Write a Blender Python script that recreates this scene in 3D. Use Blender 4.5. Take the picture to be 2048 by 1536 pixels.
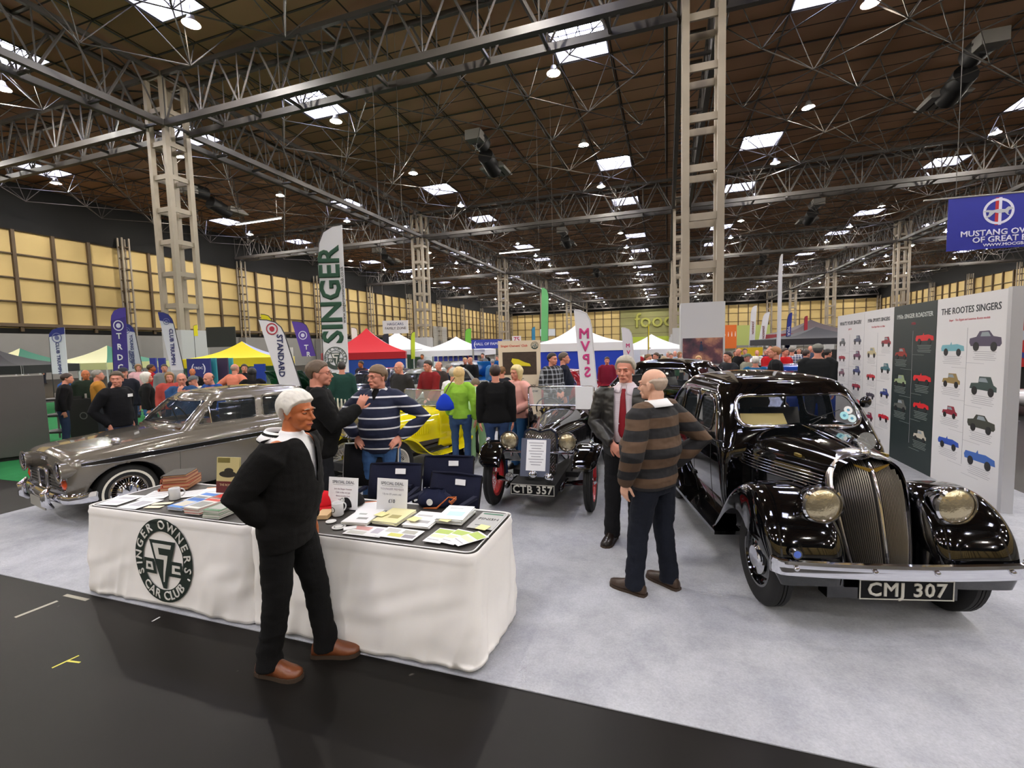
import bpy, bmesh, math, random
from mathutils import Vector, Matrix, noise
import numpy as np
random.seed(7)
for o in list(bpy.data.objects): bpy.data.objects.remove(o, do_unlink=True)
SC = bpy.context.scene
COL = SC.collection
PI = math.pi
# ---------------------------------------------------------------- camera, world, exposure
F_PX, CAM_H = 922.58, 1.85
_p, _y, _r = math.radians(4.3917), math.radians(18.6548), math.radians(-1.5248)
FW = Vector((-math.sin(_y)*math.cos(_p), math.cos(_y)*math.cos(_p), -math.sin(_p)))
_rt = Vector((math.cos(_y), math.sin(_y), 0)); _up = _rt.cross(FW)
RT = math.cos(_r)*_rt + math.sin(_r)*_up
UP = -math.sin(_r)*_rt + math.cos(_r)*_up
CAM = Vector((0, 0, CAM_H))
cd = bpy.data.cameras.new('camera'); cam = bpy.data.objects.new('camera', cd); COL.objects.link(cam)
cd.sensor_fit = 'HORIZONTAL'; cd.sensor_width = 36; cd.lens = F_PX*36/2048
cd.clip_start = .05; cd.clip_end = 500
cam.matrix_world = Matrix.Translation(CAM) @ Matrix((RT, UP, -FW)).transposed().to_4x4()
SC.camera = cam
W = bpy.data.worlds.new('world'); SC.world = W; W.use_nodes = True
W.node_tree.nodes['Background'].inputs[0].default_value = (.05, .06, .08, 1)
W.node_tree.nodes['Background'].inputs[1].default_value = .3
SC.view_settings.view_transform = 'Standard'; SC.view_settings.look = 'None'
SC.view_settings.gamma = 1; SC.view_settings.use_curve_mapping = False
SC.view_settings.exposure = 0.62
LAMP_L, SKY_L = 1500.0, 14.0
try:
    SC.cycles.max_bounces = 8; SC.cycles.diffuse_bounces = 3; SC.cycles.glossy_bounces = 4
    SC.cycles.transparent_max_bounces = 8; SC.cycles.caustics_reflective = False; SC.cycles.caustics_refractive = False
    SC.cycles.sample_clamp_indirect = 4; SC.cycles.use_light_tree = True
except Exception: pass

def gp(u, v, z=0.0):
    "point of the place seen at pixel u,v on the level z"
    d = FW + RT*((u-1024)/F_PX) - UP*((v-768)/F_PX)
    return CAM + d*((z-CAM_H)/d.z)
def at(u, v, d):
    "point of the place seen at pixel u,v at forward distance d"
    return CAM + (FW + RT*((u-1024)/F_PX) - UP*((v-768)/F_PX))*d
# ---------------------------------------------------------------- materials
_M = {}
def srgb(c):
    if isinstance(c, str):
        c = [int(c[i:i+2], 16)/255 for i in (0, 2, 4)]
    return tuple(x/12.92 if x <= .04045 else ((x+.055)/1.055)**2.4 for x in c) + (1,)
def mat(name, col, rough=.5, metal=0., spec=.5, coat=0., emit=0., var=0., vs=8., bump=0., bs=60., alpha=1., trans=0., emitcol=None):
    if name in _M: return _M[name]
    m = bpy.data.materials.new(name); m.use_nodes = True; nt = m.node_tree; b = nt.nodes['Principled BSDF']
    c = srgb(col)
    b.inputs['Base Color'].default_value = c
    b.inputs['Roughness'].default_value = rough; b.inputs['Metallic'].default_value = metal
    b.inputs['Specular IOR Level'].default_value = spec
    if coat: b.inputs['Coat Weight'].default_value = coat; b.inputs['Coat Roughness'].default_value = .03
    if emit:
        b.inputs['Emission Color'].default_value = srgb(emitcol) if emitcol else c
        b.inputs['Emission Strength'].default_value = emit
    if trans: b.inputs['Transmission Weight'].default_value = trans; b.inputs['IOR'].default_value = 1.0
    b.inputs['Alpha'].default_value = alpha
    if var or bump:
        tc = nt.nodes.new('ShaderNodeTexCoord'); n = nt.nodes.new('ShaderNodeTexNoise')
        n.inputs['Scale'].default_value = vs; n.inputs['Detail'].default_value = 5
        nt.links.new(tc.outputs['Object'], n.inputs['Vector'])
        if var:
            mx = nt.nodes.new('ShaderNodeMix'); mx.data_type = 'RGBA'
            mx.inputs['A'].default_value = tuple(x*(1-var) for x in c[:3])+(1,)
            mx.inputs['B'].default_value = tuple(min(1, x*(1+var)) for x in c[:3])+(1,)
            nt.links.new(n.outputs['Fac'], mx.inputs['Factor']); nt.links.new(mx.outputs['Result'], b.inputs['Base Color'])
        if bump:
            n2 = nt.nodes.new('ShaderNodeTexNoise'); n2.inputs['Scale'].default_value = bs; n2.inputs['Detail'].default_value = 3
            nt.links.new(tc.outputs['Object'], n2.inputs['Vector'])
            bp = nt.nodes.new('ShaderNodeBump'); bp.inputs['Strength'].default_value = bump; bp.inputs['Distance'].default_value = .01
            nt.links.new(n2.outputs['Fac'], bp.inputs['Height']); nt.links.new(bp.outputs['Normal'], b.inputs['Normal'])
    _M[name] = m
    return m
def stripes(name, bands, period, axis=2, rough=.85, off=0., bump=.3, plaid=None):
    "bands: list of (start fraction, colour) along the garment's height"
    m = bpy.data.materials.new(name); m.use_nodes = True; nt = m.node_tree; b = nt.nodes['Principled BSDF']
    b.inputs['Roughness'].default_value = rough
    tc = nt.nodes.new('ShaderNodeTexCoord'); sp = nt.nodes.new('ShaderNodeSeparateXYZ')
    nt.links.new(tc.outputs['Object'], sp.inputs[0])
    def ramp(ax):
        ma = nt.nodes.new('ShaderNodeMath'); ma.operation = 'MULTIPLY_ADD'
        ma.inputs[1].default_value = 1/period; ma.inputs[2].default_value = 50+off
        nt.links.new(sp.outputs[ax], ma.inputs[0])
        fr = nt.nodes.new('ShaderNodeMath'); fr.operation = 'FRACT'; nt.links.new(ma.outputs[0], fr.inputs[0])
        r = nt.nodes.new('ShaderNodeValToRGB'); r.color_ramp.interpolation = 'CONSTANT'
        for i, (p, c) in enumerate(bands):
            e = r.color_ramp.elements[i] if i < 2 else r.color_ramp.elements.new(p)
            e.position = p; e.color = srgb(c)
        nt.links.new(fr.outputs[0], r.inputs[0]); return r
    r = ramp(axis)
    if plaid is not None:
        r2 = ramp(plaid); mx = nt.nodes.new('ShaderNodeMix'); mx.data_type = 'RGBA'; mx.inputs['Factor'].default_value = .5
        nt.links.new(r.outputs[0], mx.inputs['A']); nt.links.new(r2.outputs[0], mx.inputs['B'])
        nt.links.new(mx.outputs['Result'], b.inputs['Base Color'])
    else: nt.links.new(r.outputs[0], b.inputs['Base Color'])
    return m
STEEL = mat('painted steel', '958a7a', .55, var=.12, vs=2)
TRUSS = mat('grey roof steel', '433f3c', .5, var=.15, vs=1.5)
TUBE = mat('light tube steel', 'a3a09c', .4, metal=.3)
WHITE = mat('white plastic', 'e8e8ea', .5)
CHROME = mat('chrome', 'e6e6ea', .07, metal=1)
BLACKP = mat('gloss black paint', '050506', .06, coat=1.)
RUBBER = mat('tyre rubber', '111112', .75, bump=.1)
DARK = mat('matt black', '0b0b0c', .8)
def glassm(name, tint='e8eef0', a=.16):
    return mat(name, tint, .03, alpha=a, spec=.8)
GLASS = glassm('car glass', '3a4044', .35)
LENS = mat('lamp lens', 'c4b798', .2, metal=.8, bump=.25, bs=45)  # warm reflection in the headlamp glass is put into the cream base colour
# ---------------------------------------------------------------- mesh builder
class MB:
    def __init__(s): s.v = []; s.f = []
    def grid(s, rows, cu=False, cv=False, capa=False, capb=False):
        "rows: list of equal-length point lists"
        b = len(s.v); n = len(rows[0]); m = len(rows)
        for r in rows: s.v += [tuple(p) for p in r]
        for i in range(m if cv else m-1):
            for j in range(n if cu else n-1):
                a = b+i*n+j; c = b+i*n+(j+1) % n; d = b+((i+1) % m)*n+(j+1) % n; e = b+((i+1) % m)*n+j
                s.f.append((a, c, d, e))
        if capa: s.f.append(tuple(b+j for j in range(n-1, -1, -1)))
        if capb: s.f.append(tuple(b+(m-1)*n+j for j in range(n)))
        return s
    def box(s, c, d, rz=0, M=None):
        x, y, z = [q/2 for q in d]; b = len(s.v)
        for i in (-x, x):
            for j in (-y, y):
                for k in (-z, z):
                    p = Vector((i, j, k))
                    if rz: p = Matrix.Rotation(rz, 3, 'Z') @ p
                    if M: p = M @ p
                    s.v.append(tuple(p+Vector(c)))
        s.f += [tuple(b+q for q in f) for f in ((0,1,3,2),(4,6,7,5),(0,4,5,1),(2,3,7,6),(0,2,6,4),(1,5,7,3))]
        return s
    def tube(s, pts, r, n=8, closed=False, flat=1.0, upv=None):
        pts = [Vector(p) for p in pts]; rows = []
        rs = r if isinstance(r, (list, tuple)) else [r]*len(pts)
        prev = None
        for i, p in enumerate(pts):
            if closed: t = pts[(i+1) % len(pts)]-pts[i-1]
            else: t = pts[min(i+1, len(pts)-1)]-pts[max(i-1, 0)]
            if t.length < 1e-9: t = Vector((0, 0, 1))
            t.normalize()
            if upv is not None: a = Vector(upv)
            elif prev is not None: a = prev
            else: a = Vector((0, 0, 1)) if abs(t.z) < .9 else Vector((1, 0, 0))
            a = a-t*a.dot(t)
            if a.length < 1e-6: a = Vector((1, 0, 0))-t*t.x
            a.normalize(); prev = a; q = t.cross(a)
            rr = rs[i]; rx, ry = rr if isinstance(rr, (list, tuple)) else (rr, rr*flat)
            rows.append([p+a*(rx*math.cos(2*PI*k/n))+q*(ry*math.sin(2*PI*k/n)) for k in range(n)])
        s.grid(rows, cu=True, cv=closed, capa=not closed, capb=not closed)
        return s
    def bar(s, a, b, w, h=None):
        "square bar"
        s.tube([a, b], [((w/2)*1.414, (h or w)/2*1.414)]*2, 4); return s
    def lathe(s, prof, c=(0,0,0), axis=(0,0,1), n=24, arc=2*PI, cap=False):
        ax = Vector(axis).normalized(); u = ax.orthogonal().normalized(); w = ax.cross(u); c = Vector(c)
        rows = [[c+ax*z+(u*math.cos(arc*k/n)+w*math.sin(arc*k/n))*r for k in range(n)] for r, z in prof]
        s.grid(rows, cu=True, capa=cap, capb=cap); return s
    def ell(s, c, r, n=16, m=10, M=None):
        c = Vector(c); rows = []
        for i in range(m+1):
            a = PI*i/m-PI/2; ring = []
            for k in range(n):
                b = 2*PI*k/n; p = Vector((r[0]*math.cos(a)*math.cos(b), r[1]*math.cos(a)*math.sin(b), r[2]*math.sin(a)))
                if M: p = M @ p
                ring.append(c+p)
            rows.append(ring)
        s.grid(rows, cu=True); return s
    def poly(s, pts, th=None):
        b = len(s.v); s.v += [tuple(p) for p in pts]; n = len(pts)
        s.f.append(tuple(range(b, b+n)))
        if th is not None:
            th = Vector(th); s.v += [tuple(Vector(p)+th) for p in pts]
            s.f.append(tuple(range(b+2*n-1, b+n-1, -1)))
            for i in range(n): s.f.append((b+(i+1) % n, b+i, b+n+i, b+n+(i+1) % n))
        return s
    def mesh(s, name, smooth=False, clean=True):
        me = bpy.data.meshes.new(name); me.from_pydata([tuple(p) for p in s.v], [], s.f)
        bm = bmesh.new(); bm.from_mesh(me)
        if clean:
            bmesh.ops.remove_doubles(bm, verts=bm.verts, dist=1e-5)
            bmesh.ops.dissolve_degenerate(bm, edges=bm.edges, dist=1e-6)
        bmesh.ops.recalc_face_normals(bm, faces=bm.faces)
        bm.to_mesh(me); bm.free()
        if smooth: me.shade_smooth() if smooth is True else shade_auto(me, smooth)
        return me
    def build(s, name, m=None, parent=None, smooth=False, label=None, loc=None):
        return put(name, s.mesh(name, smooth), m, parent, label, loc)
def shade_auto(me, ang):
    me.shade_smooth()
    try: me.set_sharp_from_angle(angle=math.radians(ang))
    except Exception: pass
def put(name, me, m=None, parent=None, label=None, loc=None):
    o = bpy.data.objects.new(name, me); COL.objects.link(o)
    if m: me.materials.clear(); me.materials.append(m)
    if parent: o.parent = parent
    if label: o['label'] = label
    if loc: o.location = loc
    return o
def thing(name, label, cat, loc=(0,0,0), rz=0., group=None):
    o = bpy.data.objects.new(name, None); COL.objects.link(o); o.location = loc; o.rotation_euler = (0, 0, rz)
    o.empty_display_size = .2
    return tag(o, label, cat, group)
def tag(o, label, cat, group=None, kind=None):
    o['label'] = label; o['category'] = cat
    if group: o['group'] = group
    if kind: o['kind'] = kind
    return o
def struct(o): o['kind'] = 'structure'; return o
def dup(o, parent=None):
    c = o.copy(); COL.objects.link(c)
    if parent: c.parent = parent
    for ch in list(o.children): dup(ch, c)
    return c
_TX = {}
def text(body, size, m, parent, loc, rot=(0,0,0), th=.002, bold=0., name='lettering', align='CENTER', sx=1., shear=0., sp=1.):
    key = (body, size, th, bold, align, sx, shear, sp)
    if key not in _TX:
        cu = bpy.data.curves.new('t', 'FONT'); cu.body = body; cu.size = size; cu.extrude = th; cu.bevel_depth = bold; cu.bevel_resolution = 0
        cu.align_x = align; cu.align_y = 'CENTER'; cu.resolution_u = 2; cu.shear = shear; cu.space_character = sp
        o = bpy.data.objects.new('t', cu); COL.objects.link(o)
        dg = bpy.context.evaluated_depsgraph_get(); me = bpy.data.meshes.new_from_object(o.evaluated_get(dg))
        if sx != 1: me.transform(Matrix.Diagonal((sx, 1, 1, 1)))
        bpy.data.objects.remove(o); bpy.data.curves.remove(cu); _TX[key] = me
    o = put(name, _TX[key].copy(), m, parent); o.location = loc; o.rotation_euler = rot
    return o
def textmesh(body, size, th=.002, bold=0., align='CENTER', sx=1.):
    cu = bpy.data.curves.new('t', 'FONT'); cu.body = body; cu.size = size; cu.extrude = th; cu.bevel_depth = bold; cu.bevel_resolution = 0
    cu.align_x = align; cu.align_y = 'CENTER'; cu.resolution_u = 3
    o = bpy.data.objects.new('t', cu); COL.objects.link(o)
    dg = bpy.context.evaluated_depsgraph_get(); me = bpy.data.meshes.new_from_object(o.evaluated_get(dg))
    bpy.data.objects.remove(o); bpy.data.curves.remove(cu)
    if sx != 1: me.transform(Matrix.Diagonal((sx, 1, 1, 1)))
    return me
def join(meshes, name):
    "one mesh out of (mesh, matrix) pairs"
    bm = bmesh.new()
    for me, M in meshes:
        t = me.copy(); t.transform(M); bm.from_mesh(t); bpy.data.meshes.remove(t)
    me = bpy.data.meshes.new(name); bm.to_mesh(me); bm.free(); return me
def lerp(a, b, t): return a+(b-a)*t
def cr(keys, x):
    "smooth (Catmull-Rom) interpolation of tuples keyed by increasing k: [(k, v...)...]"
    if x <= keys[0][0]: return keys[0][1:]
    if x >= keys[-1][0]: return keys[-1][1:]
    for i in range(len(keys)-1):
        if keys[i][0] <= x <= keys[i+1][0]: break
    a, b = keys[i], keys[i+1]; p = keys[max(i-1, 0)]; q = keys[min(i+2, len(keys)-1)]
    t = (x-a[0])/(b[0]-a[0]); out = []
    for j in range(1, len(a)):
        h = b[0]-a[0]
        m0 = (b[j]-p[j])/max(b[0]-p[0], 1e-6)*h; m1 = (q[j]-a[j])/max(q[0]-a[0], 1e-6)*h
        out.append((2*t**3-3*t**2+1)*a[j]+(t**3-2*t**2+t)*m0+(-2*t**3+3*t**2)*b[j]+(t**3-t**2)*m1)
    return out
def inpoly(x, y, P):
    c = False; j = len(P)-1
    for i in range(len(P)):
        if (P[i][1] > y) != (P[j][1] > y) and x < (P[j][0]-P[i][0])*(y-P[i][1])/(P[j][1]-P[i][1])+P[i][0]: c = not c
        j = i
    return c
def roundpoly(P, r, n=4):
    out = []
    for i in range(len(P)):
        a, b, c = Vector(P[i-1]), Vector(P[i]), Vector(P[(i+1) % len(P)])
        rr = min(r, (a-b).length*.45, (c-b).length*.45)
        p = b+(a-b).normalized()*rr; q = b+(c-b).normalized()*rr
        for k in range(n+1):
            t = k/n; out.append(tuple(p*(1-t)**2+b*2*t*(1-t)+q*t*t))
    return out
def carve(bm, P, ax, test, snap=.02):
    """faces of bm inside polygon P (in the plane of axes ax) for which test(centre, normal) holds; vertices snap to the outline"""
    P = [Vector(p) for p in P]
    def near(p):
        best = None
        for i in range(len(P)):
            a = P[i-1]; b = P[i]; d = b-a; t = max(0, min(1, (p-a).dot(d)/max(d.length_squared, 1e-12))); q = a+d*t
            if best is None or (q-p).length < best[0]: best = ((q-p).length, q)
        return best
    x0 = min(p[0] for p in P)-snap; x1 = max(p[0] for p in P)+snap; y0 = min(p[1] for p in P)-snap; y1 = max(p[1] for p in P)+snap
    for v in bm.verts:
        p = Vector((v.co[ax[0]], v.co[ax[1]]))
        if x0 < p[0] < x1 and y0 < p[1] < y1 and test(v.co, v.normal):
            d, q = near(p)
            if d < snap: v.co[ax[0]] = q[0]; v.co[ax[1]] = q[1]
    out = []
    PT = [tuple(p) for p in P]
    for f in bm.faces:
        c = f.calc_center_median()
        if x0 < c[ax[0]] < x1 and y0 < c[ax[1]] < y1 and test(c, f.normal) and inpoly(c[ax[0]], c[ax[1]], PT): out.append(f)
    return out
def split_off(bm, faces):
    "move faces into a new mesh builder-like bmesh"
    nb = bmesh.new(); vm = {}
    for f in faces:
        vs = []
        for v in f.verts:
            if v not in vm: vm[v] = nb.verts.new(v.co)
            vs.append(vm[v])
        try: nb.faces.new(vs)
        except ValueError: pass
    bmesh.ops.delete(bm, geom=faces, context='FACES')
    return nb
def bm_put(bm, name, m, parent, smooth=True, thick=0., label=None, push=0.):
    me = bpy.data.meshes.new(name); bmesh.ops.recalc_face_normals(bm, faces=bm.faces)
    bm.normal_update()
    if push:
        for v in bm.verts: v.co -= v.normal*push
    bm.to_mesh(me); bm.free()
    if smooth: me.shade_smooth() if smooth is True else shade_auto(me, smooth)
    o = put(name, me, m, parent, label)
    if thick:
        md = o.modifiers.new('s', 'SOLIDIFY'); md.thickness = thick; md.offset = -1
    return o
def mb_bm(mb):
    me = mb.mesh('tmp'); bm = bmesh.new(); bm.from_mesh(me); bpy.data.meshes.remove(me); return bm
def arcpts(c, r, a0, a1, n, f):
    return [f(c[0]+r*math.cos(a0+(a1-a0)*i/n), c[1]+r*math.sin(a0+(a1-a0)*i/n)) for i in range(n+1)]
# ---------------------------------------------------------------- the hall
XC = (-58.3, -28.6, 1.35, 31.6, 62.0); YC = [21+30*k for k in range(-2, 6)]; HB = 15.3; HR = 18.7
X0, X1, Y0, Y1 = -58.3, 62.3, -39., 173.
def nodes(name):
    m = bpy.data.materials.new(name); m.use_nodes = True; return m, m.node_tree, m.node_tree.nodes['Principled BSDF']
def floor_mat():
    m, nt, b = nodes('polished dark concrete')
    tc = nt.nodes.new('ShaderNodeTexCoord'); n = nt.nodes.new('ShaderNodeTexNoise'); n.inputs['Scale'].default_value = .7; n.inputs['Detail'].default_value = 8
    nt.links.new(tc.outputs['Object'], n.inputs['Vector'])
    r = nt.nodes.new('ShaderNodeValToRGB'); r.color_ramp.elements[0].position = .3; r.color_ramp.elements[0].color = srgb('141311')
    r.color_ramp.elements[1].position = .75; r.color_ramp.elements[1].color = srgb('1f1c1a')
    nt.links.new(n.outputs['Fac'], r.inputs[0])
    sp = nt.nodes.new('ShaderNodeTexNoise'); sp.inputs['Scale'].default_value = 9; sp.inputs['Detail'].default_value = 2; nt.links.new(tc.outputs['Object'], sp.inputs['Vector'])
    r2 = nt.nodes.new('ShaderNodeValToRGB'); r2.color_ramp.elements[0].position = .76; r2.color_ramp.elements[0].color = (0,0,0,1); r2.color_ramp.elements[1].position = .79; r2.color_ramp.elements[1].color = (1,1,1,1)
    nt.links.new(sp.outputs['Fac'], r2.inputs[0])
    mx = nt.nodes.new('ShaderNodeMix'); mx.data_type = 'RGBA'; nt.links.new(r2.outputs[0], mx.inputs['Factor'])
    nt.links.new(r.outputs[0], mx.inputs['A']); mx.inputs['B'].default_value = srgb('4a4743'); nt.links.new(mx.outputs['Result'], b.inputs['Base Color'])
    b.inputs['Roughness'].default_value = .42; b.inputs['Specular IOR Level'].default_value = .14
    return m
def carpet_mat(name, c, d, s=3.):
    m, nt, b = nodes(name)
    tc = nt.nodes.new('ShaderNodeTexCoord'); n = nt.nodes.new('ShaderNodeTexNoise'); n.inputs['Scale'].default_value = s; n.inputs['Detail'].default_value = 9; n.inputs['Roughness'].default_value = .7
    nt.links.new(tc.outputs['Object'], n.inputs['Vector'])
    r = nt.nodes.new('ShaderNodeValToRGB'); r.color_ramp.elements[0].position = .3; r.color_ramp.elements[0].color = srgb(d)
    r.color_ramp.elements[1].position = .6; r.color_ramp.elements[1].color = srgb(c); nt.links.new(n.outputs['Fac'], r.inputs[0])
    n2 = nt.nodes.new('ShaderNodeTexNoise'); n2.inputs['Scale'].default_value = 90; n2.inputs['Detail'].default_value = 3; nt.links.new(tc.outputs['Object'], n2.inputs['Vector'])
    mx = nt.nodes.new('ShaderNodeMix'); mx.data_type = 'RGBA'; mx.blend_type = 'MULTIPLY'; mx.inputs['Factor'].default_value = .35
    nt.links.new(r.outputs[0], mx.inputs['A']); nt.links.new(n2.outputs['Color'], mx.inputs['B'])
    r3 = nt.nodes.new('ShaderNodeValToRGB'); r3.color_ramp.elements[0].position = .3; r3.color_ramp.elements[0].color = (.55,.55,.55,1); r3.color_ramp.elements[1].position = .7
    nt.links.new(n2.outputs['Fac'], r3.inputs[0]); nt.links.new(r3.outputs[0], mx.inputs['B']); nt.links.new(mx.outputs['Result'], b.inputs['Base Color'])
    b.inputs['Roughness'].default_value = .95; b.inputs['Specular IOR Level'].default_value = .1
    bp = nt.nodes.new('ShaderNodeBump'); bp.inputs['Strength'].default_value = .35; bp.inputs['Distance'].default_value = .004
    nt.links.new(n2.outputs['Fac'], bp.inputs['Height']); nt.links.new(bp.outputs['Normal'], b.inputs['Normal'])
    return m
FLOORM = floor_mat()
o = struct(MB().box(((X0+X1)/2, (Y0+Y1)/2, -.1), (X1-X0, Y1-Y0, .2)).build('floor', FLOORM))
def rug(x0, x1, y0, y1, c, d, label, z=.006, name='carpet', s=3.):
    return tag(MB().box(((x0+x1)/2, (y0+y1)/2, z/2), (x1-x0, y1-y0, z)).build(name, carpet_mat(label[:20], c, d, s)), label, 'carpet')
rug(-7.68, 3.95, 2.25, 9.6, 'b4b6bc', '9c9ea5', 'light grey exhibition carpet under the car club stand')
rug(-26, -8.9, 4.2, 30, '2f7a48', '2a6f41', 'green exhibition carpet at the far left of the hall')
rug(-8.0, 3.2, 11.5, 18, '77797f', '6d6f75', 'grey carpet under the cars shown behind the club stand')
# tape and scuffs on the concrete
def tape(pts, w, c, label, th=.0012):
    a, b = [Vector(p) for p in pts]; d = (b-a).normalized(); q = Vector((-d.y, d.x, 0))*w/2
    tag(MB().poly([a-q, b-q, b+q, a+q], (0, 0, th)).build('floor_tape', mat('tape '+c, c, .6)), label, 'tape')
tape((gp(104, 1336), gp(158, 1311)), .012, 'd8d050', 'long thin strip of yellow tape on the dark concrete')
tape((gp(135, 1322), gp(160, 1325)), .012, 'dfd85a', 'short yellow tape scrap branching off the longer strip')
tape((gp(30, 1235), gp(115, 1202)), .03, 'a9a495', 'worn pale tape strip on the concrete left of the clothed table')
tape((gp(130, 1190), gp(175, 1200)), .03, '9f9a8b', 'worn pale tape fragment nearest the carpet edge at left')
tape((gp(304, 1243), gp(320, 1234)), .012, 'd8d8d8', 'small white tape scrap on the concrete in front of the round emblem')
tape((gp(2040, 842), gp(1880, 838)), .05, 'a8a8aa', 'white line on the floor to the right of the display panel')
# walls
PANEL = mat('cream wall panel', 'c4ab70', .7, var=.06, vs=.5)
WPOST = mat('dark brown wall post', '54442f', .7, var=.15, vs=1)
WLOW = mat('grey blockwork', '85837f', .8, var=.06, vs=1)
WDARK = mat('dark cladding above wall', '0b0a09', .9)
OLIVE = mat('olive wall panel', '8d8c5c', .8, var=.08, vs=.4)
def wall(name, a, b, inward, panelm, zt=14.2, zb=5.0, step=3.0, olive=None):
    a = Vector(a); b = Vector(b); d = (b-a); L = d.length; d.normalize(); n = Vector(inward)
    def seg(mb, z0, z1, off, th, s0=0, s1=None):
        s1 = L if s1 is None else s1
        c = a+d*((s0+s1)/2)+n*(off+th/2); mb.box((c.x, c.y, (z0+z1)/2), (abs(d.x)*(s1-s0)+abs(n.x)*th, abs(d.y)*(s1-s0)+abs(n.y)*th, z1-z0))
    m = MB(); seg(m, 0, 19.2, -.3, .3); w = struct(m.build(name, WDARK))
    m = MB(); seg(m, 0, zb-.5, 0, .25); m.build('lower_blockwork', WLOW, w)
    m = MB(); seg(m, zb-.5, zb, 0, .2); seg(m, zt, zt+.9, 0, .35); m.build('dark_band', WDARK, w)
    m = MB()
    if olive:
        seg(m, zb, zt, 0, .1, 0, olive[0]); seg(m, zb, zt, 0, .1, olive[1], L); m.build('cladding_panel', panelm, w)
        m = MB(); seg(m, .4, zt, .12, .15, *olive); m.build('cladding_panel', OLIVE, w)
    else: seg(m, zb, zt, 0, .1); m.build('cladding_panel', panelm, w)
    m = MB(); k = 0
    while k*step < L:
        if not (olive and olive[0] < k*step < olive[1]): seg(m, zb-.3, zt, .1, .3, k*step-.13, k*step+.13)
        k += 1
    m.build('wall_posts', WPOST, w)
    m = MB(); r = 4
    for i in range(r+1):
        z = zb+.3+(zt-zb-.3)*i/r; w2 = .16 if i == 0 else .06; seg(m, z-w2, z+w2, .1, .18 if i else .45)
    m.build('wall_rails', WPOST, w)
    return w
wall('wall_left', (X0, Y0, 0), (X0, Y1, 0), (1, 0, 0), PANEL)
wall('wall_right', (X1, Y0, 0), (X1, Y1, 0), (-1, 0, 0), PANEL)
wb = wall('wall_back', (X0, Y1, 0), (X1, Y1, 0), (0, -1, 0), PANEL, zt=14.6, zb=3, olive=(42, 76))
wall('wall_front', (X0, Y0, 0), (X1, Y0, 0), (0, 1, 0), PANEL)
t = text('food', 7.2, mat('olive letters', 'a3a34e', .6), wb, (-4.4, Y1-.5, 10.4), (PI/2, 0, 0), th=.12, bold=.12, name='sign_lettering')
MB().box((3.5, Y1-.6, 3.2), (34, .3, 3.2)).build('food_court_fascia', mat('lime fascia', 'a9bb3a', .6), wb)
# roller shutter door in left wall
d1 = MB().box((X0+.5, 112, 4.2), (.3, 7.5, 8.0)).build('door_1', mat('pale shutter', 'b9b6ae', .5)); struct(d1)
m = MB()
for i in range(26): m.box((X0+.68, 112, .5+.3*i), (.05, 7.3, .12))
m.build('shutter_slats', mat('shutter slat', '98958d', .5), d1)
# ceiling
def ceil_mat():
    m, nt, b = nodes('brown roof board')
    tc = nt.nodes.new('ShaderNodeTexCoord'); mp = nt.nodes.new('ShaderNodeMapping'); nt.links.new(tc.outputs['Object'], mp.inputs[0])
    br = nt.nodes.new('ShaderNodeTexBrick'); br.offset = 0; br.inputs['Scale'].default_value = 1; br.inputs['Brick Width'].default_value = 3; br.inputs['Row Height'].default_value = 1.5
    br.inputs['Mortar Size'].default_value = .05; br.inputs['Color1'].default_value = srgb('b58a68'); br.inputs['Color2'].default_value = srgb('a07658'); br.inputs['Mortar'].default_value = srgb('33271e')
    nt.links.new(mp.outputs[0], br.inputs['Vector']); nt.links.new(br.outputs['Color'], b.inputs['Base Color']); b.inputs['Roughness'].default_value = .9
    return m
# ceiling slab with square openings for the roof lights
holes = []
for bx in range(4):
    cx = (XC[bx]+XC[bx+1])/2
    for by in range(-2, 5):
        y0 = 21+30*by
        for dx in (-9, 9):
            for dy in ((6, 24) if by >= 0 else (6, 25.4)): holes.append((cx+dx, y0+dy))
m = MB(); xs = sorted({h[0] for h in holes}); ys = sorted({h[1] for h in holes})
gx = [X0]+[q for x in xs for q in (x-1.5, x+1.5)]+[X1]; gy = [Y0]+[q for y in ys for q in (y-1.5, y+1.5)]+[Y1]
for i in range(len(gx)-1):
    for j in range(len(gy)-1):
        if i % 2 and j % 2: continue
        m.poly([(gx[i], gy[j], HR), (gx[i+1], gy[j], HR), (gx[i+1], gy[j+1], HR), (gx[i], gy[j+1], HR)])
me = m.mesh('ceiling'); ce = struct(put('ceiling', me, ceil_mat()))
md = ce.modifiers.new('s', 'SOLIDIFY'); md.thickness = .3; md.offset = -1 if me.polygons[0].normal.z < 0 else 1
# roof lights
SKY = mat('daylight pane', 'c9ccff', .5, emit=SKY_L, emitcol='d9dcff')
def rooflight():
    o = thing('roof_light', 'square roof light glowing with white daylight between ceiling boards', 'roof light', group='square roof lights in the ceiling')
    m = MB()
    for s in (-1, 1):
        m.box((s*1.46, 0, .35), (.08, 3, .7)); m.box((0, s*1.46, .35), (2.84, .08, .7))
    m.build('upstand', TUBE, o)
    MB().box((0, 0, .68), (2.84, 2.84, .04)).build('glazing', SKY, o)
    m = MB()
    for i in range(-1, 2): m.box((i*.72, 0, .62), (.05, 2.84, .06))
    m.box((0, 0, .62), (2.84, .05, .06)); m.build('glazing_bars', TRUSS, o)
    return o
p = rooflight(); first = True
for (x, y) in holes:
    o = p if first else dup(p); first = False; o.location = (x, y, HR)
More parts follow.
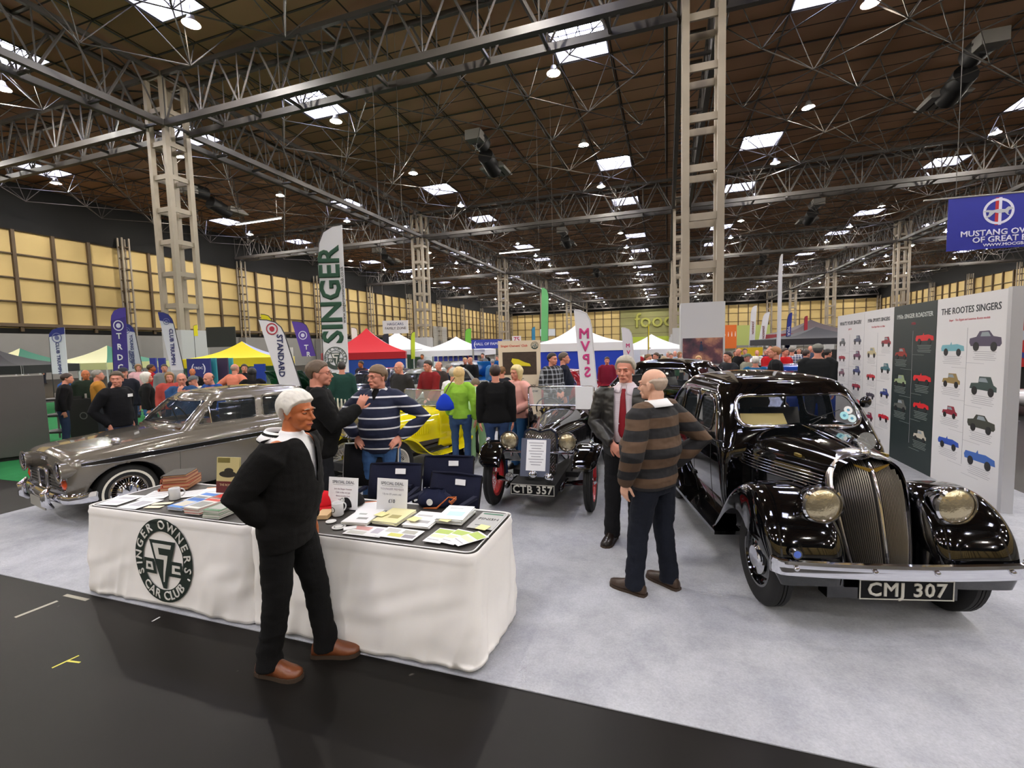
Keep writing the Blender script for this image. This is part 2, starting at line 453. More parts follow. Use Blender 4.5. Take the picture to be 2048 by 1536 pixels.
# space frame of a bay
def frame_mesh():
    m = MB(); zt, zb = HR-.04, 16.4; g = lambda i: -13.5+3*i
    for i in range(10):
        m.tube([(g(i), -13.5, zt), (g(i), 13.5, zt)], .045, 4); m.tube([(-13.5, g(i), zt), (13.5, g(i), zt)], .045, 4)
    apex = {}
    for i in range(9):
        for j in range(9):
            if (i+j) % 2:
                a = apex[i, j] = (g(i)+1.5, g(j)+1.5, zb)
                for p_ in (0, 1):
                    for q in (0, 1): m.tube([a, (g(i+p_), g(j+q), zt)], .028, 4)
    for (i, j), a in apex.items():
        for q in (-1, 1):
            if (i+1, j+q) in apex: m.tube([a, apex[i+1, j+q]], .036, 4)
    return m.mesh('space_frame')
fm = frame_mesh(); fm.materials.append(mat('space frame tube', '38332f', .5))
for bx in range(4):
    for by in range(-2, 5):
        o = bpy.data.objects.new('space_frame', fm); COL.objects.link(o)
        o.location = ((XC[bx]+XC[bx+1])/2, 36+30*by, 0)
        tag(o, 'lattice of thin steel tubes under the brown roof boards', 'roof frame', 'tube lattice frames, one to each roof bay')
# trusses (box girder, two lower chords)
def truss_mesh(L):
    m = MB(); zb, zt = HB+.2, HR-.45; h = L/2-.9
    for s in (-.75, .75):
        m.box((0, s, zb), (2*h, .28, .34)); m.box((0, s, zt), (2*h, .2, .24))
        n = 10; st = 2*h/n
        for i in range(n):
            x0 = -h+i*st; m.bar((x0, s, zb), (x0+st/2, s, zt), .09); m.bar((x0+st/2, s, zt), (x0+st, s, zb), .09)
            m.bar((x0, s, zb), (x0, s, zt), .06)
    for i in range(11):
        x = -h+i*2*h/10; m.box((x, 0, zb), (.12, 1.2, .14)); m.box((x, 0, zt), (.12, 1.2, .14))
        if i < 10: m.bar((x, -.75, zt), (x+2*h/10, .75, zt), .07)
    return m.mesh('roof_truss')
tm = truss_mesh(30.0); tm.materials.append(TRUSS)
for x in XC[1:4]:
    for k in range(len(YC)-1):
        o = bpy.data.objects.new('roof_truss', tm); COL.objects.link(o); o.location = (x, YC[k]+15, 0); o.rotation_euler = (0, 0, PI/2)
        tag(o, 'grey box truss running down the length of the hall between columns', 'truss', 'lengthwise roof trusses')
for y in YC[1:]:
    for k in range(4):
        o = bpy.data.objects.new('roof_truss', tm); COL.objects.link(o); o.location = ((XC[k]+XC[k+1])/2, y, 0); o.scale = ((XC[k+1]-XC[k])/30, 1, 1)
        tag(o, 'grey box truss running across the hall between columns', 'truss', 'crosswise roof trusses')
# columns
def column_parts(o, w=1.5, boxed=4.6, top=HR-.3, cov=None):
    hw = w/2-.13
    m = MB()
    for sx in (-1, 1):
        for sy in (-1, 1): m.box((sx*hw, sy*hw, top/2), (.27, .27, top))
    m.build('column_posts', STEEL, o)
    m = MB(); z = 1.2
    while z < top:
        for s in (-1, 1):
            m.box((0, s*hw, z), (2*hw-.27, .1, .28)); m.box((s*hw, 0, z), (.1, 2*hw-.27, .28))
        z += 1.9
    m.build('column_battens', STEEL, o)
    if boxed:
        m = MB(); P = roundpoly([(-w/2-.06, -w/2-.06), (w/2+.06, -w/2-.06), (w/2+.06, w/2+.06), (-w/2-.06, w/2+.06)], .06)
        m.grid([[(x, y, z) for x, y in P] for z in (0, boxed-.02, boxed)], cu=True, capb=True)
        m.build('column_casing', cov or mat('grey casing', 'b4b4b6', .6), o, smooth=40)
lab = {(1, 1): 'lattice steel column nearest on the left, with a grey casing round its foot',
       (2, 1): 'tall pale lattice column just right of centre, its casing hung with a dark landscape print'}
for i, x in enumerate(XC[1:4]):
    for y in YC:
        k = (y-21)//30
        o = thing('lattice_column', 'pale lattice steel column carrying the roof trusses down the hall', 'column', (x, y, 0), group='lattice columns of the hall')
        if k == 0 and i == 0: o['label'] = 'big lattice steel column at left rising behind the blue-tipped white feather flags'; del o['group']
        if k == 0 and i == 1: o['label'] = 'tall lattice steel column right of centre with a dark landscape print on its casing'; del o['group']
        if k == 1 and i == 0: o['label'] = 'lattice column standing behind the striped-jumper man and the red tent'; del o['group']
        column_parts(o, 1.55, 3.5)
        if k == 0 and i == 1:
            pr = MB().box((0, -.86, 1.55), (1.5, .02, 1.05)).build('landscape_print', None, o)
            mm, nt, b = nodes('landscape print'); tc = nt.nodes.new('ShaderNodeTexCoord'); n = nt.nodes.new('ShaderNodeTexNoise'); n.inputs['Scale'].default_value = 1.6; n.inputs['Detail'].default_value = 6
            r = nt.nodes.new('ShaderNodeValToRGB'); el = r.color_ramp.elements; el[0].position = .35; el[0].color = srgb('241f2c'); el[1].position = .62; el[1].color = srgb('a8755c'); e = el.new(.5); e.color = srgb('57303c')
            nt.links.new(tc.outputs['Object'], n.inputs[0]); nt.links.new(n.outputs[0], r.inputs[0]); nt.links.new(r.outputs[0], b.inputs['Base Color']); b.inputs['Roughness'].default_value = .6
            pr.data.materials.append(mm)
            MB().tube([(-.05, -.875, 1.55), (-.05, -.875, 1.78), (-.05, -.875, 1.86)], [(.07,.01), (.05,.01), (.001,.001)], 8).ell((-.05, -.875, 1.9), (.035, .01, .045)).build('printed_figure', mat('print navy', '1b2740', .7), pr)
wcm = None
for sx, X in ((1, X0), (-1, X1)):
    for k in range(14):
        y = -24+15*k
        o = thing('wall_column', 'slim lattice column standing against the panelled side wall', 'column', (X+sx*.95, y, 0), group='slim lattice columns along the side walls')
        if wcm is None:
            m = MB()
            for a in (-.35, .35):
                for b_ in (-.35, .35): m.box((a, b_, 7.6), (.14, .14, 15.2))
            o1 = m.build('column_posts', STEEL, o)
            m = MB()
            for i in range(12):
                for a in (-.35, .35): m.box((0, a, 1+1.2*i), (.56, .08, .12)); m.box((a, 0, 1+1.2*i), (.08, .56, .12))
            o2 = m.build('column_battens', WPOST, o)
            o3 = MB().box((0, 0, 2.2), (1.1, 1.1, 4.4)).build('column_casing', WLOW, o)
            wcm = (o1, o2, o3)
        else:
            for q in wcm:
                c = q.copy(); COL.objects.link(c); c.parent = o
# lamps
LAMP = mat('lamp bulb', 'ffffff', .5, emit=LAMP_L, emitcol='fff8ec')
def lamp():
    o = thing('high_bay_lamp', 'round high-bay lamp glowing white under the roof frame', 'lamp', group='high-bay lamps hanging under the roof')
    MB().lathe([(.05, .45), (.14, .4), (.18, .24), (.40, 0), (.39, 0), (.17, .22), (.02, .24)], n=14).build('reflector', mat('lamp housing', 'b8b8b8', .4, metal=.5), o, smooth=True)
    MB().ell((0, 0, .02), (.16, .16, .13), 8, 5).build('bulb', LAMP, o, smooth=True)
    MB().tube([(0, 0, .43), (0, 0, 1.0)], .015, 4).build('hanging_rod', TRUSS, o)
    return o
p = lamp(); first = True
for bx in range(4):
    cx = (XC[bx]+XC[bx+1])/2
    for dx in (-7.5, 7.5):
        for y in range(-34, 171, 10):
            o = p if first else dup(p); first = False; o.location = (cx+dx, y+1, 17.4)
# fan heaters in the roof
def heater():
    o = thing('roof_heater', 'boxy dark and silver air unit hanging from the roof', 'air unit', group='air units hanging from the roof')
    m = MB(); m.tube([(0, -1.6, .9), (0, -.2, .9)], .62, 12); m.tube([(0, .2, .2), (0, 2.2, -.3)], .62, 12); m.build('duct', mat('black duct', '101012', .6), o, smooth=40)
    m = MB(); m.grid([[(x*s, y*s+2.6, z) for x, y in ((-1, -1), (1, -1), (1, 1), (-1, 1))] for s, z in ((.7, .3), (1.1, -.2), (1.0, -.3))], cu=True, capa=True, capb=True)
    m.build('outlet', mat('silver outlet', '8d8a86', .5, metal=.2), o)
    MB().box((0, -1.9, .8), (1.2, .9, .7)).build('fan_box', mat('silver outlet', '8d8a86', .5, metal=.2), o)
    m = MB()
    for i in (-.5, 0, .5): m.box((i, 2.6, -.31), (.1, 1.6, .02))
    m.build('outlet_louvre', DARK, o)
    return o
p = heater(); first = True
for x, y in ((-13.6, 36), (16.5, 36), (-13.6, 66), (16.5, 66), (-43, 36), (-43, 66), (-13.6, 96), (16.5, 96)):
    o = p if first else dup(p); first = False; o.location = (x, y-1, 16.9)
# bar lights on thin beams by the left wall
for x, y in ((-40, 38), (-40, 70), (-20, 64)):
    o = thing('hanging_tube_light', 'long thin white tube light hanging under the left bay roof', 'lamp', (x, y, 15.6), group='long tube lights under the left bay')
    MB().tube([(-3, 0, 0), (3, 0, 0)], .07, 6).build('tube', mat('tube light', 'ffffff', .5, emit=3.), o)
    MB().box((0, 0, .12), (6.2, .2, .08)).build('housing', TRUSS, o)
    for s in (-2.5, 2.5): MB().tube([(s, 0, .14), (s, 0, HR-15.6)], .015, 4).build('hanging_rod', TRUSS, o)
# ---------------------------------------------------------------- cars
def wheel(parent, c, R, w, side, kind='disc', rim=.62, rimcol=None, name='wheel', turn=0., hub='chrome', whitewall=False, seg=40):
    "axis along local y; side=+1 outer face towards +y"
    h = w/2; rr = R*rim
    o = bpy.data.objects.new(name, None)
    m = MB(); pr = [(rr, -h*.75), (R*.85, -h), (R*.96, -h*.8), (R, -h*.55), (R, -h*.2), (R-.008, -h*.17), (R-.008, -h*.12), (R, -h*.1), (R, h*.1), (R-.008, h*.12), (R-.008, h*.17), (R, h*.2), (R, h*.55), (R*.96, h*.8), (R*.85, h), (rr, h*.75), (rr-.01, 0), (rr, -h*.75)]
    rot = Matrix.Rotation(turn, 3, 'Z'); ax = rot @ Vector((0, side, 0)); c = Vector(c)
    m.lathe([(a, b) for a, b in pr], c, ax, seg)
    t = m.build(name, RUBBER, parent, smooth=35)
    rm = rimcol or BLACKP
    m = MB(); m.lathe([(rr+.004, h*.8), (rr-.012, h*.82), (rr-.022, h*.5), (rr-.03, -h*.6), (rr-.012, -h*.8), (rr+.004, -h*.8)], c, ax, seg)
    if kind == 'disc':
        m.lathe([(rr-.02, h*.35), (rr*.8, h*.2), (rr*.62, h*.5), (rr*.3, h*.45), (.001, h*.45)], c, ax, seg)
    m.build('rim', rm, t, smooth=50)
    u = ax.orthogonal().normalized(); v = ax.cross(u)
    if kind == 'wire':
        m = MB(); n = 48
        for k in range(n):
            a = 2*PI*k/n; b = a+(.42 if k % 2 else -.42); z0 = h*(.75 if k % 4 < 2 else -.55); z1 = h*.1
            m.tube([c+ax*z0+(u*math.cos(b)+v*math.sin(b))*rr*.2, c+ax*z1+(u*math.cos(a)+v*math.sin(a))*(rr-.02)], .0028, 4)
        m.build('spokes', rm, t)
        m = MB(); m.lathe([(rr*.22, -h*.7), (rr*.24, h*.5), (rr*.17, h*.95), (rr*.1, h*1.2), (.001, h*1.25)], c, ax, 20)
        for k in (0, PI): m.box(c+ax*h*1.1+(u*math.cos(k)+v*math.sin(k))*rr*.2, (.03, .02, .03))
        m.build('hub_nut', CHROME, t, smooth=40)
    else:
        m = MB(); m.lathe([(rr*.62, h*.5), (rr*.6, h*.75), (rr*.4, h*.95), (rr*.36, h*1.1), (.001, h*1.18)], c, ax, 28)
        if kind == 'trim':
            for k in range(36):
                a = 2*PI*k/36; d = u*math.cos(a)+v*math.sin(a); m.tube([c+ax*h*.8+d*rr*.55, c+ax*h*.6+d*rr*.93], .004, 4)
            m.lathe([(rr-.01, h*.85), (rr-.02, h*.95), (rr*.9, h*.75), (rr*.9, h*.6)], c, ax, seg)
        m.build('hub_cap', CHROME, t, smooth=40)
    if whitewall:
        MB().lathe([(R*.82, h*1.01), (R*.78, h*.99), (R*.74, h*.95)], c, ax, seg).build('whitewall_band', mat('whitewall', 'd8d4c8', .6), t)
    return t
def numplate(parent, c, w, h, txt, rot, size, sx=1.):
    o = MB().box((0, 0, 0), (w, h, .012)).build('number_plate', mat('plate black', '050506', .4, spec=.2), parent); o.location = c; o.rotation_euler = rot
    m = MB(); 
    for s in (-1, 1): m.box((0, s*(h/2-.004), .007), (w, .006, .004)); m.box((s*(w/2-.004), 0, .007), (.006, h, .004))
    m.build('plate_border', mat('plate silver', 'b9b7ae', .45), o)
    text(txt, size, mat('plate silver', 'b9b7ae', .45), o, (0, -.002, .009), th=.002, bold=size*.022, name='plate_characters', sx=sx, sp=1.08)
    return o
def lampglass(parent, c, r, d, M=CHROME, name='headlamp', lens=LENS, depth=.16):
    "round headlamp facing direction d"
    c = Vector(c); d = Vector(d).normalized()
    o = MB().lathe([(.001, -depth), (r*.35, -depth*.93), (r*.7, -depth*.65), (r*.95, -depth*.25), (r, -.02), (r*1.04, 0), (r*1.04, .014), (r*.93, .022), (r*.92, .01)], c, d, 32).build(name, M, parent, smooth=50)
    MB().lathe([(.001, .035), (r*.4, .031), (r*.75, .02), (r*.93, .006)], c, d, 28).build('lens', lens, o, smooth=True)
    return o
def ringstack(levels, n=96, p=4.):
    """levels: list of (z, xf, xr, w[, yoff]) -> rounded plan outlines stacked in height"""
    rows = []
    for L in levels:
        z, xf, xr, w = L[:4]; pp = L[4] if len(L) > 4 else p
        cx = (xf+xr)/2; hx = (xf-xr)/2; row = []
        for k in range(n):
            a = 2*PI*k/n
            c, s = math.cos(a), math.sin(a)
            # even spacing on the box, then rounded
            e = 2/pp
            row.append((cx+hx*math.copysign(abs(c)**e, c), w*math.copysign(abs(s)**e, s), z))
        rows.append(row)
    return rows
def boxring(z, xf, xr, w, rf, rr, nx=60, ny=26, nc=8, bow=.0):
    "plan outline with rounded corners; points evenly spread; starts at front centre going +y"
    def side(t): return w
    pts = []
    for i in range(ny//2): pts.append((xf+bow*(1-(i/(ny//2))**2), (w-rf)*i/(ny//2), z))
    for i in range(nc): a = PI/2*i/nc; pts.append((xf-rf+rf*math.cos(a), w-rf+rf*math.sin(a), z))
    for i in range(nx): pts.append((xf-rf+(xr+rr-xf+rf)*i/nx, w, z))
    for i in range(nc): a = PI/2+PI/2*i/nc; pts.append((xr+rr+rr*math.cos(a), w-rr+rr*math.sin(a), z))
    for i in range(ny//2): pts.append((xr, (w-rr)*(1-i/(ny//2)), z))
    mir = [(x, -y, z_) for x, y, z_ in pts[1:]]
    pts.append((xr, 0, z)); return pts+mir[::-1]
def greenhouse(keys, top, nz=34, **kw):
    """keys: (z, xf, xr, w, rf, rr, bow) up to the gutter; top: (rise, fx, rx) roof cap"""
    rows = []; z0, z1 = keys[0][0], keys[-1][0]
    for i in range(nz+1):
        z = lerp(z0, z1, i/nz); q = cr(keys, z); rows.append(boxring(z, q[0], q[1], q[2], q[3], q[4], bow=q[5], **kw))
    last = rows[-1]; rise, xm, flat = top
    for i in range(1, 13):
        a = PI/2*i/12; s = math.cos(a); z = z1+rise*math.sin(a)
        s2 = max(s, .002)
        hx0 = max(p[0] for p in last); hx1 = min(p[0] for p in last); hy = max(p[1] for p in last); m_ = (1-s2)**.8; row = []
        for x, y, _ in last:
            hx = (hx0-xm) if x > xm else (xm-hx1); th = math.atan2(y/hy, (x-xm)/hx); ex, ey = xm+hx*math.cos(th), hy*math.sin(th)
            x, y = lerp(x, ex, m_), lerp(y, ey, m_); row.append((xm+(x-xm)*s2, y*s2, z))
        rows.append(row)
    m = MB(); m.grid(rows, cu=True, capb=True)
    return m
def frame_on(parent, P, plane, off, r, m, name='window_frame', n=6, flat=1.):
    "tube following a carved outline: plane maps 2-d to 3-d"
    return MB().tube([plane(a, b) for a, b in P], r, n, closed=True).build(name, m, parent, smooth=True)
def ysurf(bmt, side):
    "lookup of |y| of a body surface from x,z using a BVH"
    from mathutils.bvhtree import BVHTree
    t = BVHTree.FromBMesh(bmt)
    def f(x, z, lift=.004):
        h = t.ray_cast(Vector((x, side*3, z)), Vector((0, -side, 0)))
        return Vector((x, (h[0].y+side*lift) if h[0] else side*.5, z))
    return f
def fender(path, yin, yout, side, drop, n=14, m=None, lipin=.02):
    """swept wing: path [(x,z)], widths per point, drop: how far the outer edge hangs towards the wheel"""
    rows = []; L = len(path)
    for i, (x, z) in enumerate(path):
        a = Vector(path[max(i-1, 0)]); b = Vector(path[min(i+1, L-1)]); t = (b-a).normalized(); nrm = Vector((-t[1], t[0]))  # inward
        yi, yo, d = yin[i], yout[i], drop[i]; row = []
        for k in range(n+1):
            u = k/n; e = abs(2*u-1); y = yi+(yo-yi)*(.5-.5*math.cos(PI*u)); dep = d*(1-(1-e**3.2)**(1/1.6))
            row.append((x+nrm[0]*dep, side*y, z+nrm[1]*dep))
        rows.append(row)
    mb = m or MB(); mb.grid(rows); return mb

# ======================== the big black pre-war saloon
def big_saloon():
    hd = math.radians(13); o = thing('vintage_saloon_car', 'large gloss black pre-war saloon with tall chrome slatted grille, plate CMJ 307', 'car', (1.33, 3.27, 0), hd-PI/2)
    PB = BLACKP
    # cab
    keys = [(.30, -1.10, -3.35, .60, .05, .35, 0), (.50, -1.10, -3.50, .645, .05, .35, 0), (.75, -1.10, -3.52, .665, .06, .35, 0), (.93, -1.11, -3.42, .665, .10, .35, .01), (1.0, -1.13, -3.36, .66, .14, .35, .03), (1.12, -1.18, -3.24, .635, .16, .35, .06), (1.28, -1.28, -3.08, .60, .16, .36, .07), (1.40, -1.37, -2.92, .565, .17, .38, .07), (1.46, -1.43, -2.80, .525, .19, .38, .07)]
    mb = greenhouse(keys, (.10, -2.15, 0), nz=58, nx=110, ny=64, nc=12)
    bm = mb_bm(mb); bm.normal_update()
    surf = {s: ysurf(bm, s) for s in (1, -1)}
    from mathutils.bvhtree import BVHTree
    tree = BVHTree.FromBMesh(bm)
    def front(y, z, lift=.006):
        h = tree.ray_cast(Vector((1, y, z)), Vector((-1, 0, 0))); return Vector((h[0].x+lift, y, z)) if h[0] else Vector((-1.2, y, z))
    WS = roundpoly([(-.50, 1.135), (.50, 1.135), (.475, 1.385), (-.475, 1.385)], .11, 7)
    W1 = roundpoly([(-1.42, 1.06), (-1.86, 1.06), (-1.86, 1.36), (-1.60, 1.36), (-1.44, 1.28)], .07, 5)
    W2 = roundpoly([(-1.94, 1.06), (-2.38, 1.06), (-2.38, 1.36), (-1.94, 1.36)], .08, 5)
    W3 = roundpoly([(-2.46, 1.06), (-2.85, 1.06), (-2.72, 1.28), (-2.62, 1.35), (-2.46, 1.35)], .08, 5)
    RW = roundpoly([(-.3, 1.16), (.3, 1.16), (.28, 1.32), (-.28, 1.32)], .06, 4)
    gl = []
    f = carve(bm, WS, (1, 2), lambda c, n: c.x > -1.55 and abs(c.y) < .56 and c.z > 1.05, .010); gl.append((split_off(bm, f), 'windscreen'))
    f = carve(bm, RW, (1, 2), lambda c, n: c.x < -2.6 and abs(c.y) < .4, .010); gl.append((split_off(bm, f), 'rear_window'))
    for s in (1, -1):
        for Pp in (W1, W2, W3):
            f = carve(bm, Pp, (0, 2), lambda c, n: c.y*s > .42, .010); gl.append((split_off(bm, f), 'side_window'))
    body = bm_put(bm, 'body', PB, o, smooth=45, thick=.012)
    gws = mat('windscreen glass', '20262a', .02, alpha=.22, spec=.9)
    for b, nm in gl: bm_put(b, nm, gws if nm == 'windscreen' else GLASS, o, push=.008)
    MB().tube([front(y, z, .004) for y, z in WS], [(.013, .017)]*len(WS), 8, closed=True).build('windscreen_surround', CHROME, o, smooth=True)
    for s in (1, -1):
        for Pp in (W1, W2, W3):
            MB().tube([surf[s](x, z, .001) for x, z in Pp], .009, 6, closed=True).build('window_frame', PB, o, smooth=True)
        # raised waist moulding, door shut lines, handles
        MB().tube([surf[s](x, cr([(-3.3, .93), (-2.2, 1.0), (-1.1, 1.0)], x)[0], -.002) for x in np.linspace(-3.3, -1.12, 40)], .010, 6).build('waist_moulding', PB, o, smooth=True)
        for x0 in (-1.38, -1.90, -2.46):
            MB().tube([surf[s](x0, z, -.001) for z in np.linspace(.36, 1.02, 16)], .0035, 4).build('door_gap', DARK, o)
        for x0, in ((-1.50,), (-2.03,)):
            p = surf[s](x0, .93, .02); m = MB(); m.tube([p+Vector((.05, 0, 0)), p, p+Vector((-.05, 0, -.01))], [.004, .01, .005], 8)
            m.tube([p, p-Vector((0, s*.03, 0))], .008, 8); m.build('door_handle', CHROME, o, smooth=True)
        for z0 in (.55, .9):
            p = surf[s](-1.90, z0, .008); MB().box(p, (.06, .02, .03)).build('door_hinge', DARK, o)
        # side valance and running board
        m = MB(); m.box((-1.72, s*.66, .295), (1.55, .22, .03)); m.build('running_board', PB, o)
    # bonnet
    rows = []
    for i in range(31):
        x = lerp(-.30, -1.22, i/30); zt, w, zb = cr([(-1.22, 1.145, .52, .60), (-.9, 1.125, .45, .60), (-.6, 1.10, .34, .60), (-.3, 1.065, .235, .60)], x)
        row = []
        for k in range(41):
            a = PI*k/40; y = -w*math.copysign(abs(math.cos(a))**.62, math.cos(a)); z = zb+(zt-zb)*abs(math.sin(a))**.5+.012*max(0, 1-abs(y)/.05)
            row.append((x, y, z))
        rows.append(row)
    m = MB(); m.grid(rows); bn = m.build('bonnet', PB, o, smooth=60)
    bmt = bmesh.new(); bmt.from_mesh(bn.data); bs = {s: ysurf(bmt, s) for s in (1, -1)}
    MB().tube([(x, 0, cr([(-1.2, 1.152), (-.9, 1.142), (-.6, 1.118), (-.32, 1.083)], x)[0]) for x in np.linspace(-1.17, -.33, 20)], [(.006, .009)]*20, 6).build('bonnet_hinge_strip', CHROME, o, smooth=True)
    for s in (1, -1):
        for k in range(5):
            MB().tube([bs[s](x, .93-.022*k, .004) for x in np.linspace(-1.1, -.38, 24)], .0045, 5).build('bonnet_flash', CHROME, o, smooth=True)
        MB().tube([bs[s](x, 1.0, .001) for x in np.linspace(-1.1, -.34, 24)], .006, 5).build('bonnet_edge', PB, o, smooth=True)
        q = bs[s](-.62, 1.02, .012); MB().box(q, (.07, .02, .02)).build('bonnet_catch', mat('brass', '8a7434', .4, metal=.6), o)
    # radiator shell and grille
    def prow(z):  # x of the centre line
        return cr([(.36, -.10), (.6, -.15), (.85, -.22), (1.0, -.29), (1.07, -.36)], z)[0]
    def half(z):
        if z > .84: return .225*math.sqrt(max(0, 1-((z-.84)/.235)**2.6))
        return cr([(.36, .165), (.55, .195), (.84, .225)], z)[0]
    def shell(sc, back, lift=0.):
        bk = lambda z: back*(.3+.7*((z-.36)/.7)**3)
        pts = []
        for z in np.linspace(.36, 1.075, 40):
            pts.append((z, half(z)*sc))
        left = [(prow(z)-bk(z)-.10*(h/.265)**1.5, -h, z) for z, h in pts]; right = [(prow(z)-bk(z)-.10*(h/.265)**1.5, h, z) for z, h in pts[::-1]]
        return [(x, y, z+lift*((z-.36)/.7)**3) for x, y, z in left+right[1:]]
    m = MB(); m.grid([shell(.99, -.012), shell(1.05, -.012, .016), shell(1.09, .02, .026), shell(1.09, .12, .03), shell(1.02, .16, .02)])
    m.build('radiator_shell', mat('satin chrome', 'dcdade', .2, metal=1), o, smooth=60)
    rows = []
    for z in np.linspace(.37, 1.06, 36):
        h = half(z)*.99; rows.append([(prow(z)-.035-.10*abs(u)**1.5, u*h, z) for u in np.linspace(-1, 1, 21)])
    MB().grid(rows).build('radiator_core', mat('radiator dark', '17120d', .6), o, smooth=True)
    m = MB()
    for s in (-1, 1):
        for k in range(17):
            y = s*(.026+k*.0142); pts = []
            for z in np.linspace(.37, 1.05, 22):
                yy = y*(half(min(z, .84))/.265)
                if abs(yy) < half(z)*.95 and (z < 1.0 or abs(yy) > .02): pts.append((prow(z)-.012-.10*abs(yy/.265)**1.5, yy, z))
            if len(pts) > 2: m.tube(pts, [(.005, .0036)]*len(pts), 4)
    m.build('grille_bars', mat('grille chrome', 'a8a298', .3, metal=1), o)
    MB().tube([(prow(z)+.004, 0, z) for z in np.linspace(.36, 1.07, 24)]+[(-.42, 0, 1.095)], [(.012, .012)]*25, 8).build('grille_centre_bar', CHROME, o, smooth=True)
    # winged badge and mascot disc
    m = MB(); 
    for s in (-1, 1): m.poly([(-.285, 0, 1.005), (-.30, s*.11, 1.035), (-.30, s*.10, 1.02), (-.285, s*.02, .985)], (.01, 0, 0))
    m.build('winged_badge', mat('gold badge', 'b79645', .3, metal=.9), o)
    m = MB(); m.lathe([(.03, 0), (.035, .01), (.02, .03), (.012, .05), (.001, .055)], (-.36, 0, 1.085), n=16); m.tube([(-.36, 0, 1.10), (-.40, 0, 1.14), (-.46, 0, 1.15)], [.014, .012, .004], 8); m.build('mascot_cap', CHROME, o, smooth=True)
    MB().lathe([(.001, -.002), (.058, -.002), (.060, 0), (.058, .002), (.001, .002)], (-.345, .0, 1.175), (1, 0, .1), 28).build('bug_deflector', mat('perspex', 'a8a8a4', .05, alpha=.35), o)
    # wings
    for s in (-1, 1):
        path = [(-.035, .33), (-.02, .42), (-.03, .52), (-.07, .63), (-.13, .72), (-.22, .80), (-.33, .85), (-.45, .865), (-.57, .845), (-.68, .79), (-.78, .70), (-.87, .58), (-.96, .44), (-1.04, .34), (-1.12, .29)]
        yi = [.30, .28, .26, .25, .25, .25, .26, .28, .30, .32, .36, .40, .46, .50, .54]
        yo = [.66, .70, .725, .74, .745, .745, .74, .735, .735, .735, .74, .745, .75, .75, .75]
        dr = [.02, .07, .14, .20, .25, .28, .29, .28, .25, .20, .15, .10, .06, .03, .01]
        N = 48; kp = [(i, *path[i], yi[i], yo[i], dr[i]) for i in range(15)]; q = [cr(kp, 14*i/N) for i in range(N+1)]
        fender([(a[0], a[1]) for a in q], [a[2] for a in q], [a[3] for a in q], s, [a[4] for a in q], n=22).build('front_wing', PB, o, smooth=True)
        # inner valance closing the wing to the bonnet
        rows = []
        for t in np.linspace(0, 1, 14):
            x = lerp(-.12, -1.1, t); zt = cr([(0, .62), (.3, .84), (.55, .82), (.8, .72), (1, .66)], t)[0]
            rows.append([(x, s*.20, .28), (x, s*.24, zt*.7), (x, s*(.30 if t < .5 else .4), zt)])
        MB().grid(rows).build('inner_valance', PB, o, smooth=True)
        path = [(-2.18, .30), (-2.28, .42), (-2.38, .58), (-2.52, .72), (-2.70, .80), (-2.90, .82), (-3.12, .78), (-3.32, .66), (-3.48, .50), (-3.58, .34)]
        kp = [(i, *path[i], .50, [.73, .75, .755, .76, .76, .755, .745, .73, .71, .68][i], [.02, .06, .11, .14, .15, .15, .14, .12, .08, .03][i]) for i in range(10)]; q = [cr(kp, 9*i/36) for i in range(37)]
        fender([(a[0], a[1]) for a in q], [a[2] for a in q], [a[3] for a in q], s, [a[4] for a in q], n=18).build('rear_wing', PB, o, smooth=True)
        h = lampglass(o, (-.13, s*.385, .815), .118, (1, s*.02, -.03), depth=.20)
        MB().tube([(-.25, s*.385, .72), (-.24, s*.385, .60)], [.03, .05], 10).build('lamp_bracket', PB, o, smooth=True)
        pass
        wheel(o, (-.46, s*.585, .325), .325, .135, s, 'disc', rim=.62)
        wheel(o, (-2.78, s*.585, .325), .325, .135, s, 'disc', rim=.62)
    MB().box((-.12, 0, .32), (.1, .75, .16)).build('front_apron', PB, o)
    # bumper
    pts = []
    for t in np.linspace(-1, 1, 41):
        pts.append((.035-.05*t*t-(.05*((abs(t)-.92)/.08)**2 if abs(t) > .92 else 0), t*.72, .462))
    prof = [(-.05, 0), (-.046, .012), (-.024, .016), (0, .012), (.02, .014), (.028, .022), (.047, .018), (.052, 0), (.04, -.006), (0, -.008), (-.04, -.006)]
    rows = [[(x+b, y, z+a) for a, b in prof] for x, y, z in pts]
    MB().grid(rows, cu=True, capa=True, capb=True).build('front_bumper', CHROME, o, smooth=50)
    m = MB()
    for y in (-.6, -.17, .17, .6): m.ell((.035-.05*(y/.735)**2+.016, y, .465), (.012, .016, .016), 10, 6)
    for y in (-.35, .35): m.tube([(.01, y, .455), (-.2, y, .42)], .018, 6)
    m.build('bumper_bolts', CHROME, o, smooth=True)
    MB().lathe([(.001, .02), (.03, .02), (.034, .0), (.034, -.02), (.001, -.02)], (.0, -.60, .555), (1, 0, 0), 24).build('club_badge', CHROME, o, smooth=50)
    MB().lathe([(.001, .004), (.022, .003), (.023, 0)], (.018, -.60, .555), (1, 0, 0), 20).build('badge_enamel', mat('blue enamel', '5570c8', .3), o)
    numplate(o, (.0, .03, .340), .53, .125, 'CMJ 307', (PI/2, 0, PI/2), .118, 1.0)
    # cabin fittings
    m = MB(); m.box((-1.40, 0, .98), (.3, 1.05, .14)); m.build('dashboard', mat('dark walnut', '1c120c', .4), o)
    for y in (-.28, .28):
        m = MB(); m.grid([[(x, y+yy*.24, z) for yy in (-1, -.8, .8, 1)] for x, z in ((-1.75, .70), (-2.15, .68), (-2.22, .95), (-2.28, 1.15), (-2.34, 1.12), (-2.3, .6))]); m.build('front_seat', mat('dark leather', '231d1a', .5), o, smooth=True)
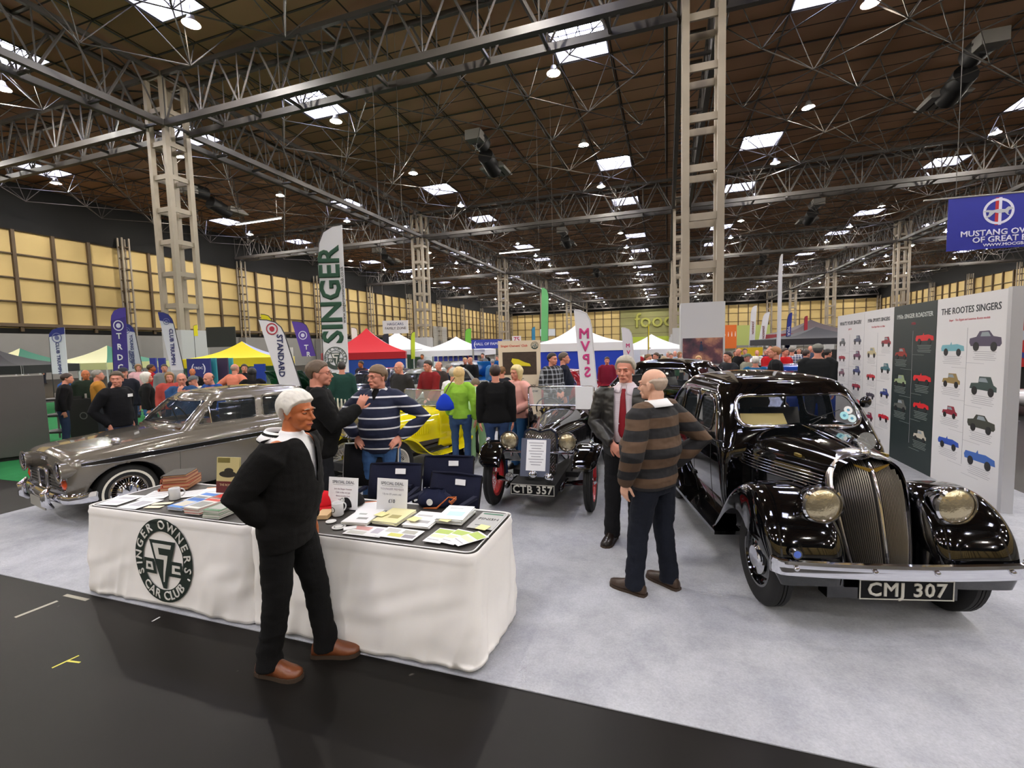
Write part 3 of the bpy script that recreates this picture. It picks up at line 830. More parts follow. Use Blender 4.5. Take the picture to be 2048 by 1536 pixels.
    m = MB(); m.box((-2.75, 0, .75), (.4, 1.1, .2)); m.box((-2.95, 0, 1.0), (.14, 1.1, .4)); m.build('rear_seat', mat('dark leather', '231d1a', .5), o)
    MB().tube([(-1.55+.17*math.sin(a)*.4, -.28+.19*math.cos(a), 1.02+.17*math.sin(a)) for a in np.linspace(0, 2*PI, 25)[:-1]], .011, 6, closed=True).build('steering_wheel', DARK, o, smooth=True)
    m = MB(); m.tube([front(0.02, 1.14, .02), front(.20, 1.225, .02)], .004, 5); m.tube([front(.05, 1.19, .022), front(.33, 1.265, .022)], .003, 4); m.build('wiper', DARK, o)
    for y, z, r, c in ((.36, 1.215, .034, '9fdbe4'), (.415, 1.255, .034, 'e4e4e4'), (.42, 1.19, .034, 'cfe6ea')):
        q = front(y, z, .004); MB().lathe([(.001, .002), (r, .002), (r, 0)], q, (1, 0, .35), 20).build('window_sticker', mat('sticker'+c, c, .5), o)
        MB().lathe([(.001, .0035), (r*.35, .0035), (r*.35, 0)], q, (1, 0, .35), 14).build('sticker_print', mat('sticker blue', '4f93b0', .5), o)
    p = MB().poly([(-1.32, -.42, 1.11), (-1.30, -.04, 1.11), (-1.40, -.04, 1.21), (-1.42, -.40, 1.21)], (0.002, 0, .002)).build('folder', mat('manila card', 'cdbb7c', .6), None)
    p.matrix_world = o.matrix_basis; tag(p, 'buff card folder propped behind the windscreen of the big black saloon', 'folder')
    q = surf[-1](-2.02, 1.21, -.03)
    p = MB().box((-2.0, -.575, 1.20), (.17, .003, .25)).build('paper_notice', mat('white paper', 'e9eaee', .6), None); p.matrix_world = o.matrix_basis
    tag(p, 'white notice in the rear side window of the big black saloon', 'notice')
    for s in (1,):
        m = MB(); m.tube([(-1.33, s*.55, 1.27), (-1.33, s*.59, 1.31)], .006, 5); m.lathe([(.001, .02), (.04, .015), (.05, 0), (.04, -.012), (.001, -.012)], (-1.33, s*.60, 1.31), (1, 0, 0), 18); m.build('door_mirror', PB, o, smooth=True)
    MB().box((-1.9, 0, .3), (3.0, .9, .14)).build('chassis', DARK, o)
    return o
BIG = big_saloon()
# ======================== grey 1960s saloon
def grey_saloon(col, trim, loc, hd, label, plate=True, lod=1., details=True, paper=False):
    o = thing('saloon_car', label, 'car', loc, math.radians(hd)-PI/2)
    # lower body: stations (x, halfwidth scale, sill z, stripe z, shoulder z, centre z)
    st = [(-4.22, .62, .40, .62, .70, .74), (-4.12, .86, .30, .68, .84, .88), (-3.9, .94, .25, .71, .88, .93), (-3.3, .985, .22, .73, .90, .96), (-2.6, 1., .21, .74, .92, .97), (-1.2, 1., .21, .735, .90, .955), (-.9, .995, .21, .73, .885, .93), (-.45, .98, .23, .725, .85, .895), (-.1, .955, .30, .705, .815, .868), (.0, .93, .34, .68, .79, .85), (.05, .88, .38, .65, .755, .815)]
    N = int(170*lod); rows = []
    for i in range(N+1):
        x = lerp(-4.22, .05, i/N); s, zs, zm, zh, zc = cr(st, x); h = []
        prof = [(0, .60, zs-.02), (1, .70, zs), (2, .765, lerp(zs, zm, .35)), (3, .795, lerp(zs, zm, .75)), (4, .795, zm), (5, .775, lerp(zm, zh, .55)), (6, .73, zh-.012), (6.6, .66, zh+.012), (8, .40, lerp(zh, zc, .65)), (10, 0, zc)]
        n = int(52*lod)+4
        for k in range(n+1):
            y, z = cr(prof, 10*k/n); h.append((x, y*s, z))
        rows.append(h+[(a, -b, c) for a, b, c in h[-2::-1]])
    mb = MB(); mb.grid(rows, capa=True, capb=True); bm = mb_bm(mb); bm.normal_update(); snap = .021/lod**.5
    surf = {s: ysurf(bm, s) for s in (1, -1)}
    arches = []
    for s in (1, -1):
        for xc in (-.46, -3.03):
            P = [(xc+.375*math.cos(a), .33+.335*math.sin(a)) for a in np.linspace(0, PI, 22)]+[(xc-.40, .1), (xc+.40, .1)]
            f = carve(bm, P, (0, 2), lambda c, n: c.y*s > .45, snap); bmesh.ops.delete(bm, geom=f, context='FACES'); arches.append((s, xc, P[:22]))
    M = mat('paint '+col, col, .16, metal=.15, coat=1.)
    bm_put(bm, 'body', M, o, smooth=45, thick=.01)
    for s, xc, P in arches:
        rows = []
        for x, z in P: rows.append([surf[s](x, z, -.004), Vector((x, s*.50, z))])
        MB().grid(rows).build('wheel_arch', DARK, o, smooth=True)
    # greenhouse
    keys = [(.86, -1.0, -3.42, .70, .12, .14, .06), (.95, -1.10, -3.30, .69, .12, .14, .08), (1.10, -1.24, -3.14, .655, .12, .14, .09), (1.25, -1.40, -2.98, .61, .14, .14, .08), (1.32, -1.50, -2.88, .57, .16, .16, .08)]
    g = greenhouse(keys, (.085, -2.15, 0), nz=int(52*lod), nx=int(120*lod), ny=2*int(32*lod), nc=8); bm = mb_bm(g); bm.normal_update(); g2 = {s: ysurf(bm, s) for s in (1, -1)}
    from mathutils.bvhtree import BVHTree
    tree = BVHTree.FromBMesh(bm)
    def front(y, z, d=1):
        h = tree.ray_cast(Vector((d*3 if d > 0 else -6, y, z)), Vector((-d, 0, 0))); return Vector((h[0].x+d*.004, y, z)) if h[0] else Vector((-1.2, y, z))
    WS = roundpoly([(-.60, .985), (.60, .985), (.52, 1.265), (-.52, 1.265)], .07, 5)
    W1 = roundpoly([(-1.24, .965), (-2.02, .965), (-2.06, 1.255), (-1.50, 1.255)], .035, 4)
    W2 = roundpoly([(-2.12, .965), (-2.95, .965), (-2.80, 1.20), (-2.72, 1.255), (-2.16, 1.255)], .05, 4)
    gl = []
    f = carve(bm, WS, (1, 2), lambda c, n: c.x > -1.8 and abs(c.y) < .64 and c.z > .9, snap); gl.append((split_off(bm, f), 'windscreen'))
    f = carve(bm, WS, (1, 2), lambda c, n: c.x < -2.6 and abs(c.y) < .64 and c.z > .9, snap); gl.append((split_off(bm, f), 'rear_window'))
    for s in (1, -1):
        for P in (W1, W2):
            f = carve(bm, P, (0, 2), lambda c, n: c.y*s > .4, snap); gl.append((split_off(bm, f), 'side_window'))
    bm_put(bm, 'roof', M, o, smooth=45, thick=.012)
    for b, nm in gl: bm_put(b, nm, GLASS, o, push=.006)
    for d in (1, -1): MB().tube([front(y, z, d) for y, z in WS], .010, 6, closed=True).build('window_surround', CHROME, o, smooth=True)
    for s in (1, -1):
        for P in (W1, W2): MB().tube([g2[s](x, z, .001) for x, z in P], .007, 6, closed=True).build('window_frame', M if details else CHROME, o, smooth=True)
        if details:
            MB().tube([g2[s](-1.42, z, .004) for z in (.97, 1.1, 1.18)], .006, 5).build('quarterlight_bar', CHROME, o)
            # dark flash between two chrome strips
            xs = np.linspace(-.06, -4.0, 60); zf = lambda x, k: lerp(.715, .745, -x/4)+k*(.5+.5*min(1, -x/.4))
            rows = [[surf[s](x, zf(x, -.028), .003), surf[s](x, zf(x, .028), .003)] for x in xs]
            MB().grid(rows).build('side_flash', mat('flash', trim, .25), o, smooth=True)
            for k in (-.030, .030): MB().tube([surf[s](x, zf(x, k), .004) for x in xs], .0055, 5).build('chrome_strip', CHROME, o, smooth=True)
            for xd in (-.98, -2.07, -3.0):
                MB().tube([surf[s](xd+(.0 if z > .4 else 0), z, -.001) for z in np.linspace(.27, .89, 20)], .003, 4).build('door_gap', DARK, o)
            for xd in (-1.93, -2.85):
                p = surf[s](xd, .84, .02); m = MB(); m.tube([p+Vector((.07, 0, 0)), p-Vector((.07, 0, 0))], .009, 6); m.tube([p+Vector((.05, 0, 0)), p+Vector((.05, -s*.03, 0))], .008, 5); m.build('door_handle', CHROME, o, smooth=True)
        wheel(o, (-.46, s*.665, .31), .31, .15, s, 'trim' if details else 'disc', rim=.60, rimcol=M, whitewall=details, seg=int(40*lod))
        wheel(o, (-3.03, s*.665, .31), .31, .15, s, 'trim' if details else 'disc', rim=.60, rimcol=M, whitewall=details, seg=int(40*lod))
        # hooded headlamps
        rows = []
        for i in range(15):
            x = lerp(.105, -.75, i/14); k = cr([(-.75, .02, .02), (-.35, .07, .035), (-.05, .115, .07), (.06, .125, .10), (.105, .128, .105)], x)
            rows.append([(x, s*.625+k[0]*1.05*math.cos(a), .655+.05*(i/14)+k[1]*(1.0 if math.sin(a) > 0 else .9)*math.sin(a)) for a in np.linspace(0, 2*PI, 25)[:-1]])
        MB().grid(rows, cu=True).build('headlamp_hood', M, o, smooth=True)
        lampglass(o, (.05, s*.625, .65), .088, (1, 0, 0), depth=.1)
        MB().lathe([(.094, -.02), (.118, 0), (.122, .01), (.115, .012), (.09, .0)], (.095, s*.625, .655), (1, 0, 0), 28).build('headlamp_rim', CHROME, o, smooth=True)
        # side grille and indicator
        m = MB()
        for k in range(4): m.box((.058-.02*k*0, s*.36, .455+.035*k), (.03, .34, .008))
        m.box((.055, s*.36, .44), (.03, .36, .006)); m.build('side_grille', CHROME, o)
        MB().box((.048, s*.36, .507), (.02, .36, .14)).build('grille_recess', DARK, o)
        MB().lathe([(.075, 0), (.082, .02), (.07, .028)], (.03, s*.60, .51), (1, s*.15, 0), 24).build('indicator_rim', CHROME, o, smooth=True)
        MB().lathe([(.064, .012), (.05, .035), (.001, .045)], (.03, s*.60, .51), (1, s*.15, 0), 20).build('indicator_lens', mat('amber lens', 'e8501c', .2, coat=1), o, smooth=True)
    if details:
        P = roundpoly([(-.13, .40), (.13, .40), (.15, .63), (-.15, .63)], .06, 5)
        m = MB(); m.tube([(.075, y, z) for y, z in P], .016, 8, closed=True); m.build('centre_grille_frame', CHROME, o, smooth=True)
        MB().poly([(.062, y, z) for y, z in P], (.008, 0, 0)).build('centre_grille_core', DARK, o)
        m = MB()
        for k in range(-5, 6): m.box((.074, k*.022, .515), (.006, .005, .2))
        m.build('centre_grille_bars', CHROME, o)
        m = MB(); m.ell((-.42, .60, .90), (.05, .045, .045), 14, 8); m.tube([(-.42, .60, .82), (-.42, .60, .88)], .01, 6); m.build('wing_mirror', CHROME, o, smooth=True)
        text('SINGER', .05, CHROME, o, (.062, 0, .745), (PI/2, 0, PI/2), name='bonnet_lettering', bold=.001)
    # bumpers
    for d, x0, nm in ((1, .12, 'front_bumper'), (-1, -4.30, 'rear_bumper')):
        rows = []
        for t in np.linspace(-1, 1, 37):
            w = .80; x = x0-d*.07*t*t; y = t*w
            if abs(t) > .86: e = (abs(t)-.86)/.14; x -= d*.20*e**1.3; y = math.copysign(.80*.86+.125*math.sin(e*PI/2), t)
            rows.append([(x+d*a, y, .36+b) for a, b in ((0, -.055), (.018, -.04), (.028, 0), (.018, .04), (0, .055), (-.012, .04), (-.006, 0), (-.012, -.04))])
        MB().grid(rows, cu=True, capa=True, capb=True).build(nm, CHROME, o, smooth=50)
        for y in (-.42, .42):
            m = MB(); m.tube([(x0-.02+d*.02, y, .24), (x0+d*.05, y, .30), (x0+d*.055, y, .42), (x0+d*.0, y, .49)], [(.02, .03), (.04, .035), (.04, .035), (.01, .02)], 10); m.build('overrider', CHROME, o, smooth=True)
    if plate: MB().box((.14, 0, .255), (.012, .52, .11)).build('number_plate', mat('plate silver dull', '8f8d86', .5), o)
    MB().box((-2.05, 0, .27), (3.6, .95, .14)).build('floor_pan', DARK, o)
    sm = mat('black leather', '161414', .45)
    for y in (-.33, .33): MB().box((-1.95, y, .62), (.5, .5, .3)).box((-2.2, y, .90), (.14, .5, .42)).build('front_seat', sm, o)
    MB().box((-2.85, 0, .62), (.5, 1.2, .3)).box((-3.08, 0, .85), (.14, 1.2, .34)).build('rear_seat', sm, o)
    MB().box((-1.22, 0, .90), (.3, 1.2, .1)).build('dashboard', mat('walnut', '4a2f1d', .4), o)
    MB().tube([(-1.50+.08*math.sin(a), -.33+.19*math.cos(a), .97+.18*math.sin(a)) for a in np.linspace(0, 2*PI, 25)[:-1]], .010, 6, closed=True).build('steering_wheel', DARK, o, smooth=True)
    return o
GREY = grey_saloon('6d675e', '0d0d0e', (-6.75, 3.27, 0), -13, 'glossy grey 1960s saloon with black side flash and amber indicators at the left')
p = MB().box((-2.50, .655, 1.11), (.20, .004, .27)).build('paper_notice', mat('white paper', 'e9eaee', .6), None); p.matrix_world = GREY.matrix_basis
tag(p, 'white notice in the rear door window of the grey saloon', 'notice')

# ======================== open two-seater tourers
def tourer(col, rimc, seatc, loc, hd, label, core, plate=None, name='open_tourer_car', turn=0.):
    o = thing(name, label, 'car', loc, math.radians(hd)-PI/2); M = mat('paint '+col, col, .1, coat=1.) if col != 'black' else BLACKP
    RM = mat('wheel paint '+rimc, rimc, .3)
    for s in (1, -1):
        for x in (0, -2.3): wheel(o, (x, s*.57, .335), .335, .105, s, 'wire', rim=.68, rimcol=RM, turn=turn if x == 0 else 0)
        P = [(.345, .53), (.335, .58), (.27, .66), (.15, .73), (0, .76), (-.17, .735), (-.33, .65), (-.48, .52), (-.64, .39), (-.82, .315), (-1.05, .295), (-1.3, .295), (-1.5, .30), (-1.66, .36), (-1.82, .50), (-1.98, .64), (-2.15, .73), (-2.32, .75), (-2.50, .71), (-2.66, .60), (-2.76, .46)]
        yi = [.40]*9+[.42]*4+[.42]*8; yo = [.60, .65, .675, .69, .695, .695, .695, .69, .69, .69, .69, .69, .69, .69, .69, .69, .69, .69, .685, .67, .64]
        dr = [.01, .03, .05, .065, .07, .065, .05, .04, .03, .015, .01, .01, .015, .03, .05, .07, .09, .09, .08, .05, .02]
        kp = [(i, *P[i], yi[i], yo[i], dr[i]) for i in range(21)]; q = [cr(kp, 20*i/80) for i in range(81)]
        fender([(a[0], a[1]) for a in q], [a[2] for a in q], [a[3] for a in q], s, [a[4] for a in q], n=14).build('wing', M, o, smooth=True)
        lampglass(o, (.14, s*.335, .80), .105, (1, 0, 0), depth=.13)
        m = MB(); m.tube([(.08, s*.335, .70), (.05, s*.335, .60)], .015, 8); m.lathe([(.001, .04), (.025, .03), (.03, 0), (.02, -.04), (.001, -.06)], (.12, s*.60, .80), (1, 0, 0), 12); m.tube([(.1, s*.6, .78), (.1, s*.6, .74)], .008, 6); m.build('side_lamp', CHROME, o, smooth=True)
        MB().tube([(-.02, s*.30, .33), (.25, s*.30, .36), (.42, s*.30, .34)], .022, 6).build('dumb_iron', M, o, smooth=True)
    MB().tube([(.08, -.42, .66), (.08, .42, .66)], .014, 8).build('lamp_bar', CHROME, o, smooth=True)
    # bonnet and scuttle
    rows = []
    for i in range(27):
        x = lerp(-.02, -1.36, i/26); zt, w, zb, p = cr([(-1.36, 1.0, .46, .50, .7), (-1.1, .975, .41, .50, .72), (-.6, .945, .30, .50, .7), (-.02, .905, .185, .50, .62)], x)
        rows.append([(x, -w*math.copysign(abs(math.cos(a))**p, math.cos(a)), zb+(zt-zb)*abs(math.sin(a))**.55) for a in np.linspace(0, PI, 33)])
    MB().grid(rows).build('bonnet', M, o, smooth=60)
    MB().tube([(x, 0, cr([(-1.1, .983), (-.6, .953), (-.02, .913)], x)[0]) for x in np.linspace(-1.08, -.03, 12)], .006, 5).build('bonnet_hinge_strip', CHROME, o)
    for s in (1, -1):
        m = MB()
        for k in range(16): m.box((-.35-.04*k, s*(.235+.011*k), .70), (.012, .012, .16))
        m.build('bonnet_louvres', mat('louvre shade '+col, col if col != 'black' else '0a0a0a', .3), o)  # louvres take the car's own colour
    # radiator
    def half(z): return .185 if z < .84 else .185*max(0, 1-((z-.84)/.075)**3)**.5
    zt = lambda y: .905-.028*max(0, 1-(abs(y)/.10)**2)+.0
    out = [(y, .40) for y in (-.165,)]+[(-.185, .60), (-.185, .80), (-.17, .87), (-.12, .905), (-.06, .893), (0, .872), (.06, .893), (.12, .905), (.17, .87), (.185, .80), (.185, .60), (.165, .40)]
    m = MB(); big = [(y*1.09, .40+(z-.40)*1.04) for y, z in out]
    m.grid([[(.015, y, z) for y, z in out], [(.02, y, z) for y, z in big], [(-.05, y, z) for y, z in big]], cu=True); m.build('radiator_shell', CHROME, o, smooth=50)
    cm = mat('mesh '+core, core, .35, metal=.6, bump=1., bs=110)
    MB().poly([(.012, y, z) for y, z in out], (-.01, 0, 0)).build('radiator_mesh', cm, o)
    m = MB()
    for k in range(-12, 13):
        for d in (1, -1):
            a = Vector((.016, k*.03-.17*d, .42)); b = Vector((.016, k*.03+.17*d, .86)); pts = [a.lerp(b, t) for t in np.linspace(0, 1, 30)]; pts = [p for p in pts if abs(p.y) < .175]
            if len(pts) > 1: m.tube([pts[0], pts[-1]], .0022, 3)
    m.build('mesh_wires', CHROME, o)
    MB().lathe([(.03, 0), (.035, .01), (.02, .03), (.01, .055), (.001, .06)], (-.02, 0, .915), n=16).build('radiator_cap', CHROME, o, smooth=True)
    # tub with cut-down doors
    top = [(-3.0, .62), (-2.8, .80), (-2.5, .88), (-2.25, .84), (-2.05, .70), (-1.88, .66), (-1.70, .72), (-1.52, .90), (-1.36, .985), (-1.2, .985)]
    for s in (1, -1):
        rows = []
        for i in range(61):
            x = lerp(-1.2, -3.0, i/60); z1 = cr(top, x)[0]; w = cr([(-3.0, .30), (-2.7, .42), (-2.2, .50), (-1.6, .49), (-1.2, .44)], x)[0]
            rows.append([(x, s*(w-.06*(1-k/10)**2+.02*math.sin(PI*k/10)), lerp(.32, z1, k/10)) for k in range(11)])
        b = MB().grid(rows).build('side_panel', M, o, smooth=True); md = b.modifiers.new('s', 'SOLIDIFY'); md.thickness = .03
        MB().tube([(x, s*(cr([(-3.0, .30), (-2.7, .42), (-2.2, .50), (-1.6, .49), (-1.2, .44)], x)[0]), cr(top, x)[0]) for x in np.linspace(-2.7, -1.3, 40)], .012, 6).build('cockpit_edge', M, o, smooth=True)
        MB().tube([(-1.45, s*.498, .36), (-1.45, s*.5, .88)], .003, 4).build('door_gap', DARK, o)
        MB().tube([(-2.02, s*.51, .36), (-2.02, s*.51, .68)], .003, 4).build('door_gap', DARK, o)
    rows = [[(x, y, z) for y in (-.42, -.3, 0, .3, .42)] for x, z in ((-2.45, .87), (-2.7, .84), (-2.95, .68), (-3.02, .45))]
    MB().grid(rows).build('tail_panel', M, o, smooth=True)
    sm = mat('seat '+seatc, seatc, .45, bump=.2, bs=20)
    for y in (-.23, .23):
        m = MB(); m.grid([[(x, y+yy*.20, z+.02*(1-abs(yy))) for yy in (-1, -.7, -.3, .3, .7, 1)] for x, z in ((-1.75, .40), (-1.78, .55), (-2.1, .52), (-2.2, .75), (-2.28, .93), (-2.36, .90), (-2.4, .6))]); m.build('seat', sm, o, smooth=True)
    MB().box((-1.5, 0, .34), (2.6, .8, .06)).build('floor_pan', DARK, o)
    # windscreen, wheel
    for s in (1, -1): MB().tube([(-1.30, s*.43, .93), (-1.33, s*.47, 1.02), (-1.37, s*.475, 1.28)], .012, 6).build('screen_pillar', CHROME, o, smooth=True)
    P = [(-.47, 1.02), (.47, 1.02), (.47, 1.29), (-.47, 1.29)]; xx = lambda z: -1.33-.15*(z-1.02)
    m = MB(); m.tube([(xx(z), y, z) for y, z in roundpoly(P, .03, 3)], .010, 6, closed=True); m.build('screen_frame', CHROME, o, smooth=True)
    MB().poly([(xx(z), y, z) for y, z in P], (-.004, 0, 0)).build('screen_glass', glassm('clear screen', 'cfd6da', .18), o)
    MB().tube([(-1.62+.07*math.sin(a), -.23+.19*math.cos(a), .93+.18*math.sin(a)) for a in np.linspace(0, 2*PI, 25)[:-1]], .011, 6, closed=True).build('steering_wheel', DARK, o, smooth=True)
    MB().box((-.9, 0, .33), (2.7, .5, .12)).build('chassis', DARK, o)
    MB().tube([(0, -.55, .32), (.02, -.2, .28), (.02, .2, .28), (0, .55, .32)], .03, 8).build('front_axle', M, o, smooth=True)
    if plate: numplate(o, (.45, 0, .335), .48, .115, plate, (PI/2, 0, PI/2), .118, .95)
    return o
TB = tourer('black', 'b3141c', '2a1a18', (-1.39, 5.10, 0), 2.5, 'gloss black open two-seater with red wire wheels, plate CTB 357', '55524a', 'CTB 357')
m = MB(); 
for y, z, r in ((.10, .46, .05), (-.0, .49, .045)):
    m.lathe([(.001, .03), (r, .02), (r*1.05, 0), (r*.6, -.06)], (.40 if y else .42, y*1.7, z), (1, 0, 0), 18)
m.build('horn', CHROME, TB, smooth=True)
MB().lathe([(.001, .02), (.045, .018), (.045, 0)], (.42, -.26, .46), (1, 0, 0), 18).build('grille_badge', CHROME, TB)
f = thing('framed_notice', 'dark framed white notice propped against the grille of the black two-seater', 'notice'); f.matrix_world = TB.matrix_basis @ Matrix.Translation((.30, -.01, .445)) @ Matrix.Rotation(-.30, 4, 'Y')
MB().box((0, 0, .20), (.02, .33, .42)).build('frame', mat('slate card', '4a5064', .5), f)
MB().box((.012, .01, .225), (.004, .22, .34)).build('sheet', mat('white paper', 'e9eaee', .6), f)
m = MB()
for k in range(9): m.box((.015, .01, .36-.03*k), (.001, .17-.03*(k % 3), .008))
m.build('print_lines', mat('grey print', '9a9aa2', .6), f)
p = MB().box((0, 0, .15), (.004, .24, .32)).build('paper_notice', mat('white paper', 'e9eaee', .6), None); p.matrix_world = TB.matrix_basis @ Matrix.Translation((-1.30, .34, .985))
tag(p, 'white sheet propped on the screen of the black two-seater', 'notice')
TY = tourer('e3d417', 'c9c6bd', 'c0122a', (-4.03, 5.46, 0), -11, 'bright yellow open two-seater with red seats and grey wire wheels', '4a4238', None)
TY.scale = (.94, .94, .94)
# more distant cars
def at_ground(u, d): p = at(u, 760, d); return (p.x, p.y, 0)
b2 = dup(BIG); b2.location = (1.95, 9.15, 0); b2.rotation_euler = (0, 0, math.radians(62)-PI/2); b2['label'] = 'second black pre-war saloon parked behind the big one, facing right'
for ch in list(b2.children):
    if ch.name.startswith(('number_plate', 'club_badge', 'bug_deflector', 'window_sticker', 'wiper')):
        for g in list(ch.children): bpy.data.objects.remove(g)
        bpy.data.objects.remove(ch)
# ---------------------------------------------------------------- people
SKIN = {'fair': 'c98f74', 'tan': 'b5683f', 'pink': 'cf8d78', 'dark': '6b4330', 'pale': 'd8a890'}
def skin(k): return mat('skin '+k, SKIN.get(k, k), .5, spec=.35, var=.08, vs=14)
def remesh(mb, vox, smooth=3, wrinkle=0., seed=0, cuts=()):
    me = bpy.data.meshes.new('t'); me.from_pydata([tuple(p) for p in mb.v], [], mb.f)
    bm = bmesh.new(); bm.from_mesh(me); bmesh.ops.recalc_face_normals(bm, faces=bm.faces); bm.to_mesh(me); bm.free()
    o = bpy.data.objects.new('t', me); COL.objects.link(o)
    r = o.modifiers.new('r', 'REMESH'); r.mode = 'VOXEL'; r.voxel_size = vox; r.adaptivity = 0
    if smooth: s = o.modifiers.new('s', 'SMOOTH'); s.iterations = smooth; s.factor = .5
    dg = bpy.context.evaluated_depsgraph_get(); out = bpy.data.meshes.new_from_object(o.evaluated_get(dg))
    bpy.data.objects.remove(o); bpy.data.meshes.remove(me)
    if wrinkle or cuts:
        bm = bmesh.new(); bm.from_mesh(out); bm.normal_update()
        if wrinkle:
            for v in bm.verts:
                p = v.co
                n = noise.noise(Vector((p.x*9+seed, p.y*9, p.z*16)))+.5*noise.noise(Vector((p.x*22, p.y*22+seed, p.z*38)))
                n2 = 1-abs(noise.noise(Vector((p.x*6, p.y*6+seed, p.z*11))))*2.2
                v.co = p+v.normal*wrinkle*(n*.8+max(0, n2)*.5)
        for test in cuts:
            f = [q for q in bm.faces if test(q.calc_center_median(), q.normal)]
            bmesh.ops.delete(bm, geom=f, context='FACES')
        if cuts:
            for _ in range(14):
                mv = []
                for v in bm.verts:
                    if v.is_boundary:
                        nb = [e.other_vert(v) for e in v.link_edges if e.is_boundary]
                        if len(nb) == 2: mv.append((v, v.co*.4+(nb[0].co+nb[1].co)*.3))
                for v, c in mv: v.co = c
        bm.to_mesh(out); bm.free()
    out.shade_smooth(); return out
def hand_mb(m, W, D, N, side, curl=.35, spread=.12, sc=1.):
    "W wrist, D towards the fingers, N out of the back of the hand, side=+1 thumb on the D x N side"
    D = D.normalized(); N = (N-D*N.dot(D)).normalized(); T = D.cross(N)*side
    K = W+D*.088*sc
    m.tube([W-D*.03, W, W+D*.03*sc, W+D*.065*sc, K+D*.004], [(.020*sc, .027*sc), (.017*sc, .028*sc), (.017*sc, .036*sc), (.015*sc, .042*sc), (.010*sc, .038*sc)], 12, upv=N)
    for i, (off, L) in enumerate(((.031, .074), (.0105, .083), (-.0105, .077), (-.031, .060))):
        d = (D+T*spread*(1.5-i)*.5).normalized(); p = K+T*off*sc-D*.006; pts = [p-d*.02]; a = curl*(1+.12*i)
        pts.append(p)
        for k, f in enumerate((.46, .30, .24)):
            ang = a*(k+1)*.85; dd = d*math.cos(ang)-N*math.sin(ang); p = p+dd*L*f*sc; pts.append(p)
        m.tube(pts, [.0095*sc, .0095*sc, .0088*sc, .008*sc, .0062*sc], 8, upv=T)
    p = W+D*.022*sc+T*.026*sc-N*.004; d1 = (D*.55+T*.75-N*.25).normalized(); d2 = (D*.85+T*.35-N*.3).normalized(); q = p+d1*.036*sc; r = q+d2*.032*sc; t = r+(d2-N*.2).normalized()*.024*sc
    m.tube([p-d1*.01, q, r, t], [.015*sc, .012*sc, .0105*sc, .007*sc], 8)
ARM = {  # elbow, wrist, finger direction, back-of-hand normal (left side; y mirrored for the right), curl
 'down': ((-.03, .235, 1.13), (.02, .25, .87), (.12, -.02, -1), (0, 1, 0), .35),
 'hips': ((-.09, .45, 1.19), (.06, .235, 1.0), (.55, -.65, -.5), (.2, .6, .7), .30),
 'pocket': ((-.11, .30, 1.14), (.03, .20, .93), (.25, -.1, -1), (0, 1, 0), .5),
 'clasp': ((-.02, .27, 1.13), (.20, .085, .99), (.35, -.75, -.55), (.75, .4, .5), .5),
 'raised': ((.06, .27, 1.14), (.27, .14, 1.26), (.35, .0, .9), (-.5, .8, .2), .35),
 'face': ((.10, .20, 1.16), (.17, .06, 1.40), (.1, -.35, .9), (.8, .5, 0), .6),
 'lean': ((.10, .23, 1.15), (.30, .20, .98), (.9, -.1, -.4), (.2, .1, 1), .3),
 'cross': ((.06, .24, 1.14), (.21, -.02, 1.17), (.1, -1, .1), (1, 0, .1), .4),
 'back': ((-.12, .26, 1.12), (-.16, .06, .95), (-.1, -.9, -.4), (-1, 0, 0), .4),
}
_BODY = {}
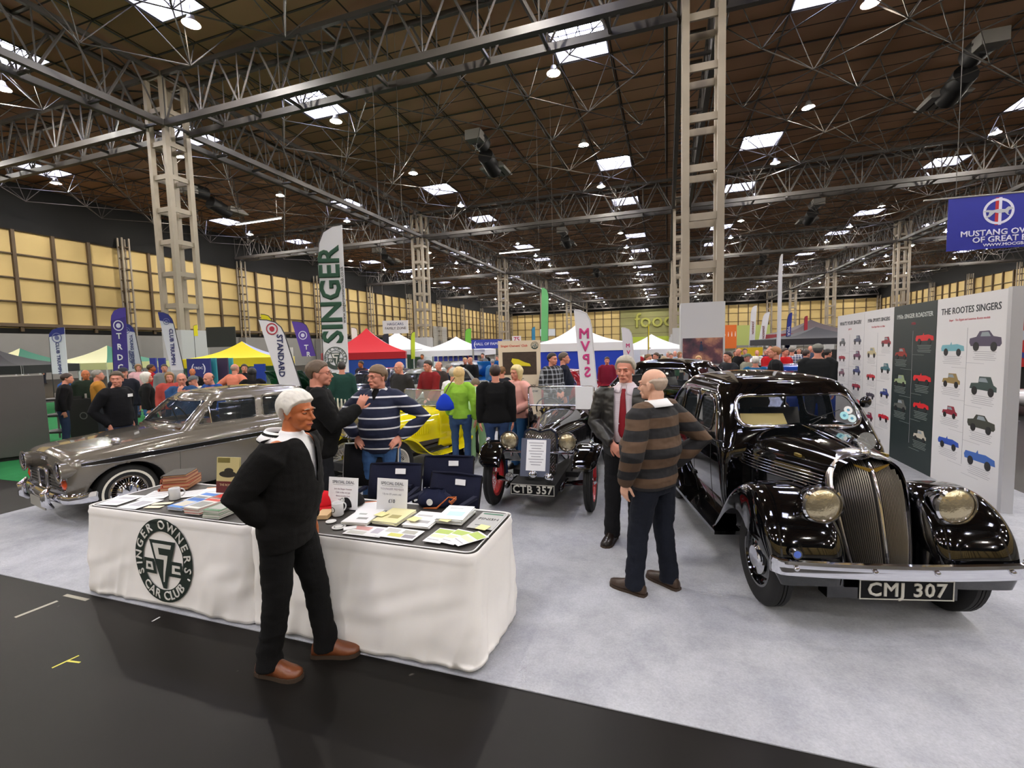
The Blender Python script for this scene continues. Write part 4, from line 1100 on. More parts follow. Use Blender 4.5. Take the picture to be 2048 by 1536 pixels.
def rig(h=1.75, w=1., belly=0., armL='down', armR='down', legs=None, lean=0., head=(0, 0), vox=.012, style='trousers', top='jumper', sleeve='long', cuts=None, fine=False, seed=0, loose=0., hemz=None, neckopen=False, female=False, toes=(0, 0)):
    key = str((h, w, belly, armL, armR, legs, lean, head, vox, style, top, sleeve, fine, seed, loose, hemz, female, toes, bool(cuts)))
    if key in _BODY: return _BODY[key]
    k = h/1.75; V = Vector
    def bend(p):  # lean forward about the hip
        p = V(p)
        if lean and p.z > .95:
            q = V((p.x, p.y, p.z-.95)); q.rotate(Matrix.Rotation(lean, 3, 'Y')); p = q+V((0, 0, .95))
        return p
    legs = legs or ((0., .10), (0., -.10))
    P = {}
    for i, s in enumerate((1, -1)):
        hip = V((0, s*.095, .93)); an = V((legs[i][0], legs[i][1], .085)); kn = hip.lerp(an, .52)+V((.025, s*.005, 0)); P[s] = (hip, kn, an)
    A = {}
    for s, nm in ((1, armL), (-1, armR)):
        e, wr, D, N, c = ARM[nm] if isinstance(nm, str) else nm
        mr = lambda v: V((v[0], v[1]*s, v[2])); sh = bend((0., s*.178*w, 1.405))
        el, wp = bend(mr(e)), bend(mr(wr)); A[s] = (sh, el, wp, mr(D), mr(N), c)
    ne = bend((-.005, 0, 1.47)); hc = bend((.030, 0, 1.618)); yaw, tilt = head
    HM = Matrix.Translation(hc) @ Matrix.Rotation(lean*.6, 4, 'Y') @ Matrix.Rotation(yaw, 4, 'Z') @ Matrix.Rotation(tilt, 4, 'Y')
    tors = [(.80, .085, .14), (.90, .108, .168), (.97, .11, .165), (1.06, .102+belly*.75, .148+belly*.5), (1.14, .102+belly, .148+belly*.55), (1.24, .108+belly*.5, .160+belly*.25), (1.33, .115, .170), (1.40, .098, .172), (1.445, .075, .135), (1.475, .06, .075), (1.50, .056, .060)]
    if female: tors = [(z, a*(1.12 if 1.2 < z < 1.36 else .92), b*(1.06 if z < 1.0 else .84)) for z, a, b in tors]
    def torso(m, grow, z0=0, z1=9, gz=None):
        T = [t for t in tors if z0 <= t[0] <= z1]
        m.tube([bend((belly*.55*math.exp(-((z-1.12)/.16)**2), 0, z)) for z, a, b in T], [((a+grow), (b*w+grow)) for z, a, b in T], 28, upv=(1, 0, 0))
    # ---- body
    m = MB(); torso(m, -.006)
    m.tube([bend((-.012, 0, 1.43)), ne, HM @ V((-.032, 0, -.07)), HM @ V((-.02, 0, -.01))], [(.066, .064), (.056, .056), (.058, .057), (.045, .045)], 16, upv=(1, 0, 0))
    E = lambda c, r, n=20, mm=14: m.ell(HM @ V(c), r, n, mm, M=HM.to_3x3())
    E((-.018, 0, .028), (.097, .075, .088)); E((.012, 0, -.030), (.074, .062, .082)); E((.038, 0, -.078), (.046, .044, .034)); E((.066, 0, -.098), (.020, .022, .016))
    for s in (1, -1):
        E((.052, s*.034, -.030), (.028, .024, .028)); E((-.012, s*.076, -.012), (.019, .009, .033), 12, 8); E((-.012, s*.078, -.036), (.010, .007, .014), 10, 6)
        E((.086, s*.012, -.040), (.012, .009, .009), 10, 6)
    m.tube([HM @ V(p) for p in ((.076, .044, .016), (.086, .024, .024), (.085, 0, .021), (.086, -.024, .024), (.076, -.044, .016))], .0085, 8)
    m.tube([HM @ V(p) for p in ((.080, 0, .014), (.094, 0, -.010), (.110, 0, -.034), (.092, 0, -.043))], [.008, .009, .0125, .009], 10)
    m.tube([HM @ V(p) for p in ((.070, .026, -.068), (.087, .012, -.064), (.090, 0, -.065), (.087, -.012, -.064), (.070, -.026, -.068))], .0075, 8)
    m.tube([HM @ V(p) for p in ((.070, .020, -.078), (.085, 0, -.079), (.070, -.020, -.078))], .0080, 8)
    for s in (1, -1):
        sh, el, wp, D, N, c = A[s]
        m.tube([sh+V((0, -s*.06, .0)), sh, sh.lerp(el, .5), el, el.lerp(wp, .35), wp], [.06, .056, .048, .040, .040, .028], 14)
        hand_mb(m, wp, D, N, -s, c)
        hip, kn, an = P[s]
        ls = .72 if style == 'slim' else 1.; m.tube([hip, hip.lerp(kn, .5), kn, kn.lerp(an, .35), an], [.088, .075*ls, .056*ls, .050*ls, .038*ls], 16)
    me = remesh(m, vox, 2)
    hi = HM.inverted()
    if vox < .013:
        for v in me.vertices:
            q = hi @ v.co
            if q.x > .02 and abs(q.z) < .13 and abs(q.y) < .1:
                d = 0.
                for s in (1, -1): d -= .008*math.exp(-((q.y-s*.031)/.013)**2-((q.z-.0)/.009)**2)
                d -= .0045*math.exp(-(q.y/.024)**2-((q.z+.0715)/.0028)**2)
                for s in (1, -1): d -= .0025*math.exp(-((abs(q.y)-.030-.25*(-.04-q.z))/.004)**2) if -.075 < q.z < -.04 else 0
                v.co += HM.to_3x3() @ V((d, 0, 0))
    def inner(gr, z0, vx, seed=1):
        mm = MB(); T = [t for t in tors if t[0] >= z0]
        mm.tube([bend((belly*.55*math.exp(-((z-1.12)/.16)**2), 0, z)) for z, a, b in T], [((a+gr), (b*w+gr)) for z, a, b in T], 30, upv=(1, 0, 0))
        return remesh(mm, vx, 3, .002, seed)
    R = {'inner': inner, 'body': me, 'HM': HM, 'k': k, 'arms': A}
    # ---- top garment
    g = .014+loose
    m = MB(); hz_ = hemz or .90; T = [(z, a, b) for z, a, b in tors if z > hz_+.02 and z < 1.46]
    a0 = [t for t in tors if t[0] <= hz_+.02][-1]
    zz = [(hz_, a0[1]+.004, a0[2]+.004)]+T
    m.tube([bend((belly*.55*math.exp(-((z-1.12)/.16)**2), 0, z)) for z, a, b in zz]+[bend((-.008, 0, 1.482))], [((a+g), (b*w+g)) for z, a, b in zz]+[(.064, .066)], 30, upv=(1, 0, 0))
    for s in (1, -1):
        sh, el, wp, D, N, c = A[s]; d = (wp-el).normalized()
        if sleeve == 'long': m.tube([sh+V((0, -s*.10, .035)), sh+V((0, -s*.035, .018)), sh+V((0, s*.012, -.02)), sh.lerp(el, .5), el, el.lerp(wp, .5), wp-d*.012, wp+d*.004], [.050+g*.5, .058+g*.7, .060+g*.8, .052+g, .046+g, .041+g, .035+g*.6, .031+g*.4], 16)
        elif sleeve == 'short': m.tube([sh+V((0, -s*.10, .035)), sh+V((0, -s*.02, .012)), sh.lerp(el, .5), sh.lerp(el, .75)], [.050+g*.5, .058+g, .056+g, .060+g], 16)
        else: m.tube([sh+V((0, -s*.07, .012)), sh], [.064, .055+g], 14)
    R['top'] = remesh(m, vox*1.25, 3, .0065 if fine else .004, seed, cuts or ())
    # ---- trousers
    m = MB(); T = [(z, a, b) for z, a, b in tors if z < 1.03]
    m.tube([V((0, 0, z)) for z, a, b in T], [(a+.008, b*w+.008) for z, a, b in T], 26, upv=(1, 0, 0))
    lw = {'trousers': 1., 'slim': .72, 'wide': 1.15}.get(style, 1.)
    for s in (1, -1):
        hip, kn, an = P[s]
        m.tube([hip+V((0, 0, .03)), hip.lerp(kn, .25), hip.lerp(kn, .6), kn, kn.lerp(an, .5), an+V((0, 0, .06)), an+V((-.0, 0, -.03))], [.098, .098*(.85+.15*lw), .086*lw+.004, .070*lw+.008, .066*lw+.004, .064*lw+.006, .066*lw+.010], 18)
    R['legs'] = remesh(m, vox*1.25, 3, .007 if fine else .004, seed+5)
    R['P'] = P
    _BODY[key] = R; return R
def fit_obj(name, me, m, parent, k, label=None):
    o = bpy.data.objects.new(name, me); COL.objects.link(o); o.parent = parent; o.scale = (k, k, k)
    if not me.materials: me.materials.append(None)
    o.material_slots[0].link = 'OBJECT'; o.material_slots[0].material = m
    if label: o['label'] = label
    return o
_HAIR = {}
def hair_mesh(style, fine):
    if (style, fine) in _HAIR: return _HAIR[style, fine]
    n, mm = (120, 90) if fine else (40, 28)
    gx = {'full': .020, 'short': .009, 'fringe': .012, 'long': .018, 'bun': .012, 'band': .0035, 'wavy': .016, 'bob': .024}[style]
    m = MB(); m.ell((-.020, 0, .030), (.097+gx, .075+gx, .088+gx*.9), n, mm)
    bm = mb_bm(m); out = []; C0 = Vector((-.02, 0, .03))
    fr = {'fringe': .046, 'wavy': .074, 'full': .060, 'short': .062}.get(style, .058)
    side = -.03 if style == 'full' else -.016
    KZ = [(0., fr), (.5, fr-.004), (.85, fr-.016), (1.12, .022), (1.36, side), (1.52, side+.004), (1.66, .004), (1.92, .0), (2.15, -.045), (2.6, -.072), (3.2, -.078)]
    if style in ('long', 'bob'): KZ = [(0., .064), (.5, .058), (.8, .03), (1.0, -.06), (3.2, -.09)]
    def dist(p):
        ph = math.atan2(abs(p.y), p.x+.02); d = p.z-cr(KZ, ph)[0]+.004*noise.noise(Vector((p.x*30, p.y*30, p.z*8)))
        if style == 'band': d = min(d, .050-p.z-.03*max(0, 1.9-ph), (ph-1.35)*.07)
        return d
    base = (.0985, .0765, .0895)
    for v in bm.verts:
        p = v.co; q = p-C0; s = noise.noise(Vector((p.x*16, p.y*70, p.z*16)))+.6*noise.noise(Vector((p.x*34, p.y*150, p.z*30)))
        w = noise.noise(Vector((p.x*14+3, p.y*14, p.z*14)))
        n0 = math.sqrt((q.x/base[0])**2+(q.y/base[1])**2+(q.z/base[2])**2); r0 = q/n0
        d = dist(p); t = max(0., min(1., d/.022)); t = t*t*(3-2*t)
        ex = gx*(1+.22*w)+(.0022*s if style not in ('wavy', 'full') else .0034*s)
        v.co = C0+r0+q.normalized()*(-.004+(ex+.004)*t)
    bm.normal_update()
    for f in bm.faces:
        if all(dist(C0+(v.co-C0)*1.0) < -.002 for v in f.verts): out.append(f)
    bmesh.ops.delete(bm, geom=out, context='FACES')
    if style == 'long':
        pass
    me = bpy.data.meshes.new('hair'); bm.normal_update(); bm.to_mesh(me); bm.free(); me.shade_smooth()
    if style in ('long', 'bob', 'bun'):
        m = MB()
        if style == 'bun': m.ell((-.115, 0, -.01), (.035, .035, .035), 14, 10)
        else:
            L = .30 if style == 'long' else .10
            rows = []
            for i in range(14):
                t = i/13; z = .0-L*t-.02; w = .088-.02*t if style == 'long' else .098-.02*t*t; row = []
                for a in np.linspace(-2.2, 2.2, 25): row.append((-.028-(.085+.012*math.sin(t*3))*math.cos(a)*(1-.25*t), w*math.sin(a)*(1-.2*t)+.004*noise.noise(Vector((a*9, t*3, 0))), z+.02*math.cos(a*3)*t))
                rows.append(row)
            m.grid(rows)
        me2 = m.mesh('h', True); me = join([(me, Matrix.Identity(4)), (me2, Matrix.Identity(4))], 'hair'); me.shade_smooth()
    _HAIR[style, fine] = me; return me
_SH = {}
def shoe_mesh(kind='shoe'):
    if kind in _SH: return _SH[kind]
    m = MB(); rows = []
    for x, w, h, z0 in ((-.085, .012, .03, .018), (-.078, .030, .060, .018), (-.05, .037, .088, .018), (0, .040, .100, .018), (.05, .043, .085, .018), (.10, .050, .060, .018), (.145, .050, .046, .018), (.18, .038, .036, .02), (.197, .016, .026, .022), (.199, .003, .022, .022)):
        rows.append([(x, w*math.cos(a), z0+(h*max(0, math.sin(a))**.8 if math.sin(a) > 0 else 0)) for a in np.linspace(0, 2*PI, 21)[:-1]])
    m.grid(rows, cu=True, capa=True, capb=True); up = m.mesh('shoe', True)
    m = MB(); P = [(-.09, 0), (-.085, .030), (-.05, .040), (0, .041), (.05, .045), (.10, .053), (.15, .053), (.185, .040), (.203, .012)]; P = P+[(x, -y) for x, y in P[::-1]]
    m.poly([(x, y, 0) for x, y in P], (0, 0, .024)); so = m.mesh('sole')
    _SH[kind] = (up, so); return up, so
def person(label, loc, face, R, skinc='fair', hair=('short', '6b5a48'), topm=None, legm=None, shoec='2a1c14', fine=False, top='jumper', legn='trousers', glasses=False, extras=None, group=None, eyes=True, hat=None, topname=None):
    k = R['k']; o = thing('person', label, 'person', loc, face, group)
    b = fit_obj('body', R['body'], skin(skinc), o, k)
    fit_obj(topname or top, R['top'], topm, o, k); fit_obj(legn, R['legs'], legm, o, k)
    HM = R['HM']; V = Vector
    def onhead(name, me, m, smooth=True):
        q = fit_obj(name, me, m, o, 1); q.matrix_local = Matrix.Diagonal((k, k, k, 1)) @ HM; return q
    if hair: onhead('hair', hair_mesh(hair[0], fine), mat('hair '+hair[1], hair[1], .55, var=.25, vs=30, bump=.12 if fine else 0, bs=120))
    if eyes:
        for s in (1, -1):
            if ('eye', s) not in _SH:
                m = MB(); m.ell((.0705, s*.031, .0), (.0115, .0125, .0085), 18, 12); e1 = m.mesh('eye', True)
                m = MB(); m.lathe([(.001, .0124), (.003, .0121), (.0050, .0112), (.0055, .0095)], (.0702, s*.031, .0), (1, -s*.05, 0), 14); e2 = m.mesh('iris', True)
                m = MB(); m.tube([(.083, s*.048, .0175), (.091, s*.034, .0235), (.0925, s*.016, .0215)], [(.002, .003), (.003, .004), (.0025, .003)], 6); e3 = m.mesh('eyebrow', True)
                bl = mb_bm(MB().ell((.0700, s*.031, .0), (.0138, .0155, .0115), 36, 30)); bmesh.ops.delete(bl, geom=[f for f in bl.faces if (lambda c: c.x > .068 and -.0030 < c.z < .0030-.9*abs(c.y-s*.031)**2*20)(f.calc_center_median())], context='FACES')
                e4 = bpy.data.meshes.new('eyelid'); bl.to_mesh(e4); bl.free(); e4.shade_smooth()
                _SH['eye', s] = (e1, e2, e3, e4)
            e1, e2, e3, e4 = _SH['eye', s]; onhead('eyelid', e4, skin(skinc))
            q = onhead('eye', e1, mat('eye white', 'd8d2cc', .2)); i = fit_obj('iris', e2, mat('iris', '2a1d16', .15), q, 1)
            onhead('eyebrow', e3, mat('brow '+(hair[1] if hair else ''), {'dcd8d0': 'a79d90'}.get(hair[1], hair[1]) if hair else '8a7a6a', .8))
        if 'lips' not in _SH:
            m = MB(); m.tube([(.079, .025, -.0715), (.093, .012, -.0665), (.0965, 0, -.0685), (.093, -.012, -.0665), (.079, -.025, -.0715)], [(.0025, .002), (.004, .003), (.0042, .003), (.004, .003), (.0025, .002)], 8)
            m.tube([(.079, .023, -.0725), (.0925, 0, -.0775), (.079, -.023, -.0725)], [(.002, .002), (.0045, .004), (.002, .002)], 8); _SH['lips'] = m.mesh('lips', True)
        onhead('lips', _SH['lips'], mat('lip '+skinc, {'dark': '5a2f28'}.get(skinc, 'a95848'), .45))
    if glasses:
        if 'gl' not in _SH:
            m = MB()
            for s in (1, -1):
                m.tube([(.101-.004*abs(math.cos(a)), s*.032+.021*math.cos(a), -.002+.016*math.sin(a)) for a in np.linspace(0, 2*PI, 21)[:-1]], .0014, 5, closed=True)
                m.tube([(.098, s*.053, .004), (.06, s*.072, .006), (-.01, s*.080, .004)], .0013, 4)
            m.tube([(.101, .011, .002), (.103, 0, .006), (.101, -.011, .002)], .0013, 4); _SH['gl'] = m.mesh('glasses', True)
        onhead('glasses', _SH['gl'], mat('spectacle frame', '3a2a22', .3))
    if hat:
        m = MB(); m.ell((-.018, 0, .048), (.112, .092, .078), 28, 14); bm = mb_bm(m); bmesh.ops.delete(bm, geom=[f for f in bm.faces if f.calc_center_median().z < .040], context='FACES')
        me = bpy.data.meshes.new('hat'); bm.to_mesh(me); bm.free()
        if hat[0] == 'cap':
            m = MB(); m.poly([(.06, .070, .045), (.12, .058, .038), (.155, .02, .034), (.155, -.02, .034), (.12, -.058, .038), (.06, -.070, .045)], (0, 0, .006)); me = join([(me, Matrix.Identity(4)), (m.mesh('p'), Matrix.Identity(4))], 'hat')
        me.shade_smooth(); onhead('cap' if hat[0] == 'cap' else 'hat', me, mat('hat '+hat[1], hat[1], .85))
    up, so = shoe_mesh()
    for i, s in enumerate((1, -1)):
        an = R['P'][s][2]; toe = R.get('toes', (0, 0))[i]
        q = fit_obj('shoe', up, mat('shoe '+shoec, shoec, .35, bump=.3 if fine else 0, bs=30), o, k*1.08); q.location = (an.x*k, an.y*k, 0); q.rotation_euler = (0, 0, toe+s*.12)
        fit_obj('sole', so, mat('sole '+shoec, '3a2c20', .7), q, 1)
    return o
def neck_collar(o, R, m, name='collar', z=1.475, r=.068, opening=.6, flap=.035, x=-.004, tilt=.28):
    k = R['k']; rows = []; N = 40
    for j, (dz, dr) in enumerate(((0, .0), (.028, .002), (.030, .006), (-.004, .018+flap*.2), (-.02, .024+flap*.35))):
        rows.append([Vector((x+(r+dr)*math.cos(a), (r+dr)*.98*math.sin(a), z+dz-tilt*(r+dr)*(1+math.cos(a))*.55-(.03*math.exp(-((abs(a)-opening)/.25)**2) if j > 2 else 0))) for a in np.linspace(opening*.5, 2*PI-opening*.5, N)])
    q = MB().grid(rows).build(name, m, o, smooth=True); q.scale = (k, k, k); md = q.modifiers.new('s', 'SOLIDIFY'); md.thickness = .003
    return q
def cloth(c, rough=.9, v=.08): return mat('cloth '+c, c, rough, spec=.25, var=v, vs=10, bump=.25, bs=220)
def fwd_of(o): return o
# --- white-haired man in the black jacket
def vcut(z0, w0, z1=1.52, ymid=0.):
    return lambda c, n: c.x > .02 and c.z > z0 and c.z < z1 and abs(c.y-ymid) < w0*(c.z-z0)/(z1-z0)+.004
R1 = rig(1.66, 1.10, .035, armL='down', armR=((-.13, .27, 1.15), (.0, .135, .965), (.1, -.1, -1), (0, 1, 0), .3), legs=((.15, .10), (-.11, -.09)), vox=.0055, fine=True, seed=3, loose=.024, hemz=.80, lean=.13, head=(-.16, -.02), cuts=(vcut(1.17, .072), lambda c, n: c.z > 1.463))
PM = person('elderly man with thick white hair and black jacket, standing before the clothed tables', gp(592, 1330), math.radians(14), R1, 'tan', ('full', 'dcd8d0'), cloth('0c0b0b', .95), cloth('09090a', .95), '6e3d22', fine=True, topname='jacket')
fit_obj('polo_shirt', R1['inner'](.008, .95, .009), cloth('e6e6e8'), PM, R1['k'])
neck_collar(PM, R1, cloth('e6e6e8'), opening=.8, z=1.478, r=.074, flap=.09); neck_collar(PM, R1, cloth('0c0b0b', .95), 'jacket_collar', z=1.468, r=.085, opening=1.5, flap=.06)
q = MB().box((0, 0, 0), (.004, .035, .075)).build('name_badge', WHITE, PM); q.location = (.150*R1['k'], .085, 1.235*R1['k']); q.rotation_euler = (0, .05, .25)
q = MB().lathe([(.001, .004), (.014, .003), (.016, 0)], (0, 0, 0), (1, 0, 0), 10).build('lapel_pin', CHROME, PM); q.location = (.150*R1['k'], .075, 1.30*R1['k'])
# --- man in the striped navy rugby jumper
R2 = rig(1.73, 1.08, .045, armL='hips', armR='hips', legs=((.0, .15), (.02, -.15)), vox=.006, fine=True, seed=8, loose=.014, hemz=.84, head=(-.42, .0), cuts=(vcut(1.38, .05),))
navy = stripes('navy jumper stripes', [(0, '161d38'), (.84, 'dedfe4')], .105, off=.42)
p2 = at(762, 880, 4.75); P2 = person('smiling man with glasses in a navy jumper with thin white stripes, hands on hips', (p2.x, p2.y, 0), math.radians(-78), R2, 'pink', ('fringe', '6f5840'), navy, cloth('35547f', .9, .25), '2a2018', fine=True, legn='jeans', glasses=True)
neck_collar(P2, R2, cloth('d9dade'), opening=.9, flap=.1, z=1.485)
fit_obj('undershirt', R2['inner'](.006, 1.2, .012), cloth('141212'), P2, R2['k'])
# --- man seen from behind in the black fleece
R3 = rig(1.80, 1.12, .04, armL='down', armR=((.12, .27, 1.17), (.34, .12, 1.28), (.45, .1, .85), (-.2, .9, .1), .35), vox=.007, fine=True, seed=12, loose=.022, hemz=.86, head=(-.15, .0))
p3 = at(640, 880, 4.4); P3 = person('man with short brown hair and glasses in a black fleece, gesturing, seen from behind', (p3.x, p3.y, 0), math.radians(42), R3, 'pink', ('short', '5b4a3a'), cloth('0a0a0b', .95), cloth('14151a'), '141210', fine=True, glasses=True, topname='fleece')
neck_collar(P3, R3, cloth('0a0a0b', .95), opening=.7, r=.074, flap=.02)
# --- man in black leather jacket with a dark red tie
R4 = rig(1.76, 1.10, .03, armL=((.02, .275, 1.13), (.19, .07, 1.0), (.30, -.70, -.60), (.8, .35, .5), .45), armR=((.02, .275, 1.12), (.20, .085, .965), (.30, -.62, -.72), (.7, .5, .4), .55), legs=((.02, .09), (.04, -.13)), vox=.0055, fine=True, seed=21, loose=.022, hemz=.80, head=(-.06, .05), cuts=(lambda c, n: c.z > 1.463, lambda c, n: c.x > .04 and c.z > .95 and c.z < 1.54 and abs(c.y) < .075+.02*(c.z-1.0) and c.z < 1.5+0*c.y, lambda c, n: c.x > .05 and c.z <= .95 and abs(c.y) < .075+(.95-c.z)*.25))
LE = mat('black leather jacket', '1d1c1b', .38, spec=.5, var=.08, vs=4, bump=.18, bs=22)
f4 = gp(1252, 1090); P4 = person('grey-haired man in a black leather jacket, white shirt and dark red tie, hands clasped', (f4.x, f4.y+.10, 0), math.radians(-96), R4, 'pink', ('wavy', 'a19a8c'), LE, cloth('111114', .9), '1d1410', fine=True, topname='leather_jacket')
chk = stripes('fine check shirt', [(0, 'd8d0d6'), (.7, 'b09aa6')], .009, plaid=1); fit_obj('shirt', R4['inner'](.008, .95, .009), chk, P4, R4['k'])
neck_collar(P4, R4, chk, opening=.6, z=1.478, r=.070, flap=.10); neck_collar(P4, R4, LE, 'jacket_collar', z=1.452, r=.086, opening=2.2, flap=.10)
rows = []
for z, w in ((1.452, .016), (1.436, .020), (1.42, .017), (1.38, .022), (1.2, .034), (1.07, .042), (1.03, .030), (1.0, .002)):
    x = cr([(1.0, .150), (1.1, .152), (1.3, .148), (1.40, .128), (1.46, .085)], z)[0]+.004; rows.append([(x-.004, -w, z), (x+.003, 0, z), (x-.004, w, z)])
q = MB().grid(rows).build('necktie', cloth('7e1420', .6), P4, smooth=True); q.scale = (R4['k'],)*3; q.modifiers.new('s', 'SOLIDIFY').thickness = .006
q = MB().box((0, 0, 0), (.008, .05, .035)).build('belt_buckle', CHROME, P4); q.location = (.132*R4['k'], 0, .965*R4['k'])
q = MB().tube([(0, .03*math.cos(a), .024*math.sin(a)) for a in np.linspace(0, 2*PI, 17)[:-1]], .008, 6, closed=True).build('wristband', WHITE, P4, smooth=True)
A4 = R4['arms'][1]; q.location = (A4[2]-(A4[2]-A4[1]).normalized()*.01)*R4['k']; q.rotation_mode = 'QUATERNION'; q.rotation_quaternion = (A4[2]-A4[1]).to_track_quat('X', 'Z')
# --- bald man in the brown and black striped jumper
R5 = rig(1.69, 1.16, .085, armL=((-.03, .33, 1.14), (.10, .245, .90), (.15, -.05, -1), (.2, 1, 0), .3), armR=((-.14, .42, 1.17), (.02, .25, .96), (.3, -.4, -.8), (0, 1, .3), .4), legs=((.10, .13), (-.02, -.15)), vox=.0055, fine=True, seed=30, loose=.02, hemz=.84, head=(.12, .02))
brn = stripes('brown and black hoops', [(0, '55402f'), (.5, '17161a')], .148, off=.1)
f5 = gp(1312, 1182); P5 = person('bald man in a brown and black hooped jumper and dark jeans, facing away', (f5.x, f5.y-.02, 0), math.radians(148), R5, 'pale', ('band', 'b5a190'), brn, cloth('131722', .9, .2), '3a2a1e', fine=True, legn='jeans', glasses=True)
neck_collar(P5, R5, cloth('e0e0e2'), opening=.9, z=1.49, r=.074, flap=.08)
# ---------------------------------------------------------------- tables, cloths and what lies on them
CL = mat('white tablecloth', 'f0edea', .9, var=.03, vs=3, bump=.04, bs=250)
TOPM = mat('dark table top', '34312f', .5)
TZ = .70
def clothed_table(x0, x1, y0, y1, label, clabel, seed, flare=(0, 0)):
    t = thing('folding_table', label, 'table', ((x0+x1)/2, (y0+y1)/2, 0)); w, d = (x1-x0), (y1-y0)
    P = roundpoly([(-w/2+.012, -d/2+.012), (w/2-.012, -d/2+.012), (w/2-.012, d/2-.012), (-w/2+.012, d/2-.012)], .06, 6)
    MB().grid([[(x, y, z) for x, y in P] for z in (TZ-.03, TZ)], cu=True, capa=True, capb=True).build('tabletop', TOPM, t)
    MB().tube([(x*.992, y*.985, TZ+.002) for x, y in P], .004, 6, closed=True).build('edge_trim', WHITE, t, smooth=True)
    for sx in (-1, 1):
        for sy in (-1, 1): MB().tube([(sx*(w/2-.18), sy*(d/2-.1), TZ-.03), (sx*(w/2-.15), sy*(d/2-.1), .0)], .014, 8).build('leg', TRUSS, t)
    c = thing('tablecloth', clabel, 'tablecloth', ((x0+x1)/2, (y0+y1)/2, 0))
    P = roundpoly([(-w/2, -d/2), (w/2, -d/2), (w/2, d/2), (-w/2, d/2)], .07, 10); Q = []
    for i in range(len(P)):
        a, b = Vector(P[i]), Vector(P[(i+1) % len(P)]); n = max(1, int((b-a).length/.012))
        for k in range(n): Q.append(a.lerp(b, k/n))
    rows = []; L = len(Q)
    for j in range(33):
        t_ = j/32; z = lerp(TZ+.001, .012, t_); row = []
        for i, q in enumerate(Q):
            s = i*.012; nrm = Vector((Q[(i+1) % L][1]-Q[i-1][1], -(Q[(i+1) % L][0]-Q[i-1][0]))).normalized()
            f = .040*noise.noise(Vector((s*3.6+seed, t_*.9, 0)))+.034*(.5-abs(noise.noise(Vector((s*7+seed+t_*1.5, t_*.8, 3)))))+.010*noise.noise(Vector((s*5+t_*4, t_*6, seed)))
            if flare != (0, 0) and q[1] < 0: f *= lerp(.22, 1, min(1, max(0, abs(q[0]-flare[0])-flare[1])/.15))
            out = .006+(.030 if j < 3 else .0)*0+t_*.02+f*min(1, t_*1.6)+(.006 if .04 < t_ < .09 else 0)
            p = q+nrm*out; zz = z if j < 32 else z+.02*noise.noise(Vector((s*1.5+seed, 0, 0)))+.012
            if j == 31: zz = z+.012+.02*noise.noise(Vector((s*1.5+seed, 0, 0)))
            row.append((p[0], p[1], max(zz, .008)))
        rows.append(row)
    cl = MB().grid(rows, cu=True).build('cloth_skirt', CL, c, smooth=True); cl.modifiers.new('s', 'SOLIDIFY').thickness = .002
    return t, c, cl
T1, C1, S1 = clothed_table(-4.36, -2.70, 2.30, 2.99, 'dark-topped folding table at left holding books and leaflets, hidden under a white cloth', 'white cloth with the round green club emblem, hanging from the left table', 2., (.03, .32))
T2, C2, S2 = clothed_table(-2.68, -1.03, 2.30, 2.99, 'dark-topped folding table at right holding caps, magazines and signs, under a plain cloth', 'plain white cloth hanging from the right table', 9.)
